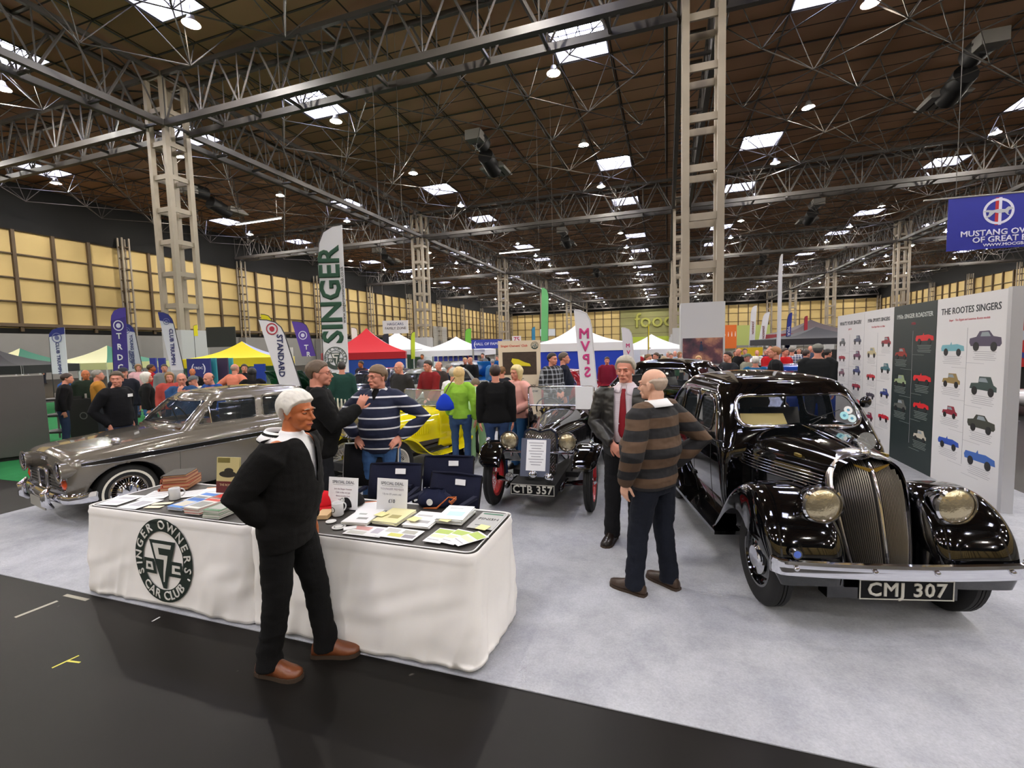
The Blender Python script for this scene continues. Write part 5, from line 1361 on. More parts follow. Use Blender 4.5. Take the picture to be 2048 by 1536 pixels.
# round emblem (disc with ring lettering, triangle and side boxes), drawn flat then draped on the cloth
GRN = mat('emblem green', '14241d', .8); EW = mat('emblem white', 'd4d2cc', .8)
def emblem(kind='dark'):
    "returns list of (mesh, material): unit radius, in the xy plane, facing +z"
    out = []; ring = GRN if kind == 'dark' else mat('emblem grey green', '3c4a44', .7)
    m = MB(); N = 72
    if kind == 'dark': m.grid([[(r*math.cos(a), r*math.sin(a), 0) for a in np.linspace(0, 2*PI, N+1)[:-1]] for r in (.70, .85, 1.0)], cu=True)
    else: m.grid([[(r*math.cos(a), r*math.sin(a), 0) for a in np.linspace(0, 2*PI, N+1)[:-1]] for r in (.93, 1.0)], cu=True); m.grid([[(r*math.cos(a), r*math.sin(a), .001) for a in np.linspace(0, 2*PI, N+1)[:-1]] for r in (.64, .70)], cu=True)
    if kind == 'light':
        m.grid([[(r*math.cos(a), r*math.sin(a), .0005) for a in np.linspace(-PI*.86, -PI*.14, 40)] for r in (.70, .94)])
    out.append((m.mesh('ring'), ring, 'emblem_ring'))
    def flat(pts, z): m = MB(); m.poly([(x, y, z) for x, y in pts]); return m.mesh('f')
    I = Matrix.Identity(4)
    dk = [flat([(-.46, .48), (.46, .48), (.10, -.66), (-.02, -.66)], .002), flat([(-.66, .02), (-.30, .02), (-.22, -.34), (-.70, -.34)], .002), flat([(.30, .02), (.66, .02), (.70, -.34), (.20, -.34)], .002)]
    out.append((join([(q, I) for q in dk], 'd'), ring, 'emblem_triangle'))
    lt = [flat([(-.34, .40), (.32, .40), (.29, .30), (-.14, .30), (-.11, .14), (.19, .14), (.05, -.50), (.01, -.50), (.05, .03), (-.22, .03)], .004), flat([(-.58, -.06), (-.36, -.06), (-.32, -.26), (-.60, -.26)], .004), flat([(.34, -.06), (.60, -.06), (.60, -.12), (.42, -.12), (.42, -.20), (.60, -.20), (.62, -.26), (.32, -.26)], .004)]
    lt2 = [flat([(-.52, -.12), (-.42, -.12), (-.40, -.20), (-.52, -.20)], .006), flat([(-.10, .22), (.02, .27), (.16, .22), (.02, .17)], .006)]
    out.append((join([(q, I) for q in lt], 'l'), EW, 'emblem_letters')); out.append((join([(q, I) for q in lt2], 'l2'), ring, 'emblem_detail'))
    chars = []
    def arc(txt, a0, a1, r, flip, size):
        wd = {'I': .5, 'W': 1.35, ' ': .55, "'": .35, 'L': .85, 'E': .9, 'O': 1.15, 'G': 1.1}; cum = [0.]
        for i in range(1, len(txt)): cum.append(cum[-1]+(wd.get(txt[i-1], 1)+wd.get(txt[i], 1))/2)
        for i, ch in enumerate(txt):
            if ch == ' ': continue
            a = a0+(a1-a0)*(cum[i]/cum[-1]); me = textmesh(ch, size, 0, .006)
            rot = a-PI/2 if not flip else a+PI/2
            chars.append((me, Matrix.Translation((r*math.cos(a), r*math.sin(a), .004)) @ Matrix.Rotation(rot, 4, 'Z')))
    arc("SINGER OWNERS'", math.radians(204), math.radians(-22), .845, False, .30)
    arc('CAR CLUB', math.radians(228), math.radians(316), .845, True, .30)
    out.append((join(chars, 'c'), EW if kind == 'dark' else mat('emblem grey green', '3c4a44', .7), 'emblem_lettering'))
    if kind == 'light': out[-1] = (out[-1][0], ring, 'emblem_lettering')
    return out
EMB_D, EMB_L = emblem('dark'), emblem('light')
def subdiv(me, n):
    bm = bmesh.new(); bm.from_mesh(me); bmesh.ops.triangulate(bm, faces=bm.faces)
    for _ in range(4):
        E = [e for e in bm.edges if e.calc_length() > n]
        if not E: break
        bmesh.ops.subdivide_edges(bm, edges=E, cuts=1); bmesh.ops.triangulate(bm, faces=bm.faces)
    o = me.copy(); bm.to_mesh(o); bm.free(); return o
from mathutils.bvhtree import BVHTree
_b = bmesh.new(); _b.from_mesh(S1.data); _t = BVHTree.FromBMesh(_b); cx = (-4.36-2.70)/2
for me, mt, nm in EMB_D:
    me = subdiv(me, .06)
    for v in me.vertices:
        x = -3.50+v.co.x*.30; z = .37+v.co.y*.31; y = 2.3
        h = _t.ray_cast(Vector((x-cx, -2, max(z, .03))), Vector((0, 1, 0))); yy = (h[0].y if h[0] else -.36)
        v.co = Vector((x-cx, yy-.008-v.co.z*.5, z))
    put(nm, me, mt, C1)
def place_emblem(parent, kind, M, r, prefix=''):
    for me, mt, nm in (EMB_D if kind == 'dark' else EMB_L):
        q = put(nm, me, None, parent) if not me.materials else put(nm, me, None, parent)
        if not me.materials: me.materials.append(mt)
        q.matrix_local = M @ Matrix.Diagonal((r, r, r*.5, 1))
# things on the tables
PAPER = mat('paper white', 'e4e4e6', .6)
def onT(u, v): p = gp(u, v, TZ+.006); return p
_k = [0]
def sheet(u, v, w, h, rot, label, col='e4e4e6', th=.0015, name='leaflet', cat='leaflet', lines=None, z=.006, tint=None, group=None):
    p = onT(u, v); o = thing(name, label, cat, (p.x, p.y, TZ+z), rot, group)
    MB().box((0, 0, th/2), (w, h, th)).build('paper', mat('paper '+col, col, .6), o)
    if lines:
        for i, (x, y, a, b, c) in enumerate(lines): MB().box((x*w, y*h, th+.0005), (a*w, b*h, .0008)).build('print', mat('ink '+c, c, .6), o)
    return o
def magstack(u, v, w, h, n, rot, label, cols, name='book_stack', cat='books', each=.008, title=None):
    p = onT(u, v)
    for i in range(n):
        r = rot+random.uniform(-.05, .05); c = cols[i % len(cols)]; top = i == n-1
        lb = label[0] if top else label[1]
        o = thing(name, lb, cat, (p.x+random.uniform(-.004, .004), p.y+random.uniform(-.004, .004), TZ+.006+i*each), r, None if top else label[2])
        MB().box((0, 0, each/2), (w-.004, h-.004, each*.8)).build('pages', mat('page edge', 'dedcd6', .8), o)
        m = MB(); m.box((0, 0, each*.94), (w, h, each*.1)); m.build('cover', mat('cover '+c, c, .4), o)
        if top and title:
            for (x, y, a, b, cc) in title: MB().box((x*w, y*h, each+.0004), (a*w, b*h, .0006)).build('cover_print', mat('ink '+cc, cc, .5), o)
random.seed(5)
L5 = lambda c: [(0, .36-.12*i, .8, .03, c) for i in range(6)]
sheet(243, 1000, .20, .24, .15, 'crumpled white form at the front left corner of the left table', lines=[(0, .2, .7, .2, 'b8b8c0'), (0, -.2, .7, .2, 'c4c4cc')])
sheet(282, 1008, .19, .22, .05, 'folded drawing leaflet overlapping the crumpled form', lines=[(0, 0, .6, .5, 'b0b0b8')], z=.009)
sheet(318, 989, .20, .26, .5, 'white price list lying diagonally on the left table', lines=L5('b0b0b4'))
sheet(395, 986, .30, .20, .7, 'long white sheet behind the mug on the left table', lines=L5('bcbcc0'))
sheet(428, 984, .20, .28, .55, 'white sheet with an orange edge at the back of the left table', lines=[(0, .46, 1, .06, 'e08a3a'), (0, 0, .7, .03, 'b0b0b4')], z=.009)
sheet(325, 1007, .05, .14, -1.1, 'small cream card strip near the edge of the left table', col='e8dfc4', name='card_strip', cat='card')
p = onT(308, 1014); o = MB().box((p.x, p.y, TZ+.007), (.05, .13, .002), rz=-1.3).build('card_strip', mat('paper e8dfc4', 'e8dfc4', .6)); tag(o, 'second cream card strip lying closest to the round emblem', 'card')
def mug(u, v, label, rot, z=0.):
    p = onT(u, v); o = thing('mug', label, 'mug', (p.x, p.y, TZ+.006+z), rot)
    MB().lathe([(.001, .0), (.036, .0), (.040, .006), (.040, .090), (.0375, .092), (.036, .088), (.036, .012), (.001, .010)], n=28).build('cup', mat('mug white', 'd8d8da', .15), o, smooth=40)
    MB().tube([(.038+.030*math.sin(a), 0, .048+.030*math.cos(a)) for a in np.linspace(.15, PI-.15, 12)], .005, 8).build('handle', mat('mug white', 'd8d8da', .15), o, smooth=True)
    rows = [[((.0408)*math.cos(PI+b), .0408*math.sin(PI+b), .048+a) for b in [(r*math.cos(t))/.04 for t in np.linspace(0, 2*PI, 25)[:-1]] for a in []] for r in ()]
    m = MB(); R_ = [.021, .015]; g = [[(.0410*math.cos(PI+r*math.cos(t)/.041), .0410*math.sin(PI+r*math.cos(t)/.041), .048+r*math.sin(t)) for t in np.linspace(0, 2*PI, 25)[:-1]] for r in R_]
    m.grid(g, cu=True); m.build('mug_badge', mat('badge print', '2b3a34', .5), o)
    return o
mug(350, 998, 'white mug with a round club badge on the left table', 1.0)
mug(676, 1030, 'white mug with a round club badge on the right table, beside the black cap', 1.3)
# worn red bound volumes
p = onT(362, 972); z = TZ+.006; cols = ('8a4630', '9a4a32', '7c3d2a', '8f4a33', '3f3a35')
lbs = ('lowest worn red bound book in the stack at the back left', 'second red bound book from the bottom of the back left stack', 'third red bound book up in the back left stack', 'fourth red bound book, just under the dark one', 'dark bound book topping the red stack at the back left')
for i, c in enumerate(cols):
    o = thing('book', lbs[i], 'book', (p.x+.012*(i % 2)-.01*i*.3, p.y+.008*(i % 3), z), .55+.06*math.sin(i*2.3)); h = .026 if i < 4 else .022; w, d = .22-.008*i, .29-.012*i
    m = MB(); m.box((0, 0, .002), (w, d, .004)); m.box((0, 0, h-.002), (w, d, .004)); m.tube([(-w/2, -d/2, h/2), (-w/2, d/2, h/2)], [(h/2, .006)]*2, 8); m.build('binding', mat('binding '+c, c, .7, var=.2, vs=20), o)
    MB().box((.004, 0, h/2), (w-.012, d-.014, h-.008)).build('pages', mat('old pages', 'b98f6c', .9), o); z += h
# upright book
p = onT(452, 988); o = thing('book', 'tall book with a vintage car painting on its cover, propped upright', 'book', (p.x, p.y+.02, TZ+.006), .12)
b = MB().box((0, 0, .15), (.22, .018, .30)).build('cover', mat('cover green cream', 'b9ad7a', .35), o); o.rotation_euler = (-.12, 0, .12)
MB().box((0, -.0095, .05), (.22, .001, .10)).build('title_band', mat('maroon cover', '571414', .35), o)
MB().box((-.04, -.0095, .275), (.12, .001, .04)).build('painted_sign', mat('cover olive', '6f6636', .35), o)
m = MB(); m.ell((.0, -.0095, .16), (.085, .001, .028)); m.ell((.01, -.0095, .19), (.045, .001, .022)); m.build('painted_car', mat('cover dark car', '26231c', .35), o)
text('THE ROOTES', .026, mat('cover gilt', 'c9b58a', .4), o, (0, -.0108, .07), (PI/2, 0, 0), th=.0004)
# magazine stacks at the front
magstack(375, 1012, .150, .21, 3, .02, ('top magazine of the blue stack, first in the front row', 'magazine inside the blue-topped stack on the left table', 'magazines in the blue stack'), ['3f78c4', '2f66b4', '4a86d0'], 'magazine', 'magazine', .009, [(0, .36, 1, .2, '2c62b0'), (0, -.1, .8, .5, 'c7c2b4')])
magstack(410, 1019, .150, .21, 5, .02, ('top magazine of the red stack, second in the front row', 'magazine inside the red-topped stack on the left table', 'magazines in the red stack'), ['b4493c', 'd0cdc6', 'a54136'], 'magazine', 'magazine', .010, [(0, .36, 1, .2, 'c23a30'), (0, -.1, .8, .5, '8b8d88')])
magstack(448, 1027, .150, .21, 6, .02, ('top magazine of the green stack, nearest the man in the black jacket', 'magazine inside the green-topped stack on the left table', 'magazines in the green stack'), ['4a7d55', 'd0cdc6', '3f7049'], 'magazine', 'magazine', .010, [(0, .36, 1, .2, '3f8a58'), (0, -.1, .8, .5, '9ea09b')])
magstack(405, 998, .150, .21, 2, .02, ('blue and white magazine in the back row, behind the red stack', 'magazine under the blue and white one in the back row', 'magazines in the back row left'), ['7fa3d8', 'd8d8d8'], 'magazine', 'magazine', .009, [(0, .3, 1, .25, '3a7ad0'), (0, -.15, .8, .4, '777c80')])
magstack(437, 1001, .150, .21, 2, .02, ('red and white magazine in the back row, behind the green stack', 'magazine under the red and white one in the back row', 'magazines in the back row right'), ['d8d8d8', 'c63a34'], 'magazine', 'magazine', .009, [(0, .3, 1, .25, 'd03028'), (0, -.15, .8, .4, '6a5a58')])
# right table
def dealsign(u, v, label, lines, rz):
    p = onT(u, v); o = thing('price_sign', label, 'sign', (p.x, p.y, TZ+.006), rz)
    b = MB().box((0, 0, .115), (.25, .003, .23)).build('sign_card', PAPER, o); b.rotation_euler = (-.15, 0, 0)
    MB().poly([(-.04, .0, .005), (.04, 0, .005), (.03, .09, 0), (-.03, .09, 0)], (0, 0, .002)).build('strut', PAPER, o)
    for t, s, z, c, bd in lines:
        q = text(t, s, mat('sign ink '+c, c, .6), b, (0, -.0025, z), (PI/2, 0, 0), th=.0005, bold=bd)
    MB().box((0, -.002, .176), (.17, .0008, .002)).build('underline', mat('sign ink 6a6a70', '6a6a70', .6), b)
    return o
dealsign(685, 1018, 'white SPECIAL DEAL sign standing behind the red cap', [('SPECIAL DEAL', .030, .195, '6a6a70', .0003), ('Join the Singer Owners', .016, .145, 'a08a96', 0), ('Club today and get', .016, .120, 'a08a96', 0), ('three months free', .016, .095, 'a08a96', 0), ('worth of £2', .016, .070, 'a08a96', 0)], .05)
dealsign(783, 1022, 'white SPECIAL DEAL sign offering £10 younger membership', [('SPECIAL DEAL', .030, .195, '6a6a70', .0003), ('YOUNGER MEMBER', .022, .155, 'b0a8b4', 0), ('Up to 25 years old', .020, .120, 'a8a8b0', 0), ('£10', .036, .070, '55555c', .0006)], .02)
def capthing(u, v, label, col, rz, badge=True, z=0.):
    p = onT(u, v); o = thing('baseball_cap', label, 'cap', (p.x, p.y, TZ+.006+z), rz); M = cloth(col)
    bm = mb_bm(MB().ell((0, 0, 0), (.095, .082, .115), 32, 20)); bmesh.ops.delete(bm, geom=[f for f in bm.faces if f.calc_center_median().z < .012], context='FACES')
    c = bm_put(bm, 'crown', M, o, smooth=True, thick=.003)
    m = MB(); m.grid([[(.07+r*.085*math.cos(a*.9), .078*math.sin(a)*(1-.0*r), .012+.012*math.cos(a*1.2)-.006*r) for a in np.linspace(-1.25, 1.25, 17)] for r in (0, .35, .7, 1.)]); pk = m.build('peak', M, o, smooth=True); pk.modifiers.new('s', 'SOLIDIFY').thickness = .004
    MB().ell((0, 0, .116), (.008, .008, .004), 10, 6).build('button', M, o)
    if badge: 
        b = MB().lathe([(.001, .003), (.030, .002), (.030, 0)], (.082, 0, .058), (1, 0, .45), 24).build('cap_badge', mat('cap badge', 'd6d8d4', .6), o)
        MB().lathe([(.020, .0036), (.022, .004), (.024, .0036)], (.082, 0, .058), (1, 0, .45), 24).build('badge_ring', mat('badge print', '2b3a34', .5), b)
    return o
capthing(705, 1012, 'black baseball cap with a round white badge on the right table', '141316', math.radians(-112))
capthing(650, 1012, 'red baseball cap half hidden behind the man in the black jacket', 'c21420', math.radians(-60), False)
p = onT(870, 1010); o = thing('drawstring_bag', 'navy fabric bag with a round badge and orange cord handles', 'bag', (p.x, p.y, TZ+.006), .1)
m = MB(); rows = []
for z, w, d in ((0, .12, .06), (.03, .135, .075), (.07, .125, .065), (.095, .09, .04), (.11, .085, .025), (.125, .09, .02)):
    rows.append([(w*math.copysign(abs(math.cos(a))**.7, math.cos(a)), d*math.sin(a)+.004*math.sin(a*7), z+.004*math.sin(a*9)) for a in np.linspace(0, 2*PI, 41)[:-1]])
m.grid(rows, cu=True, capa=True); m.build('bag_body', cloth('151a33'), o, smooth=True)
MB().lathe([(.001, .002), (.024, .002), (.024, 0)], (-.01, -.074, .045), (0, -1, .1), 24).build('bag_badge', mat('cap badge', 'd6d8d4', .6), o)
for k in range(3): MB().tube([(.10+.01*k, -.02, .05), (.15, -.05-.01*k, .03+.012*k), (.17, .0, .05+.01*k), (.12, -.03, .075), (.05, -.09, .006+.004*k), (-.05, -.095, .006)], .0035, 6).build('cord', mat('orange cord', 'b8622a', .7), o, smooth=True)
magstack(728, 1037, .19, .26, 3, .10, ('top white magazine of the stack in front of the black cap', 'magazine inside the white stack in front of the black cap', 'magazines in the white stack'), ['e6e6e8'], 'magazine', 'magazine', .008, [(-.1, .1, .3, .08, '9aa09a'), (.1, -.2, .4, .12, '8a8a88')])
magstack(790, 1037, .19, .26, 3, -.04, ('cream-covered magazine with a car sketch, before the £10 sign', 'magazine under the cream-covered one', 'magazines in the cream stack'), ['e2dba6'], 'magazine', 'magazine', .008, [(.1, -.1, .4, .22, 'a39a62')])
magstack(848, 1042, .19, .26, 2, .03, ('white price booklet between the cream magazine and the blue-tinted one', 'booklet under the white price booklet', 'booklets in the white pile'), ['e9e9ea'], 'magazine', 'magazine', .008, [(-.1, .2, .6, .1, 'b6b6b8'), (.1, -.2, .5, .16, 'a3a3a5')])
magstack(912, 1035, .19, .26, 4, .05, ('white magazine with pale blue print, topmost of the right-hand stack', 'magazine inside the right-hand white stack', 'magazines in the right-hand stack'), ['e8ecef'], 'magazine', 'magazine', .009, [(.05, -.1, .6, .3, 'b7dbe4'), (-.1, .3, .5, .08, 'c0c8cc')])
o = sheet(975, 1042, .18, .29, .0, 'grey newsletter with a green heading at the right end of the table', col='a9aaa8', name='newsletter', cat='newsletter', lines=[(0, .40, .8, .07, '2f6a52'), (0, -.3, .6, .02, '5a5a5a')], z=.008)
text('FINISH', .05, mat('ink 2a2a2c', '2a2a2c', .6), o, (0, .02, .003), (0, 0, 0), th=.0004, name='cover_lettering')
for (u, v, lb) in ((764, 1037, 'yellow sticky note hanging off the cream magazine'), (829, 1047, 'pale yellow sticky note on the white price booklet'), (893, 1048, 'pale yellow sticky note in front of the blue-print magazine'), (966, 1057, 'yellow sticky note lying on the grey newsletter, nearest the table corner')):
    p = onT(u, v); tag(MB().box((p.x, p.y, TZ+.038 if u < 950 else TZ+.014), (.075, .075, .0012), rz=-.2).build('sticky_note', mat('sticky note', 'e6dd9c', .7)), lb, 'note')
m = sheet(735, 1062, .27, .15, .02, 'white photo leaflet lying flat at the front of the right table', lines=[(-.2, .2, .45, .35, 'cf9a94'), (-.2, -.25, .45, .3, 'c6c6c0'), (.28, .1, .3, .5, 'b9b4c0')])
sheet(800, 1068, .27, .15, -.02, 'photo leaflet with small yellow and grey pictures beside the first', lines=[(-.25, .2, .35, .35, 'bdbdb8'), (.2, .2, .35, .35, 'a8a89e'), (-.05, -.2, .35, .3, 'c9c86a'), (.3, -.2, .3, .3, '8c8890')], z=.009)
for i, (u, v, r, lb) in enumerate(((880, 1073, .25, 'leaflet with green car photos, left one of the fan at the front edge'), (912, 1076, .1, 'leaflet with green car photos, middle one of the fan'), (938, 1080, -.35, 'leaflet with green car photos, right one of the fan'))):
    sheet(u, v, .12, .21, r-.3, lb, lines=[(0, .28, .9, .3, 'a9bf5e'), (0, -.05, .9, .2, 'd5dcb2'), (0, -.32, .8, .04, 'b0b0b4')], z=.012+.002*i)
for (u, v, r, lb) in ((678, 1054, .045, 'round white badge sticker at the front left of the right table'), (662, 1043, .035, 'smaller round black and silver badge beside the white mug')):
    p = onT(u, v); o = thing('badge_disc', lb, 'badge', (p.x, p.y, TZ+.006)); MB().lathe([(.001, .004), (r, .004), (r, 0)], n=28, cap=True).build('disc', mat('badge face', 'd6d6d4' if r > .04 else '2a2a2c', .4), o); MB().lathe([(r*.6, .005), (r*.66, .0055), (r*.72, .005)], n=28).build('disc_ring', mat('badge print' if r > .04 else 'badge silver', '2b3a34' if r > .04 else 'c8c8c8', .5), o)
p = onT(700, 1057); tag(MB().box((p.x, p.y, TZ+.009), (.05, .08, .006), rz=-.9).build('card_box', PAPER), 'small white card lying right of the round badge sticker', 'card')
p = onT(738, 1022); o = sheet(742, 1016, .2, .28, .5, 'white leaflet with an orange edge between the two signs', lines=[(0, .47, 1, .05, 'd8743a')], z=.009)
tag(MB().box((onT(650, 1032).x, onT(650, 1032).y, TZ+.02), (.09, .13, .028), rz=.3).build('wooden_box', mat('pale wood', 'c9a77a', .6)), 'small pale wooden box in front of the red cap', 'box')
# folding chairs behind the tables
def camp_chair(loc, rz, label, col, framecol, w=.50, h=.92, tagged=True, seat=.44, txt=None):
    o = thing('folding_chair', label, 'chair', loc, rz); F = mat('chair frame '+framecol, framecol, .35, metal=.6); C_ = cloth(col)
    for s in (-1, 1):
        MB().tube([(-.20, s*w/2, 0), (.22, s*w/2, seat+.16)], .010, 8).build('leg', F, o); MB().tube([(.22, s*w/2, 0), (-.16, s*w/2, seat+.02), (-.26, s*w/2, h)], .010, 8).build('leg', F, o)
        MB().box((.04, s*w/2, seat+.18), (.34, .04, .02)).build('armrest', C_, o)
        MB().tube([(-.15, s*w/2, seat+.16), (.22, s*w/2, seat+.17)], .009, 6).build('arm_tube', F, o)
    rows = [[(x, y, z-.02*(1-(2*y/w)**2)) for y in np.linspace(-w/2, w/2, 9)] for x, z in ((-.15, seat), (0, seat-.015), (.2, seat+.02))]
    q = MB().grid(rows).build('seat', C_, o, smooth=True); q.modifiers.new('s', 'SOLIDIFY').thickness = .008
    rows = [[(x-.02*(1-(2*y/w)**2), y, z) for y in np.linspace(-w/2, w/2, 9)] for x, z in ((-.17, seat+.06), (-.21, lerp(seat, h, .55)), (-.262, h))]
    q = MB().grid(rows).build('backrest', C_, o, smooth=True); q.modifiers.new('s', 'SOLIDIFY').thickness = .010
    MB().tube([(-.26, -w/2, h), (-.265, 0, h+.01), (-.26, w/2, h)], .010, 8).build('top_rail', F if framecol != '14141a' else C_, o, smooth=True)
    if tagged:
        t = MB().box((0, 0, 0), (.004, .10, .05)).build('maker_tag', WHITE, o); t.location = (-.232, .05, h-.06); t.rotation_euler = (0, -.2, 0)
        if txt: text(txt, .04, mat('tag ink', '1a1a1a', .6), t, (.004, 0, 0), (PI/2, 0, PI/2), th=.0005)
    return o
camp_chair((-2.80, 3.70, 0), math.radians(-75), 'black camping chair with a pale metal frame behind the black-jacketed man', '16161b', 'b9babf', .56, .92, txt='IDST')
camp_chair((-2.36, 3.42, 0), math.radians(-80), 'navy camping chair directly behind the two SPECIAL DEAL signs', '12152a', '14141a', .50, .80)
camp_chair((-2.02, 3.84, 0), math.radians(-80), 'navy camping chair with a white tag right of the jeans-wearing man', '12152a', '14141a', .50, .79)
camp_chair((-1.78, 3.36, 0), math.radians(-95), 'navy camping chair furthest right, behind the fabric bag', '12152a', '14141a', .50, .76)
# display wall
def yboard(u, X=3.28): # where the wall line passes behind pixel u at eye level
    d = FW + RT*((u-1024)/F_PX) - UP*((700-768)/F_PX); return d.y*X/d.x
H = 2.33; PW = mat('panel white', 'd3d2d4', .6); PD = mat('panel dark green', '1d2a2a', .5)
edges = [yboard(2008), yboard(1868), yboard(1783), yboard(1725), yboard(1672)]
import itertools
def carpic(parent, x, y, s, col, kind=0):
    "small printed car picture on a panel (flat print)"
    m = MB(); a = [(-1, -.1), (-.98, .12), (-.55, .2), (-.35, .48), (.25, .50), (.5, .22), (.95, .15), (1.0, -.15), (.9, -.28), (-.9, -.28)]
    if kind == 1: a = [(-1, -.05), (-.9, .15), (-.2, .18), (-.1, .35), (-.05, .18), (.4, .22), (.95, .1), (1, -.2), (-.95, -.25)]
    if kind == 2: a = [(-.9, -.2), (-.8, .1), (-.3, .15), (-.25, .5), (.5, .52), (.7, .1), (.9, .0), (.9, -.25)]
    m.poly([(x+p*s, y+q*s*.8, .0) for p, q in a], (0, 0, .002)); o = m.build('car_picture', mat('print '+col, col, .5), parent)
    m = MB()
    for q in (-.55, .55): m.lathe([(.001, .004), (s*.19, .004), (s*.19, 0)], (x+q*s, y-.24*s, 0), (0, 0, 1), 14)
    m.build('picture_wheels', mat('print black', '1a1a1c', .5), o)
    if kind != 1: MB().poly([(x-.28*s, y+.17*s, .003), (x-.2*s, y+.34*s, .003), (x+.2*s, y+.35*s, .003), (x+.36*s, y+.17*s, .003)]).build('picture_window', mat('print glass', '8a949a', .5), o)
spec = [("THE ROOTES SINGERS", PW, '20242c', 'Singer - The Elegant and Luxurious Rootes models', [('6fa8b4', -.22, 1.72, .15, 1), ('4c4358', .24, 1.80, .17, 0), ('8f7848', -.22, 1.32, .13, 2), ('3a4a48', .24, 1.30, .16, 2), ('8a2436', -.22, .93, .11, 2), ('3a3c34', .24, .88, .15, 0), ('2c4fae', -.22, .56, .14, 1), ('3a64b0', .24, .50, .17, 1)]),
 ("1950s SINGER ROADSTER", PD, 'c8ccc8', '1950s', [('c81e24', .26, 1.85, .16, 1), ('8a2a22', -.28, 1.62, .14, 2), ('8fa07a', -.28, 1.22, .14, 2), ('d02028', .24, 1.30, .16, 1), ('cc1c24', .24, .92, .14, 1), ('5a5c58', -.26, .85, .15, 2), ('b8b2a4', .24, .5, .13, 2)]),
 ("1930s SPORTS SINGERS", PW, '20242c', 'From Singer Nine to Le Mans', [('8a2a34', .28, 1.80, .14, 2), ('b7ab84', -.2, 1.62, .15, 2), ('3f6a74', .28, 1.38, .14, 2), ('b83038', -.2, 1.22, .13, 1), ('2f3e80', .28, .98, .13, 2), ('4a4450', -.2, .9, .13, 1), ('c02030', .28, .60, .14, 1), ('8a2440', -.22, .52, .13, 2)]),
 ("WHAT'S YOUR SINGER?", PW, '20242c', 'spot it', [('5a5c60', -.28, 1.80, .11, 2), ('4a4f68', .28, 1.84, .12, 2), ('9a2434', -.28, 1.5, .11, 1), ('6a3a58', .28, 1.56, .12, 2), ('7a5060', -.28, 1.2, .11, 2), ('3c4478', .28, 1.28, .12, 2), ('4a5070', -.28, .9, .11, 2), ('a02838', .28, 1.0, .12, 1), ('c82038', .28, .72, .12, 1)])]
lbl = ['tall white display panel nearest the camera, with eight car pictures', 'dark green display panel about roadsters between two white panels', 'white display panel about 1930s sports cars left of the dark panel', 'furthest white display panel asking what your car is']
for i, (title, M_, tc, sub, cars) in enumerate(spec):
    y0, y1 = edges[i], edges[i+1]; w = y1-y0; o = thing('display_board', lbl[i], 'display board', (3.28, (y0+y1)/2, 0), -PI/2)
    # local: +x runs along the wall towards the camera, panel face looks to -y (towards the stand)
    MB().box((0, .05, H/2), (w, .06, H)).build('board', M_, o)
    if i == 0: MB().box((w/2+.03, .06, H/2), (.06, .10, H+.02)).build('end_post', mat('panel post', 'b9b9bc', .4, metal=.4), o)
    f = bpy.data.objects.new('printed_face', MB().box((0, 0, 0), (w-.01, H-.02, .002)).mesh('printed_face')); COL.objects.link(f); f.data.materials.append(M_); f.parent = o; f.location = (0, .018, H/2); f.rotation_euler = (PI/2, 0, 0)
    sx = w/1.02; g = lambda y: y-H/2
    text(title, .085*sx if i == 0 else .075*sx, mat('panel ink '+tc, tc, .6), f, (0, g(2.16), .002), th=.0006, bold=.0012, sx=1.02)
    text(sub, .045*sx*(20/max(20, len(sub)))**.5, mat('panel red', 'b8243a', .6), f, (0, g(2.05), .002), th=.0005, shear=.3)
    m = MB(); m.box((0, g(1.15), .0015), (.006, 1.6, .001)); m.build('timeline', mat('panel line', '9a9aa0' , .6), f)
    m = MB()
    for j, (c, x, y, s, kd) in enumerate(cars):
        carpic(f, x*w, g(y), s*w*1.22, c, kd)
        for q in range(5): m.box((x*w-.0*q, g(y)-s*w*.55-.022*q, .0015), (.30*w*(1-.1*(q % 3)), .006, .001))
        m.box(((x*w)*.5, g(y)-s*w*.55-.13, .0015), (abs(x*w), .004, .001))
    m.build('captions', mat('panel text '+tc, 'a6a6ac' if M_ is PW else '7c8884', .6), f)
# beige roll-up banner beside the tourer
p = at(1041, 800, 9.0); o = thing('pull_up_banner', 'beige club banner with a photo of a yellow tourer, behind the black two-seater', 'banner', (p.x, p.y, 0), math.radians(12)); BE = mat('banner beige', 'd9c9b2', .6)
MB().box((0, 0, 1.02), (.82, .012, 1.96)).build('banner_sheet', BE, o); MB().box((0, 0, .03), (.88, .2, .06)).build('banner_base', TUBE, o); MB().tube([(0, .03, .03), (0, .03, 2.0)], .012, 6).build('banner_pole', TUBE, o)
text("Singer Owners' Club", .062, mat('banner red', 'c8382c', .6), o, (-.10, -.008, 1.90), (PI/2, 0, 0), th=.001, bold=.001)
place_emblem(o, 'light', Matrix.Translation((.30, -.008, 1.90)) @ Matrix.Rotation(PI/2, 4, 'X'), .075)
MB().box((0, -.008, 1.56), (.66, .004, .44)).build('banner_photo', mat('photo woods', '3b2d26', .5, var=.5, vs=20), o)
m = MB(); m.poly([(-.16, -.012, 1.60), (-.14, -.012, 1.66), (-.02, -.012, 1.64), (.1, -.012, 1.58), (.2, -.012, 1.55), (.22, -.012, 1.50), (-.1, -.012, 1.52)], (0, -.002, 0)); m.build('photo_car', mat('photo yellow', 'd8c824', .5), o)
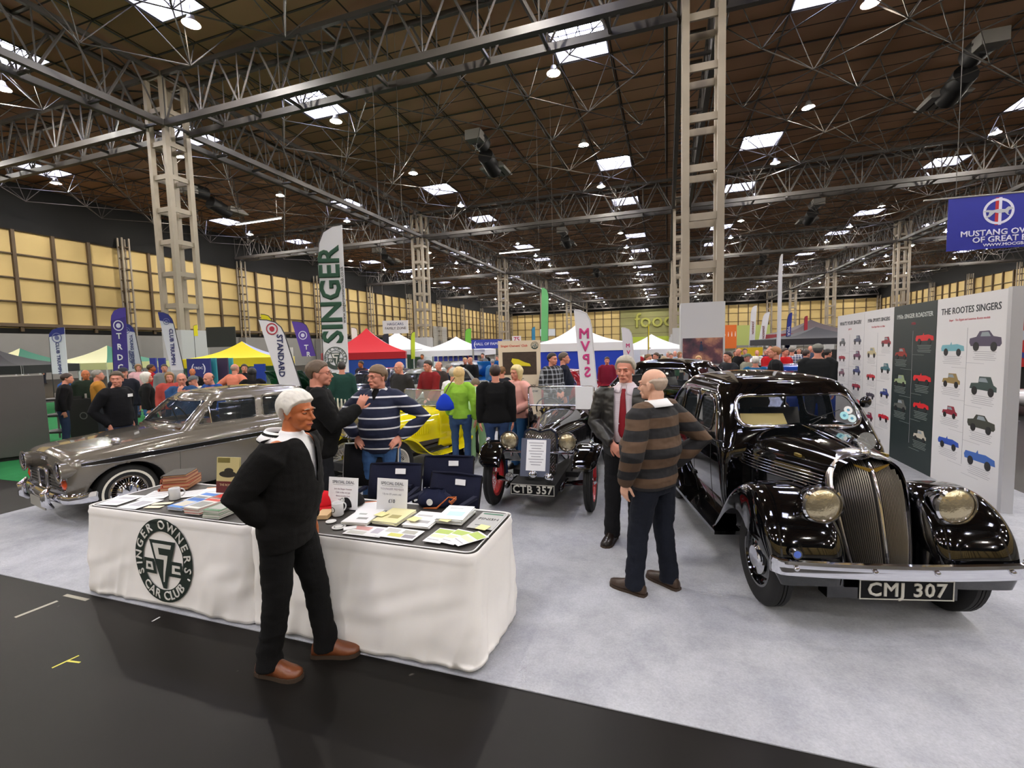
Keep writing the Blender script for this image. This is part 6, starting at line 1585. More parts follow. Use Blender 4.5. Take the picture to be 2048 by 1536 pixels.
text('SOC', .085, mat('panel ink 20242c', '20242c', .6), o, (-.0, -.008, 1.24), (PI/2, 0, 0), th=.001, bold=.001); text('Anniversary', .085, mat('panel ink 20242c', '20242c', .6), o, (.1, -.008, 1.13), (PI/2, 0, 0), th=.001, bold=.001); text('Motor Show', .085, mat('panel ink 20242c', '20242c', .6), o, (.13, -.008, 1.02), (PI/2, 0, 0), th=.001, bold=.001)
# ---------------------------------------------------------------- feather flags, tents, signs, far stands
FZ = Matrix.Rotation(PI/2, 4, 'X')
def feather(u, vt, vb, d, wpx, col, label, side=1, lean=0., tip=None, words=(), wc='2a2a6a', rot=0., mirror=False, pole='2a2a2e', emb=None, sc=1., wrot=-PI/2, wx=0.):
    "u of the pole, top and bottom pixel rows of the sail, distance; side=+1 sail lies right of the pole"
    a = at(u, vb, d); b = at(u, vt, d); zb, zt = a.z, b.z; w = wpx*d/F_PX*side
    yaw = math.atan2(RT.y, RT.x)+rot
    o = thing('feather_flag', label, 'flag', (a.x, a.y, 0), yaw); Hh = zt-zb
    pts = [(0, zb)]; N = 16
    prof = [(0, 0), (.0, .2), (.0, .5), (.0, .78), (.06, .88), (.25, .955), (.62, .992), (.95, 1.0)]
    L = [(x*w+lean*t, zb+Hh*t) for x, t in prof]; R = [(w*1.0+lean*t, zb+Hh*t) for t in (1.0, .8, .5, .2, 0)]
    # pole follows the left curve
    m = MB(); m.poly([(x, 0, z) for x, z in L+R], (0, .012, 0)); m.build('sail', mat('flag '+col, col, .7), o)
    MB().tube([(lean*-.05, 0, 0)]+[(x, .006, z) for x, z in L], [.018]+[.012]*len(L), 6).build('flag_pole', mat('pole '+pole, pole, .5), o)
    MB().lathe([(.001, .03), (.10, .03), (.18, .015), (.2, 0)], n=16).build('flag_base', DARK, o)
    if tip:
        t0 = .80; T = [(x, z) for x, z in L if z >= zb+Hh*t0]; T = [(lean*t0, zb+Hh*t0)]+T+[(w+lean, zt), (w+lean*.86, zb+Hh*.86)]
        MB().poly([(x, -.004, z) for x, z in T], (0, -.001, 0)).build('sail_tip', mat('flag '+tip, tip, .7), o)
    fl = -1 if mirror else 1
    for (t, size, cy, c) in words:
        q = text(t, size, mat('flag ink '+c, c, .6), o, (w/2+wx+lean*cy, -.008, zb+Hh*cy), (0, 0, 0), th=.001, bold=size*.03)
        q.rotation_mode = 'QUATERNION'; M = FZ @ Matrix.Rotation(wrot-lean/Hh*.9*0, 4, 'Z') @ Matrix.Diagonal((1, fl, 1, 1) if abs(wrot) > .1 else (fl, 1, 1, 1)); q.matrix_local = Matrix.Translation(q.location+(Vector((-.075, 0, 0)) if t == 'GROUP' else Vector((.03, 0, 0)) if t == 'YOUNG MEMBERS' else Vector())) @ M
    if emb:
        cy, r, kind = emb
        if kind in ('light', 'dark'): place_emblem(o, kind, Matrix.Translation((w/2+lean*cy, -.008, zb+Hh*cy)) @ FZ, r)
        else:
            m = MB(); m.lathe([(r*.8, .002), (r, .002)], n=24); m.lathe([(.001, .002), (r*.45, .002)], n=16); q = m.build('flag_badge', mat('flag ink '+kind, kind, .6), o); q.matrix_local = Matrix.Translation((w/2+lean*cy, -.008, zb+Hh*cy)) @ FZ
    return o
SG = mat('singer green', '1f4a36', .6)
o = feather(648, 457, 746, 10.9, 50, 'd9dade', 'tall white feather flag with big green letters and a round club emblem', lean=.02, words=[('SINGER', .67, .53, '1f4a36'), ], emb=(.10, .27, 'light'), wrot=PI/2, wx=-.02)
q = text('www.singerownersclub.co.uk', .11, mat('flag ink 1a1a1a', '1a1a1a', .6), o, (0, 0, 0), th=.001); q.matrix_local = Matrix.Translation((.55, -.008, 3.2)) @ FZ @ Matrix.Rotation(PI/2, 4, 'Z')
feather(104, 656, 748, 15.5, 32, 'd4d6e2', 'white club flag with a blue tip at the far left, above the steel cabinet', tip='27307e', words=[('CLUB TRIUMPH', .155, .34, '3a3f7a')], emb=(.78, .17, '6a6fa0'), lean=.03)
feather(227, 617, 742, 15, 30, '3d2f86', 'purple feather flag with big white letters behind the black-jumper man', tip='4a3a9a', words=[('T', .26, .55, 'e8e8f0'), ('R', .26, .38, 'e8e8f0'), ('D', .26, .21, 'e8e8f0'), ('C', .26, .05, 'e8e8f0')], emb=(.72, .17, 'd8d8ee'), wrot=0, lean=.08)
feather(286, 645, 742, 16, 30, 'd4d6e4', 'white feather flag reading YOUNG MEMBERS GROUP beside the purple one', side=-1, tip='27307e', words=[('YOUNG MEMBERS', .145, .40, '4a4f88'), ('GROUP', .13, .30, '4a4f88')], emb=(.84, .11, '6a6fa0'), lean=-.2)
feather(368, 624, 740, 14, 26, 'd8dae6', 'leaning white club flag with blue tip in front of the left lattice column', side=-1, tip='27307e', words=[('CLUB TRIUMPH', .16, .40, '2a2f70')], emb=(.84, .10, '6a6fa0'), lean=-.25)
feather(602, 638, 772, 9.5, 42, 'dddde2', 'white feather flag with a round red badge behind the grey saloon', side=-1, words=[('STANDARD', .165, .46, '2a2f5a')], emb=(.86, .12, 'a8283a'), lean=-.35)
feather(560, 628, 710, 13.5, 20, 'e8dc1c', 'yellow feather flag tip peeking out behind the red-badged white flag', side=-1, lean=-.2)
feather(632, 642, 712, 17, 28, '5b3fa0', 'violet feather flag right of the red-badged white flag', side=-1, words=[('T', .24, .25, 'e8e8f0'), ('R', .24, .05, 'e8e8f0')], emb=(.60, .16, 'd8d8ee'), wrot=0, lean=-.3)
feather(1096, 576, 682, 26, 14, '6fc07a', 'very tall green feather flag above the white tent', words=[], lean=.1, side=-1)
feather(1195, 620, 790, 8.9, 32, 'dcdce2', 'white feather flag with mirrored pink letters in front of the blue-sided tent', side=-1, mirror=True, words=[('M', .27, .72, 'c0387a'), ('V', .27, .57, 'c0387a'), ('P', .27, .42, 'c0387a'), ('S', .27, .27, 'c0387a')], wrot=0, lean=-.12, pole='c8c8cc')
feather(1270, 655, 745, 14, 20, 'dcdce4', 'smaller pink-lettered white feather flag further right, above the crowd', side=-1, mirror=True, words=[('M', .16, .60, 'c0387a'), ('V', .16, .45, 'c0387a'), ('P', .16, .3, 'c0387a')], wrot=0, lean=-.1, pole='c8c8cc')
feather(1498, 612, 692, 24, 11, 'dedee2', 'slim white feather flag, left one of the pair near the orange sign', lean=.1, words=[('JOHNSON', .14, .45, '7a3038')], pole='c8c8cc')
feather(1516, 625, 692, 24, 12, 'dedee2', 'slim white feather flag, right one of the pair near the orange sign', lean=.28, words=[('JOHNSON', .14, .4, '7a3038')], pole='c8c8cc')
feather(1570, 626, 702, 22, 9, '27348c', 'dark blue feather flag right of the white pair', lean=.1, words=[('YOUR AREA', .16, .4, 'd8d8e8')])
feather(1553, 512, 746, 11.5, 7, 'd8d8de', 'tall thin white feather flag seen almost edge-on behind the black saloon', lean=.02, pole='c8c8cc')
feather(822, 664, 718, 22, 8, 'b8d030', 'thin lime feather flag left of the white tent', lean=.05)
feather(930, 657, 692, 27, 12, '6fb83a', 'green feather flag above the HALL OF FAME banner', lean=.05)
feather(1064, 654, 690, 27, 7, '3a8ab8', 'small blue feather flag left of the tall green one')
feather(716, 655, 690, 22, 12, 'e0e4e4', 'white feather flag tip above the red tent', side=-1)
feather(766, 668, 690, 24, 12, '2a2c3a', 'small dark feather flag under the family zone sign', side=1)
feather(1296, 648, 700, 24, 2.5, 'd8c81c', 'very thin yellow flagpole banner above the small white tent')
feather(1608, 632, 662, 30, 7, '9a2434', 'small dark red feather flag against the far yellow wall')
feather(388, 650, 672, 24, 8, 'e0d41c', 'small yellow feather flag behind the left lattice column')
# gazebos
def gazebo(u, v_eave, d, w, dep, ztop, zeave, col, val, label, walls=None, alt=None, rz=None, legs='c8c8cc'):
    p = at(u, 700, d); o = thing('gazebo', label, 'tent', (p.x, p.y, 0), math.atan2(RT.y, RT.x)*.6 if rz is None else rz); M = mat('canvas '+col, col, .8); hw, hd = w/2, dep/2
    A = (0, 0, ztop); C_ = [(-hw, -hd, zeave), (hw, -hd, zeave), (hw, hd, zeave), (-hw, hd, zeave)]
    for i in range(4):
        a, b = Vector(C_[i]), Vector(C_[(i+1) % 4]); N = 8; rows = []
        for j in range(N+1):
            t = j/N; s = t**.85; z = lerp(ztop, zeave, s)-.10*math.sin(PI*t); rows.append([tuple(Vector((lerp(0, a.lerp(b, q).x, t), lerp(0, a.lerp(b, q).y, t), z))) for q in (0, .25, .5, .75, 1)])
        MB().grid(rows).build('roof_panel', mat('canvas '+alt, alt, .8) if alt and i % 2 == 1 else M, o, smooth=True)
        MB().poly([tuple(a), tuple(b), (b.x, b.y, zeave-.28), (a.x, a.y, zeave-.28)]).build('valance', mat('canvas '+val, val, .8), o)
        MB().bar((a.x*.98, a.y*.98, 0), (a.x*.98, a.y*.98, zeave), .05).build('leg', mat('tent leg '+legs, legs, .5), o)
    if walls:
        for i, c in enumerate(walls):
            if c:
                a, b = Vector(C_[i])*.985, Vector(C_[(i+1) % 4])*.985; MB().poly([(a.x, a.y, .02), (b.x, b.y, .02), (b.x, b.y, zeave-.2), (a.x, a.y, zeave-.2)]).build('side_wall', mat('canvas '+c, c, .8), o)
    return o
gazebo(1155, 700, 17.5, 3.2, 3.2, 2.72, 1.98, 'e6e6ea', 'e6e6ea', 'large white gazebo with royal blue side walls behind the beige banner', walls=('1f3fb8', '1f3fb8', '1f3fb8', '1f3fb8'), rz=.25)
gazebo(913, 715, 24, 3.6, 3.2, 2.55, 1.85, 'e4e4ea', 'e0e0e8', 'white gazebo with blue shirts hanging inside, left of the HALL OF FAME banner')
gazebo(735, 700, 20, 3.3, 3.0, 2.9, 1.85, 'c41e2c', 'b01824', 'red and white gazebo with a blue front right of the green-lettered flag', alt='e8e8ec', walls=('2448a0', None, '2448a0', None), rz=.55)
gazebo(795, 705, 27, 4.0, 3.0, 3.0, 1.95, 'e6e6ea', 'dcdce2', 'plain white gazebo behind the red one', walls=(None, 'd8d8de', 'd8d8de', 'd8d8de'))
gazebo(485, 712, 16, 2.9, 2.6, 2.35, 1.78, 'e8d420', 'e2cc1c', 'yellow and pale blue gazebo left of the red-badged white flag', alt='aab4dc', rz=.62, walls=(None, None, 'd8d8e0', 'd8d8e0'))
gazebo(40, 735, 24, 3.4, 3.0, 2.55, 1.75, 'd8d8a8', 'd0cf98', 'cream gazebo with a green gable at the far left', alt='2f6a54')
gazebo(215, 735, 20, 3.2, 3.0, 2.45, 1.72, 'd8d8aa', 'd0cf98', 'cream gazebo with a green gable behind the purple flag', alt='3a7860')
gazebo(-10, 735, 16, 3.2, 3.0, 2.3, 1.72, '1c1c20', '1a1a1e', 'black gazebo cut off by the left edge of the photo', rz=.6)
gazebo(1303, 705, 26, 4.2, 3.2, 2.45, 1.62, 'e8e8ec', 'e4e4ea', 'small white gazebo above the crowd left of the tall column')
gazebo(1630, 700, 22, 4.8, 3.0, 2.5, 1.95, '34343a', '2c2c32', 'charcoal gazebo roof over the crowd at right')
gazebo(1620, 690, 32, 5.0, 3.4, 3.3, 2.35, '4a4044', '8a2a34', 'dark gazebo with a red valance further back at right')
# signs and banners hung in the hall
def board(u0, v0, u1, v1, d, col, label, name='hanging_sign', cat='sign', th=.06, post=False, words=(), rz=0., extra=None, hang=False):
    a = at((u0+u1)/2, v0, d); b = at((u0+u1)/2, v1, d); w = (u1-u0)*d/F_PX; o = thing(name, label, cat, (a.x, a.y, 0), math.atan2(RT.y, RT.x)+rz); h = a.z-b.z; z = (a.z+b.z)/2
    MB().box((0, 0, z), (w, th, h)).build('sign_face', mat('sign '+col, col, .6), o)
    if hang:
        for s in (-1, 1): MB().tube([(s*w*.45, 0, a.z), (s*w*.45, 0, 18.6)], .012, 4).build('hanging_wire', TRUSS, o)
    elif post and b.z > .1:
        for s in (-1, 1): MB().bar((s*w*.46, 0, 0), (s*w*.46, 0, b.z), .06).build('sign_post', TUBE, o)
    for (t, sz, x, y, c) in words: text(t, sz*h, mat('sign ink '+c, c, .6), o, (x*w, -th/2-.004, z+y*h), (PI/2, 0, 0), th=.001, bold=sz*h*.01)
    return o, w, h, z
board(765, 641, 816, 667, 24, 'd8d8dc', 'white hanging sign reading FAMILY ZONE with a red base line', words=[('HAGCARS', .28, 0, .22, '40507a'), ('FAMILY ZONE', .26, 0, -.10, '40404a')], hang=True)
board(943, 679, 1004, 697, 22, '2c3c9c', 'blue HALL OF FAME banner with white wreaths', words=[('HALL OF FAME', .42, 0, 0, 'e8e8f4'), ('(', .8, -.40, 0, 'e8e8f4'), (')', .8, .40, 0, 'e8e8f4')], post=True)
board(1442, 650, 1473, 697, 30, 'd86a24', 'orange toilet sign with white figures beside the tall column', words=[('o i i i', .30, 0, .10, 'f0e8e0')], post=True)
board(1474, 650, 1540, 690, 40, 'b4c070', 'pale green panel wall right of the orange sign', post=True)
board(374, 717, 420, 760, 13, '222a72', 'navy club board with a round white wreath emblem', words=[('TRDC', .16, 0, .05, 'd8d8ea'), ('(', .5, -.26, .05, 'd8d8ea'), (')', .5, .26, .05, 'd8d8ea')], post=True, name='display_board', cat='display board')
for i, (u0, u1, c, lb) in enumerate(((420, 432, '2f8a9a', 'teal display strip right of the navy club board'), (432, 455, '3a2848', 'dark plum display board with a car picture'), (455, 465, '3aa0b0', 'teal display strip under the yellow gazebo'), (317, 330, '28308a', 'blue banner stand left of the leaning club flag'), (300, 312, '2a3490', 'blue banner stand behind the red-jacket visitor'))):
    board(u0, 716, u1, 770, 13.2+i*.3, c, lb, name='display_board', cat='display board', post=True)
board(500, 728, 530, 765, 15, '1f3fa8', 'blue notice screen inside the yellow gazebo', name='display_board', cat='display board', post=True)
board(556, 695, 585, 722, 16, 'd8d4d0', 'white board with small pictures right of the yellow gazebo', name='display_board', cat='display board', post=True)
board(412, 654, 470, 694, 26, '1a1c1a', 'black screens in yellow and green frames by the left column', name='screen_frame', cat='screen', post=True)
board(1327, 707, 1362, 722, 24, 'd8dcec', 'white stall banner with blue print above the crowd', post=True, words=[('INFO', .6, 0, 0, '2a3a8a')])
board(1250, 700, 1280, 745, 18, 'c8ccd8', 'pale stall side panel behind the leather-jacketed man', name='display_board', cat='display board', post=True)
board(1566, 700, 1700, 745, 19, '141416', 'black trade stand backdrop behind the crowd at right', name='display_board', cat='display board', post=True)
board(1475, 695, 1525, 735, 21, 'd8b81c', 'yellow stall panel behind the crowd right of the column', name='display_board', cat='display board', post=True)
board(1024, 672, 1042, 686, 26, 'e4dce0', 'small white 75 anniversary sign above the HALL OF FAME end', words=[('75', .9, 0, 0, 'c02050')], post=True)
board(1080, 658, 1110, 672, 32, 'c8ccd4', 'pale grey hanging notice left of the tall green flag', hang=True)
for i in range(9): 
    p = at(872+i*10, 728, 22.6); tag(MB().grid([[(x, 0, z) for x in (-.09, .09)] for z in (0,)]+[[(-.17, 0, -.05), (.17, 0, -.05)], [(-.15, 0, -.16), (.15, 0, -.16)], [(-.09, .0, -.16), (.09, 0, -.16)], [(-.10, 0, -.42), (.10, 0, -.42)]]).build('hanging_shirt', mat('shirt blue', '353c96', .8), loc=(p.x, p.y, 1.74)), 'dark blue shirt on the rail inside the white gazebo', 'shirt', 'blue shirts on the gazebo rail')
a = at(865, 728, 22.6); b = at(960, 728, 22.6); o = thing('clothes_rail', 'metal rail of blue shirts inside the white gazebo', 'rail', (0, 0, 0)); MB().tube([(a.x, a.y, 1.75), (b.x, b.y, 1.75)], .015, 6).build('rail_bar', TUBE, o); MB().tube([(a.x, a.y, 0), (a.x, a.y, 1.75)], .015, 6).build('rail_post', TUBE, o); MB().tube([(b.x, b.y, 0), (b.x, b.y, 1.75)], .015, 6).build('rail_post', TUBE, o)
# big blue hanging banner (top right)
a0 = at(1897, 399, 15.5); yaw = math.radians(4); o = thing('hanging_banner', 'royal blue owners club banner with a horse badge, hanging at top right', 'banner', (a0.x, a0.y, 0), yaw)
w = 4.2; zt = a0.z; hh = 1.72; MB().box((w/2, 0, zt-hh/2), (w, .02, hh)).build('banner_sheet', mat('banner blue', '1c2496', .6, var=.1, vs=3), o)
MB().tube([(-.7, 0, zt+.03), (w, 0, zt+.03)], .03, 8).build('banner_bar', TUBE, o)
for x in (.2, w-.2): MB().tube([(x, 0, zt), (x, 0, 18.6)], .012, 4).build('hanging_wire', TRUSS, o)
WI = mat('banner white', 'd8d8ee', .6)
text('MUSTANG OWNERS CLUB', .26, WI, o, (.36, -.02, zt-1.20), (PI/2, 0, 0), bold=.006, sx=1.05, align='LEFT'); text('OF GREAT BRITAIN', .26, WI, o, (.70, -.02, zt-1.42), (PI/2, 0, 0), bold=.006, sx=1.02, align='LEFT'); text('WWW.MOCGB.NET', .13, WI, o, (1.0, -.02, zt-1.60), (PI/2, 0, 0), bold=.003, sx=1.2, align='LEFT')
def ringbadge(o, c, r, cols, horse=True, y=-.015):
    q = MB().lathe([(r*.82, .004), (r, .004)], n=40).build('badge_ring', cols[0], o); q.matrix_local = Matrix.Translation(c) @ FZ
    q = MB().poly([(-r*.22, -r*1.05, .002), (0, -r*1.05, .002), (0, r*1.05, .002), (-r*.22, r*1.05, .002)]).build('badge_stripe', mat('badge red', 'b8202c', .6), o); q.matrix_local = Matrix.Translation(c) @ FZ
    q = MB().poly([(0, -r*1.05, .002), (r*.2, -r*1.05, .002), (r*.2, r*1.05, .002), (0, r*1.05, .002)]).build('badge_stripe', WI, o); q.matrix_local = Matrix.Translation(c) @ FZ
    P = [(-1.3, .05), (-.9, .18), (-.5, .12), (0, .2), (.5, .15), (.75, .38), (1.0, .32), (1.2, .15), (1.0, .1), (.8, .0), (.75, -.3), (.95, -.5), (.7, -.4), (.5, -.15), (0, -.2), (-.3, -.1), (-.7, -.5), (-1.1, -.6), (-.8, -.3), (-.75, -.05), (-1.1, .0)]
    q = MB().poly([(x*r*.8, y_*r*.8, .008) for x, y_ in P]).build('running_horse', mat('badge silver grey', 'b4b8c4', .5), o); q.matrix_local = Matrix.Translation(c) @ FZ
ringbadge(o, (1.38, -.012, zt-.52), .42, (WI,))
# red poster wall and white racing car at the right edge
a0 = at(2004, 690, 13.5); o = thing('display_board', 'red owners club poster wall cut by the right edge', 'display board', (a0.x, a0.y, 0), math.radians(8))
MB().box((1.6, 0, 1.85), (3.2, .08, 1.85)).build('poster', mat('poster red', 'b81c22', .5), o); MB().box((1.6, .06, .5), (3.1, .05, .9)).build('skirt', DARK, o)
ringbadge(o, (.80, -.05, 1.9), .78, (mat('poster blue', '28388a', .5),)); 
def racer():
    p = gp(2030, 838); o = thing('racing_car', 'low white and red racing car at the right edge behind the display panels', 'car', (p.x+.9, p.y+.4, 0), math.radians(100))
    rows = []
    for x, w, z0, z1 in ((1.9, .05, .2, .25), (1.6, .20, .18, .40), (1.0, .30, .16, .55), (.3, .42, .15, .62), (-.3, .46, .15, .60), (-.9, .45, .15, .72), (-1.5, .3, .2, .62), (-1.8, .15, .3, .5)):
        rows.append([(x, w*math.cos(a), (z0+z1)/2+(z1-z0)/2*math.sin(a)) for a in np.linspace(0, 2*PI, 25)[:-1]])
    MB().grid(rows, cu=True, capa=True, capb=True).build('body', mat('racer white', 'd8d4d4', .2, coat=1), o, smooth=True)
    MB().ell((-.2, 0, .62), (.7, .3, .12), 20, 8).build('cockpit_cover', mat('racer red', 'b0182a', .2, coat=1), o, smooth=True)
    for x, r in ((1.15, .30), (-1.15, .36)):
        for s in (1, -1): wheel(o, (x, s*.68, r), r, .2, s, 'disc', rim=.6, rimcol=WHITE, seg=24)
    return o
racer()
# steel cabinet and counter at the far left
a_ = gp(104, 912); o = thing('catering_cabinet', 'tall brushed steel food cabinet at the left edge', 'cabinet', (a_.x-.36, a_.y-.72, 0), math.radians(64)); SS = mat('brushed steel', '6a6768', .38, metal=.8, var=.1, vs=2)
a = gp(104, 905, 0)
MB().box((0, .35, .83), (1.6, .7, 1.5)).build('cabinet_body', SS, o); MB().box((0, .35, .06), (1.5, .6, .12)).build('plinth', DARK, o)
MB().box((-.85, .0, .9), (.12, .8, 1.2)).build('shelf_end', mat('lit food shelf', 'c8b050', .5), o)
o = thing('shelving_trolley', 'black wheeled shelving trolley between the steel cabinet and the black-jumper man', 'trolley', (gp(150, 882).x, gp(150, 882).y, 0), math.radians(25)); BT = mat('trolley black', '18181a', .5)
for sx in (-.5, .5):
    for sy in (-.25, .25): MB().bar((sx, sy, .05), (sx, sy, 1.1), .035).build('post', TUBE, o)
for z in (.25, .62, .98): MB().box((0, 0, z), (1.1, .56, .04)).build('shelf', BT, o)
MB().box((.2, -.29, .8), (.5, .02, .5)).build('side_board', BT, o)
o = thing('folding_sign', 'black folding board leaning beside the shelving trolley', 'sign', (gp(176, 884).x+.15, gp(176, 884).y-.1, 0), math.radians(25)); MB().box((0, 0, .5), (.6, .04, .98)).build('board', BT, o)
m = MB(); m.lathe([(.06, .0), (.08, .0)], (.0, -.022, .62), (0, -1, 0), 20); m.build('board_logo', mat('logo grey', '6a6a6a', .5), o)
# blue barrier of chairs / grille-like fence behind the fleece man
o = thing('crowd_barrier', 'low white slatted barrier behind the man in the black fleece', 'barrier', tuple(at(668, 800, 7.6).xy)+(0,), math.radians(10))
for i in range(9): MB().bar((-.26+.065*i, 0, .62), (-.26+.065*i, 0, 1.12-.01*abs(i-4)), .022).build('slat', mat('slat cream', 'c9c7bc', .5) if i > 3 else mat('slat navy', '2a2f5a', .5), o)
MB().bar((-.28, 0, .62), (.28, 0, .62), .04).build('bottom_rail', TUBE, o); MB().bar((-.28, 0, 0), (-.28, 0, 1.1), .04).build('post', TUBE, o); MB().bar((.28, 0, 0), (.28, 0, 1.1), .04).build('post', TUBE, o)
# far cars
def farcar(x, y, hd, col, label, s=1., bonnet=False):
    o = grey_saloon(col, '101010', (x, y, 0), hd, label, plate=False, lod=.45, details=False); o.scale = (s, s, s)
    if bonnet:
        q = MB().grid([[(-.9, y, .93) for y in (-.6, -.3, .3, .6)], [(-.75, y*.95, 1.25) for y in (-.6, -.3, .3, .6)], [(-.45, y*.9, 1.5) for y in (-.6, -.3, .3, .6)]]).build('raised_bonnet', mat('paint '+col, col, .12, metal=.35, coat=1.), o, smooth=True); q.modifiers.new('s', 'SOLIDIFY').thickness = .02
    return o
farcar(-6.4, 9.5, -6, '8d918c', 'pale grey-green saloon behind the man with the blue lanyard', 1.0)
farcar(-7.7, 15.2, 0, 'c2c4c8', 'silver saloon behind the bearded man in the red jumper', 1.0)
farcar(-9.5, 9.2, 15, '173a28', 'dark green car with its bonnet raised behind the grey saloon', .95, True)
farcar(-7.9, 9.9, 6, '141a34', 'dark navy car behind the tall green-lettered flag', .98)
farcar(-5.9, 14.9, 6, '2a78c8', 'bright blue car with its bonnet raised left of the beige banner', .95, True)
farcar(-4.8, 12.3, -94, '8a1420', 'dark red car behind the woman in the green jumper', .92)
farcar(1.2, 16.4, -60, 'c9ccd2', 'white car among the crowd right of the tall column', .95)
farcar(4.2, 15.0, -70, '3a5a9a', 'blue car behind the crowd near the edge-on flag', .95)
farcar(4.9, 11.9, 80, '20429a', 'blue car half hidden by the display panels', .95)
# ---------------------------------------------------------------- visitors
TOCAM = lambda p: math.atan2(-p[1], -p[0])
def facing(word, p):
    base = TOCAM(p); return {'cam': base, 'away': base+PI, 'right': base+PI/2+.0, 'left': base-PI/2, 'cr': base+.8, 'cl': base-.8, 'ar': base+2.4, 'al': base-2.4}[word]
RECTS = []; TAKEN = []
for o in list(bpy.data.objects):
    if o.get('category') == 'car':
        k = o.scale.x; x0, x1 = {'o': (-3.1, .6), 'v': (-3.7, .15), 's': (-4.4, .25), 'r': (-1.9, 2.0)}[o.name[0]]; RECTS.append((o.location.x, o.location.y, o.rotation_euler.z, x0*k-.22, x1*k+.22, .85*k+.22))
for o in (PM, P2, P3, P4, P5): TAKEN.append((o.location.x, o.location.y))
def free(p):
    for x, y, rz, a, b, w in RECTS:
        dx, dy = p.x-x, p.y-y; lx = dx*math.cos(rz)+dy*math.sin(rz); ly = -dx*math.sin(rz)+dy*math.cos(rz)
        if a < lx < b and abs(ly) < w: return False
    return all((p.x-q[0])**2+(p.y-q[1])**2 > .30 for q in TAKEN)
def visitor(u, v, d, word, label, topc, legc='22252e', hair=('short', '5a4a3a'), skinc='pink', arm=('down', 'down'), w=1.05, belly=.02, lean=0., female=False, glasses=False, sleeve='long', hat=None, top='jacket', h=None, style='trousers', vox=.014, topm=None, shoe='1c1814', head=(0, 0), hemz=.88, fixed=False):
    best = None
    for k in range(0, 1 if fixed else 34):
        dd = d+.1*k; p = at(u, v, dd)
        if dd < 5 or not (1.42 < p.z < 1.95): continue
        if free(p): best = p; break
    p = best or at(u, v, d); TAKEN.append((p.x, p.y))
    hh = h or max(1.5, min(1.88, p.z)); hh = round(hh/.04)*.04
    R = rig(hh, w, belly, arm[0], arm[1], lean=lean, vox=vox, female=female, sleeve=sleeve, seed=1, loose=.010, hemz=hemz, style=style, head=head)
    return person(label, (p.x, p.y, 0), facing(word, p), R, skinc, hair, topm or cloth(topc), cloth(legc), shoe, top=top, glasses=glasses, hat=hat, eyes=word not in ('away', 'ar', 'al'))
# nearer visitors
V1 = visitor(228, 740, 6.9, 'cr', 'man in a black jumper, hands in pockets, beyond the bonnet of the grey saloon', '0c0d12', '2e3a55', ('short', '4a3c2c'), arm=('pocket', 'pocket'), top='jumper', vox=.010, head=(-1.0, .05), w=1.12)
q = MB().box((0, 0, 0), (.004, .085, .045)).build('name_badge', WHITE, V1); q.location = (.150, .075, 1.30)
visitor(362, 744, 8.0, 'cam', 'balding man in a blue denim shirt holding his hand to his face', '2c4a72', '22304a', ('band', '6a5a4a'), arm=('down', 'face'), vox=.010, lean=.12, glasses=True)
visitor(432, 740, 8.3, 'cl', 'balding man in a blue jumper bending over the roof of the grey saloon', '2a4f9a', '20242e', ('band', '4a3a2c'), vox=.010, lean=.25, arm=('lean', 'lean'))
visitor(398, 756, 9.0, 'cl', 'man in a grey flat cap and cream top between the two blue-topped men', 'd8cdb8', '2a2a2e', ('band', '8a8a8a'), hat=('cap', '5a5e60'), lean=.2)
visitor(338, 744, 9.6, 'cam', 'woman in a fur gilet over a pink checked shirt behind the grey saloon', 'b04a44', '22304a', ('long', '8a6a44'), female=True)
visitor(290, 745, 9.2, 'right', 'white-haired woman in a black coat and jeans left of the windscreen', '121214', '3f6ca0', ('bob', 'd8d4cc'), female=True, style='slim')
visitor(245, 733, 9.6, 'cam', 'man in a dark cap and dark jacket behind the black-jumper man', '1c1e28', '22252e', ('band', '5a5a5a'), hat=('cap', '22242c'))
visitor(192, 738, 9.4, 'right', 'grey-haired man in a tan jacket behind the black-jumper man', 'b07a30', '2e3038', ('short', '8a8680'), arm=('lean', 'lean'))
visitor(170, 738, 10.4, 'cam', 'bald man in a dark green coat near the shelving trolley', '1f2a20', '30343c', ('band', '5a4a3a'), skinc='tan')
visitor(118, 744, 9.6, 'right', 'person in dark clothes behind the white club flag at left', '141216', '2e3a55', ('short', '3a2a22'), lean=.15)
visitor(138, 746, 12, 'cam', 'person in a blue jacket behind the left club flag', '2c4f8a', '22252e', ('short', '8a8070'))
visitor(468, 727, 10.6, 'ar', 'bald man in a salmon pink shirt seen from behind', 'd8826a', '2a2c34', ('band', 'a89080'), arm=('hips', 'hips'))
visitor(503, 734, 9.6, 'away', 'person with long black hair and black coat left of the green car', '0e0e10', '16161a', ('long', '121012'), female=True)
visitor(488, 726, 12, 'cam', 'dark-haired man behind the person with long black hair', '1a1a22', '22252e', ('short', '2a1e18'))
visitor(300, 727, 13.6, 'right', 'man in a bright red jacket in front of the cream gazebo', 'b01c24', '22252e', ('short', '3a2c22'), skinc='tan')
visitor(276, 727, 14.5, 'cam', 'woman in a pale pink top in front of the cream gazebo', 'e0b0b8', '3a4a6a', ('bob', '8a6a4a'), female=True)
visitor(328, 727, 13.2, 'cam', 'man in a grey checked shirt by the blue banner stands', '7a7c80', '22252e', ('short', '3a342c'))
visitor(384, 735, 12.4, 'cam', 'bald man in a black top under the navy club board', '17171a', '22252e', ('band', '6a5a4a'), skinc='tan')
visitor(803, 722, 8.6, 'cl', 'bald bearded man in a dark jacket with a blue lanyard and white shirt', '2c2b2c', '22242c', ('band', 'b0aaa4'), vox=.011, w=1.15, belly=.04, glasses=True, lean=.08)
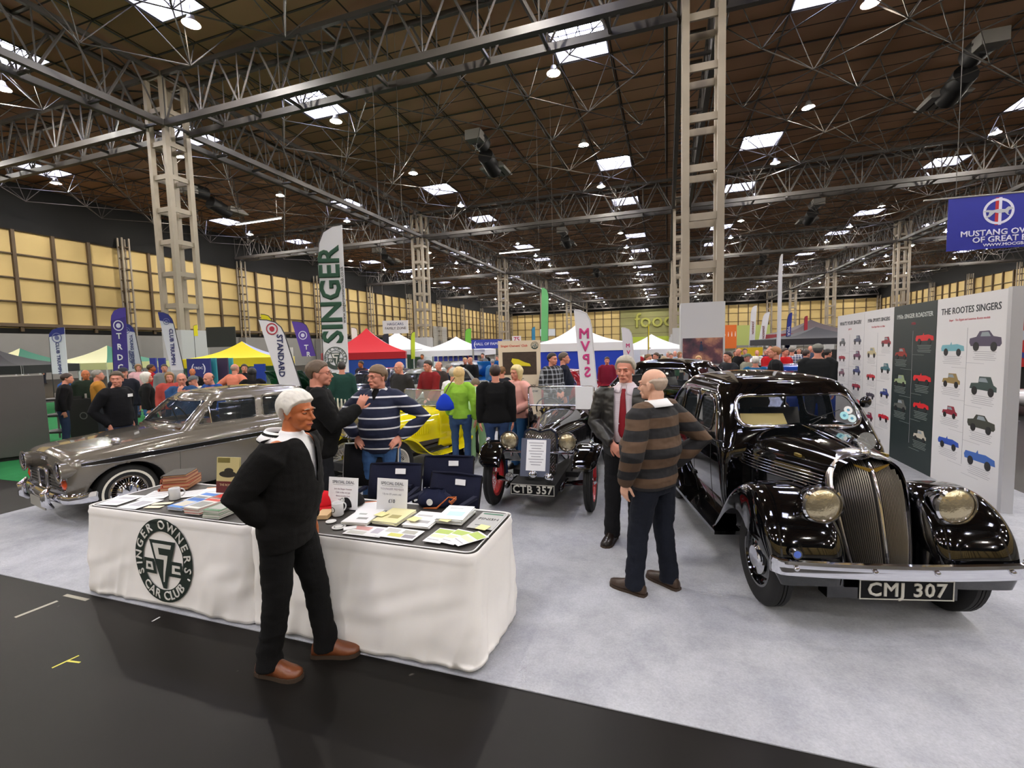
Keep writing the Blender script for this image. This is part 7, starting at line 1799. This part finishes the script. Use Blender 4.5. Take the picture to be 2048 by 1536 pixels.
visitor(862, 717, 8.3, 'cl', 'bearded man in a dark red jumper and rucksack leaning forward', '7c1e22', '22242c', ('short', '2c2420'), vox=.011, w=1.12, arm=('lean', 'lean'), lean=.12, glasses=True)
visitor(878, 722, 11.0, 'cl', 'man with a reddish face behind the red-jumper man', '3a3230', '22242c', ('band', '6a4a3a'))
visitor(897, 726, 10.6, 'right', 'man in a navy jacket behind the man in the white polo', '1c2438', '22242c', ('short', '8a8680'))
visitor(906, 732, 7.9, 'ar', 'man in a white polo shirt half hidden by the woman in green', 'e4e4e6', '2a2c34', ('short', 'b0a898'), vox=.011, sleeve='short', w=1.15, fixed=True)
g = gp(922, 944)
Rg = rig(1.60, .96, .0, ((-.02, .21, 1.14), (.10, .19, .95), (.6, 0, -1), (0, 1, 0), .3), 'down', female=True, vox=.008, fine=True, style='slim', sleeve='long', hemz=.90, seed=3, loose=.004)
PG = person('blonde woman in a lime green jumper and jeans, seen from behind', (g.x, g.y+.05, 0), TOCAM(g)+PI-.1, Rg, 'pink', ('long', 'd0b27a'), cloth('8fbf3f'), cloth('30486e', .9, .2), '0e0e10', top='jumper', legn='jeans', eyes=False, fine=True)
p = at(890, 815, 6.75); o = thing('shoulder_bag', 'bright blue shoulder bag hanging from the woman in green', 'bag', (p.x, p.y, .98), .2)
rows = [[(w_*math.cos(a), d_*math.sin(a), z) for a in np.linspace(0, 2*PI, 25)[:-1]] for z, w_, d_ in ((-.01, .08, .02), (.02, .14, .045), (.10, .13, .045), (.20, .07, .025), (.24, .02, .015))]
MB().grid(rows, cu=True, capa=True, capb=True).build('bag_body', cloth('1c3fc0'), o, smooth=True); MB().tube([(.0, 0, .23), (.07, .02, .36), (.15, .05, .47)], .008, 6).build('strap', cloth('6a5a4a'), o)
visitor(952, 800, 7.7, 'away', 'person in pale green trousers bending down behind the woman in green', '9cc08a', '8fb487', ('short', '6a5a48'), h=1.6, lean=.9, arm=('lean', 'lean'), fixed=True)
visitor(990, 733, 6.5, 'away', 'woman with short dark hair in a black jumper over a white collar', '0b0b0d', '2a3c60', ('short', '2a1a16'), vox=.010, female=True, w=1.18, style='slim', hemz=.86, top='jumper', h=1.64, fixed=True)
visitor(1004, 730, 7.6, 'ar', 'man with brown hair in a dark coat behind the black-jumper woman', '1e2028', '22242c', ('short', '7a5a3a'))
visitor(1034, 731, 7.0, 'cl', 'smiling woman with blonde bob and pink jumper beside the beige banner', 'd8a096', '2f5a8a', ('bob', 'd8c690'), vox=.010, female=True, w=1.1, arm=('clasp', 'clasp'), h=1.62, fixed=True)
visitor(1103, 705, 8.8, 'cr', 'bearded man in a black and white plaid shirt behind the black two-seater', '1a1c22', '22242c', ('short', '2a201a'), topm=stripes('plaid dark', [(0, '15161c'), (.7, '9a9ea8')], .09, plaid=1), vox=.011, arm=('clasp', 'clasp'))
visitor(1126, 705, 8.4, 'right', 'man in a navy jumper in profile facing right beside the blue tent', '161a28', '2c4468', ('short', '5a4c40'), vox=.011, belly=.06, w=1.1)
visitor(930, 714, 14.5, 'cam', 'fair-haired person in black between the white gazebo and the crowd', '121216', '22242c', ('short', 'c8a878'))
visitor(941, 712, 14.2, 'cl', 'man in a black coat right of the fair-haired person', '14161a', '22242c', ('band', '8a8a8a'))
visitor(985, 720, 16, 'away', 'person in a light blue shirt in front of the blue car', '4a80b8', '22242c', ('short', '9a9a9a'))
visitor(962, 716, 17, 'away', 'dark-clothed person before the HALL OF FAME stand, left one', '16181e', '22242c')
visitor(995, 711, 18, 'cl', 'dark-clothed person before the HALL OF FAME stand, right one', '1a1c22', '22242c')
visitor(683, 728, 8.6, 'away', 'person in a dark green top below the tall green-lettered flag', '1f3f38', '2a2a3a', ('short', '2a2420'), h=1.7)
visitor(722, 720, 12, 'cl', 'dark-haired person by the blue front of the red gazebo', '2a2430', '22242c', ('short', '1c1614'), skinc='tan')
# right-hand crowd
CR = [
 (1296, 708, 10.6, 'cr', 'brown-haired man in navy behind the hooped-jumper man', '1c2436', ('short', '7a5c3c'), {}),
 (1313, 703, 13, 'cl', 'man in blue left of the tall column', '2a4a7a', ('short', '4a3a2c'), {}),
 (1328, 712, 10.8, 'away', 'person with wavy grey-blonde hair left of the tall column', '2a2a2c', ('bob', 'a08a68'), dict(female=True)),
 (1338, 702, 17, 'cl', 'man in white in the far group left of the tall column', 'c8c8cc', ('short', 'b0a898'), {}),
 (1350, 701, 18, 'cam', 'bald man in pale blue in the far group left of the tall column', '9ab0c8', ('band', 'a89a8a'), {}),
 (1359, 703, 17.4, 'cr', 'woman in cream at the right of the far group by the column', 'd0c4a8', ('bob', '8a6a4a'), dict(female=True)),
 (1342, 706, 15.6, 'cam', 'man in a green jumper in front of the far group', '3a6a4a', ('short', '6a5a4a'), {}),
 (1397, 711, 11.8, 'cam', 'long-haired blonde woman in front of the landscape print', '6a3a3a', ('long', 'c8a068'), dict(female=True)),
 (1457, 700, 9.8, 'cl', 'bearded man in a dark floral plaid shirt right of the column', '24262c', ('short', '2a1e18'), dict(arm=('lean', 'down'))),
 (1478, 697, 14.2, 'cl', 'balding man in black behind the floral plaid man', '121214', ('band', '6a5a4a'), {}),
 (1490, 697, 17, 'cam', 'man in grey far behind the balding man in black', '6a6c70', ('short', '5a4a3a'), {}),
 (1496, 706, 12.2, 'cl', 'man in a green flat cap right of the balding man', '8a8a7a', ('band', '8a8a8a'), dict(hat=('cap', '5a6a58'))),
 (1514, 699, 15.5, 'cam', 'white-bearded bald man in a pale shirt in the far crowd', 'd0d0d0', ('band', 'd0ccc4'), {}),
 (1511, 712, 8.8, 'away', 'white-haired man in a teal blue jumper seen from behind', '1c5a86', ('short', 'd4d0c8'), dict(w=1.2, vox=.011)),
 (1541, 693, 9.6, 'cl', 'bald man in a bright red jacket left of the edge-on flag', 'b8141c', ('band', '8a6a54'), dict(vox=.012, w=1.15)),
 (1552, 692, 9.0, 'left', 'bearded ginger man in a black coat before the edge-on flag', '161618', ('short', '9a6a44'), dict(vox=.012)),
 (1569, 696, 10.2, 'cr', 'person in a red jacket just right of the edge-on flag', 'c01820', ('short', '4a3a30'), {}),
 (1584, 692, 10.0, 'away', 'grey-haired man in a blue and white checked shirt seen from behind', '6a7a9a', ('short', '8a8680'), dict(plaid=True)),
 (1612, 697, 10.2, 'ar', 'man in a grey camouflage jacket between checked shirt and hooded man', '5a584a', ('short', '3a2a22'), {}),
 (1636, 687, 8.6, 'away', 'person in a grey beanie and black hooded coat seen from behind', '1a1c1e', ('short', '4a4a4a'), dict(hat=('beanie', '7a7a72'), w=1.25, vox=.012)),
 (1621, 691, 15, 'cam', 'bald man far behind the grey beanie', '3a4458', ('band', '8a7a6a'), {}),
 (1655, 696, 11, 'ar', 'person in a teal jacket right of the grey beanie', '1f4a5a', ('short', '2a2420'), {}),
 (1598, 695, 16, 'cam', 'person in white far behind the checked shirt', 'c4c8cc', ('short', '6a5a4a'), {}),
 (1276, 702, 20, 'cam', 'person in red far behind the leather-jacketed man', 'a02830', ('short', '4a3a2a'), {}),
 (1214, 712, 11.5, 'cam', 'person in a burgundy coat behind the man in leather', '7a1c34', ('short', '3a2a22'), {}),
 (1531, 698, 18, 'cam', 'man in navy far behind the red-jacketed bald man', '28345a', ('short', '8a8680'), {}),
 (1470, 704, 19, 'cam', 'person in yellow far behind the balding man in black', 'c8a83a', ('short', '5a4a3a'), {}),
 (1372, 700, 24, 'cam', 'person in green far off beside the tall column', '4a7a4a', ('short', '4a3a2a'), {}),
]
for (u, v, d, wd, lb, c, hr, kw) in CR:
    tm_ = stripes('plaid blue', [(0, '2c3c68'), (.5, 'b8bcc8')], .07, plaid=1) if kw.pop('plaid', 0) else None
    visitor(u, v, d, wd, lb, c, '22252e', hr, topm=tm_, **kw)
random.seed(11)
pal = ['1c1e24', '2a3654', '5a2a2e', '3a4a3a', '6a6c70', '8a8c92', '20242c', '7a5a3a', '2f5a8a', 'a8a8ac']
_n = 0
for i in range(26):
    u = random.choice([random.uniform(630, 860), random.uniform(1270, 1345), random.uniform(1450, 1665), random.uniform(20, 300), random.uniform(930, 1010)]); d = random.uniform(20, 42)
    p = at(u, 705, d); R = rig([1.68, 1.76, 1.72][i % 3], 1.05, .02, 'down', ['down', 'lean', 'clasp'][i % 3], vox=.02, seed=1, loose=.010, hemz=.88)
    q = person('small distant visitor standing among the far stands of the hall', (p.x, p.y, 0), random.uniform(0, 6.28), R, ['pink', 'fair', 'tan'][i % 3], ('short', ['3a2c22', '8a8680', '5a4a3a'][i % 3]), cloth(pal[i % 10]), cloth('22252e'), '1c1814', eyes=False, group='small distant visitors among the far stands')
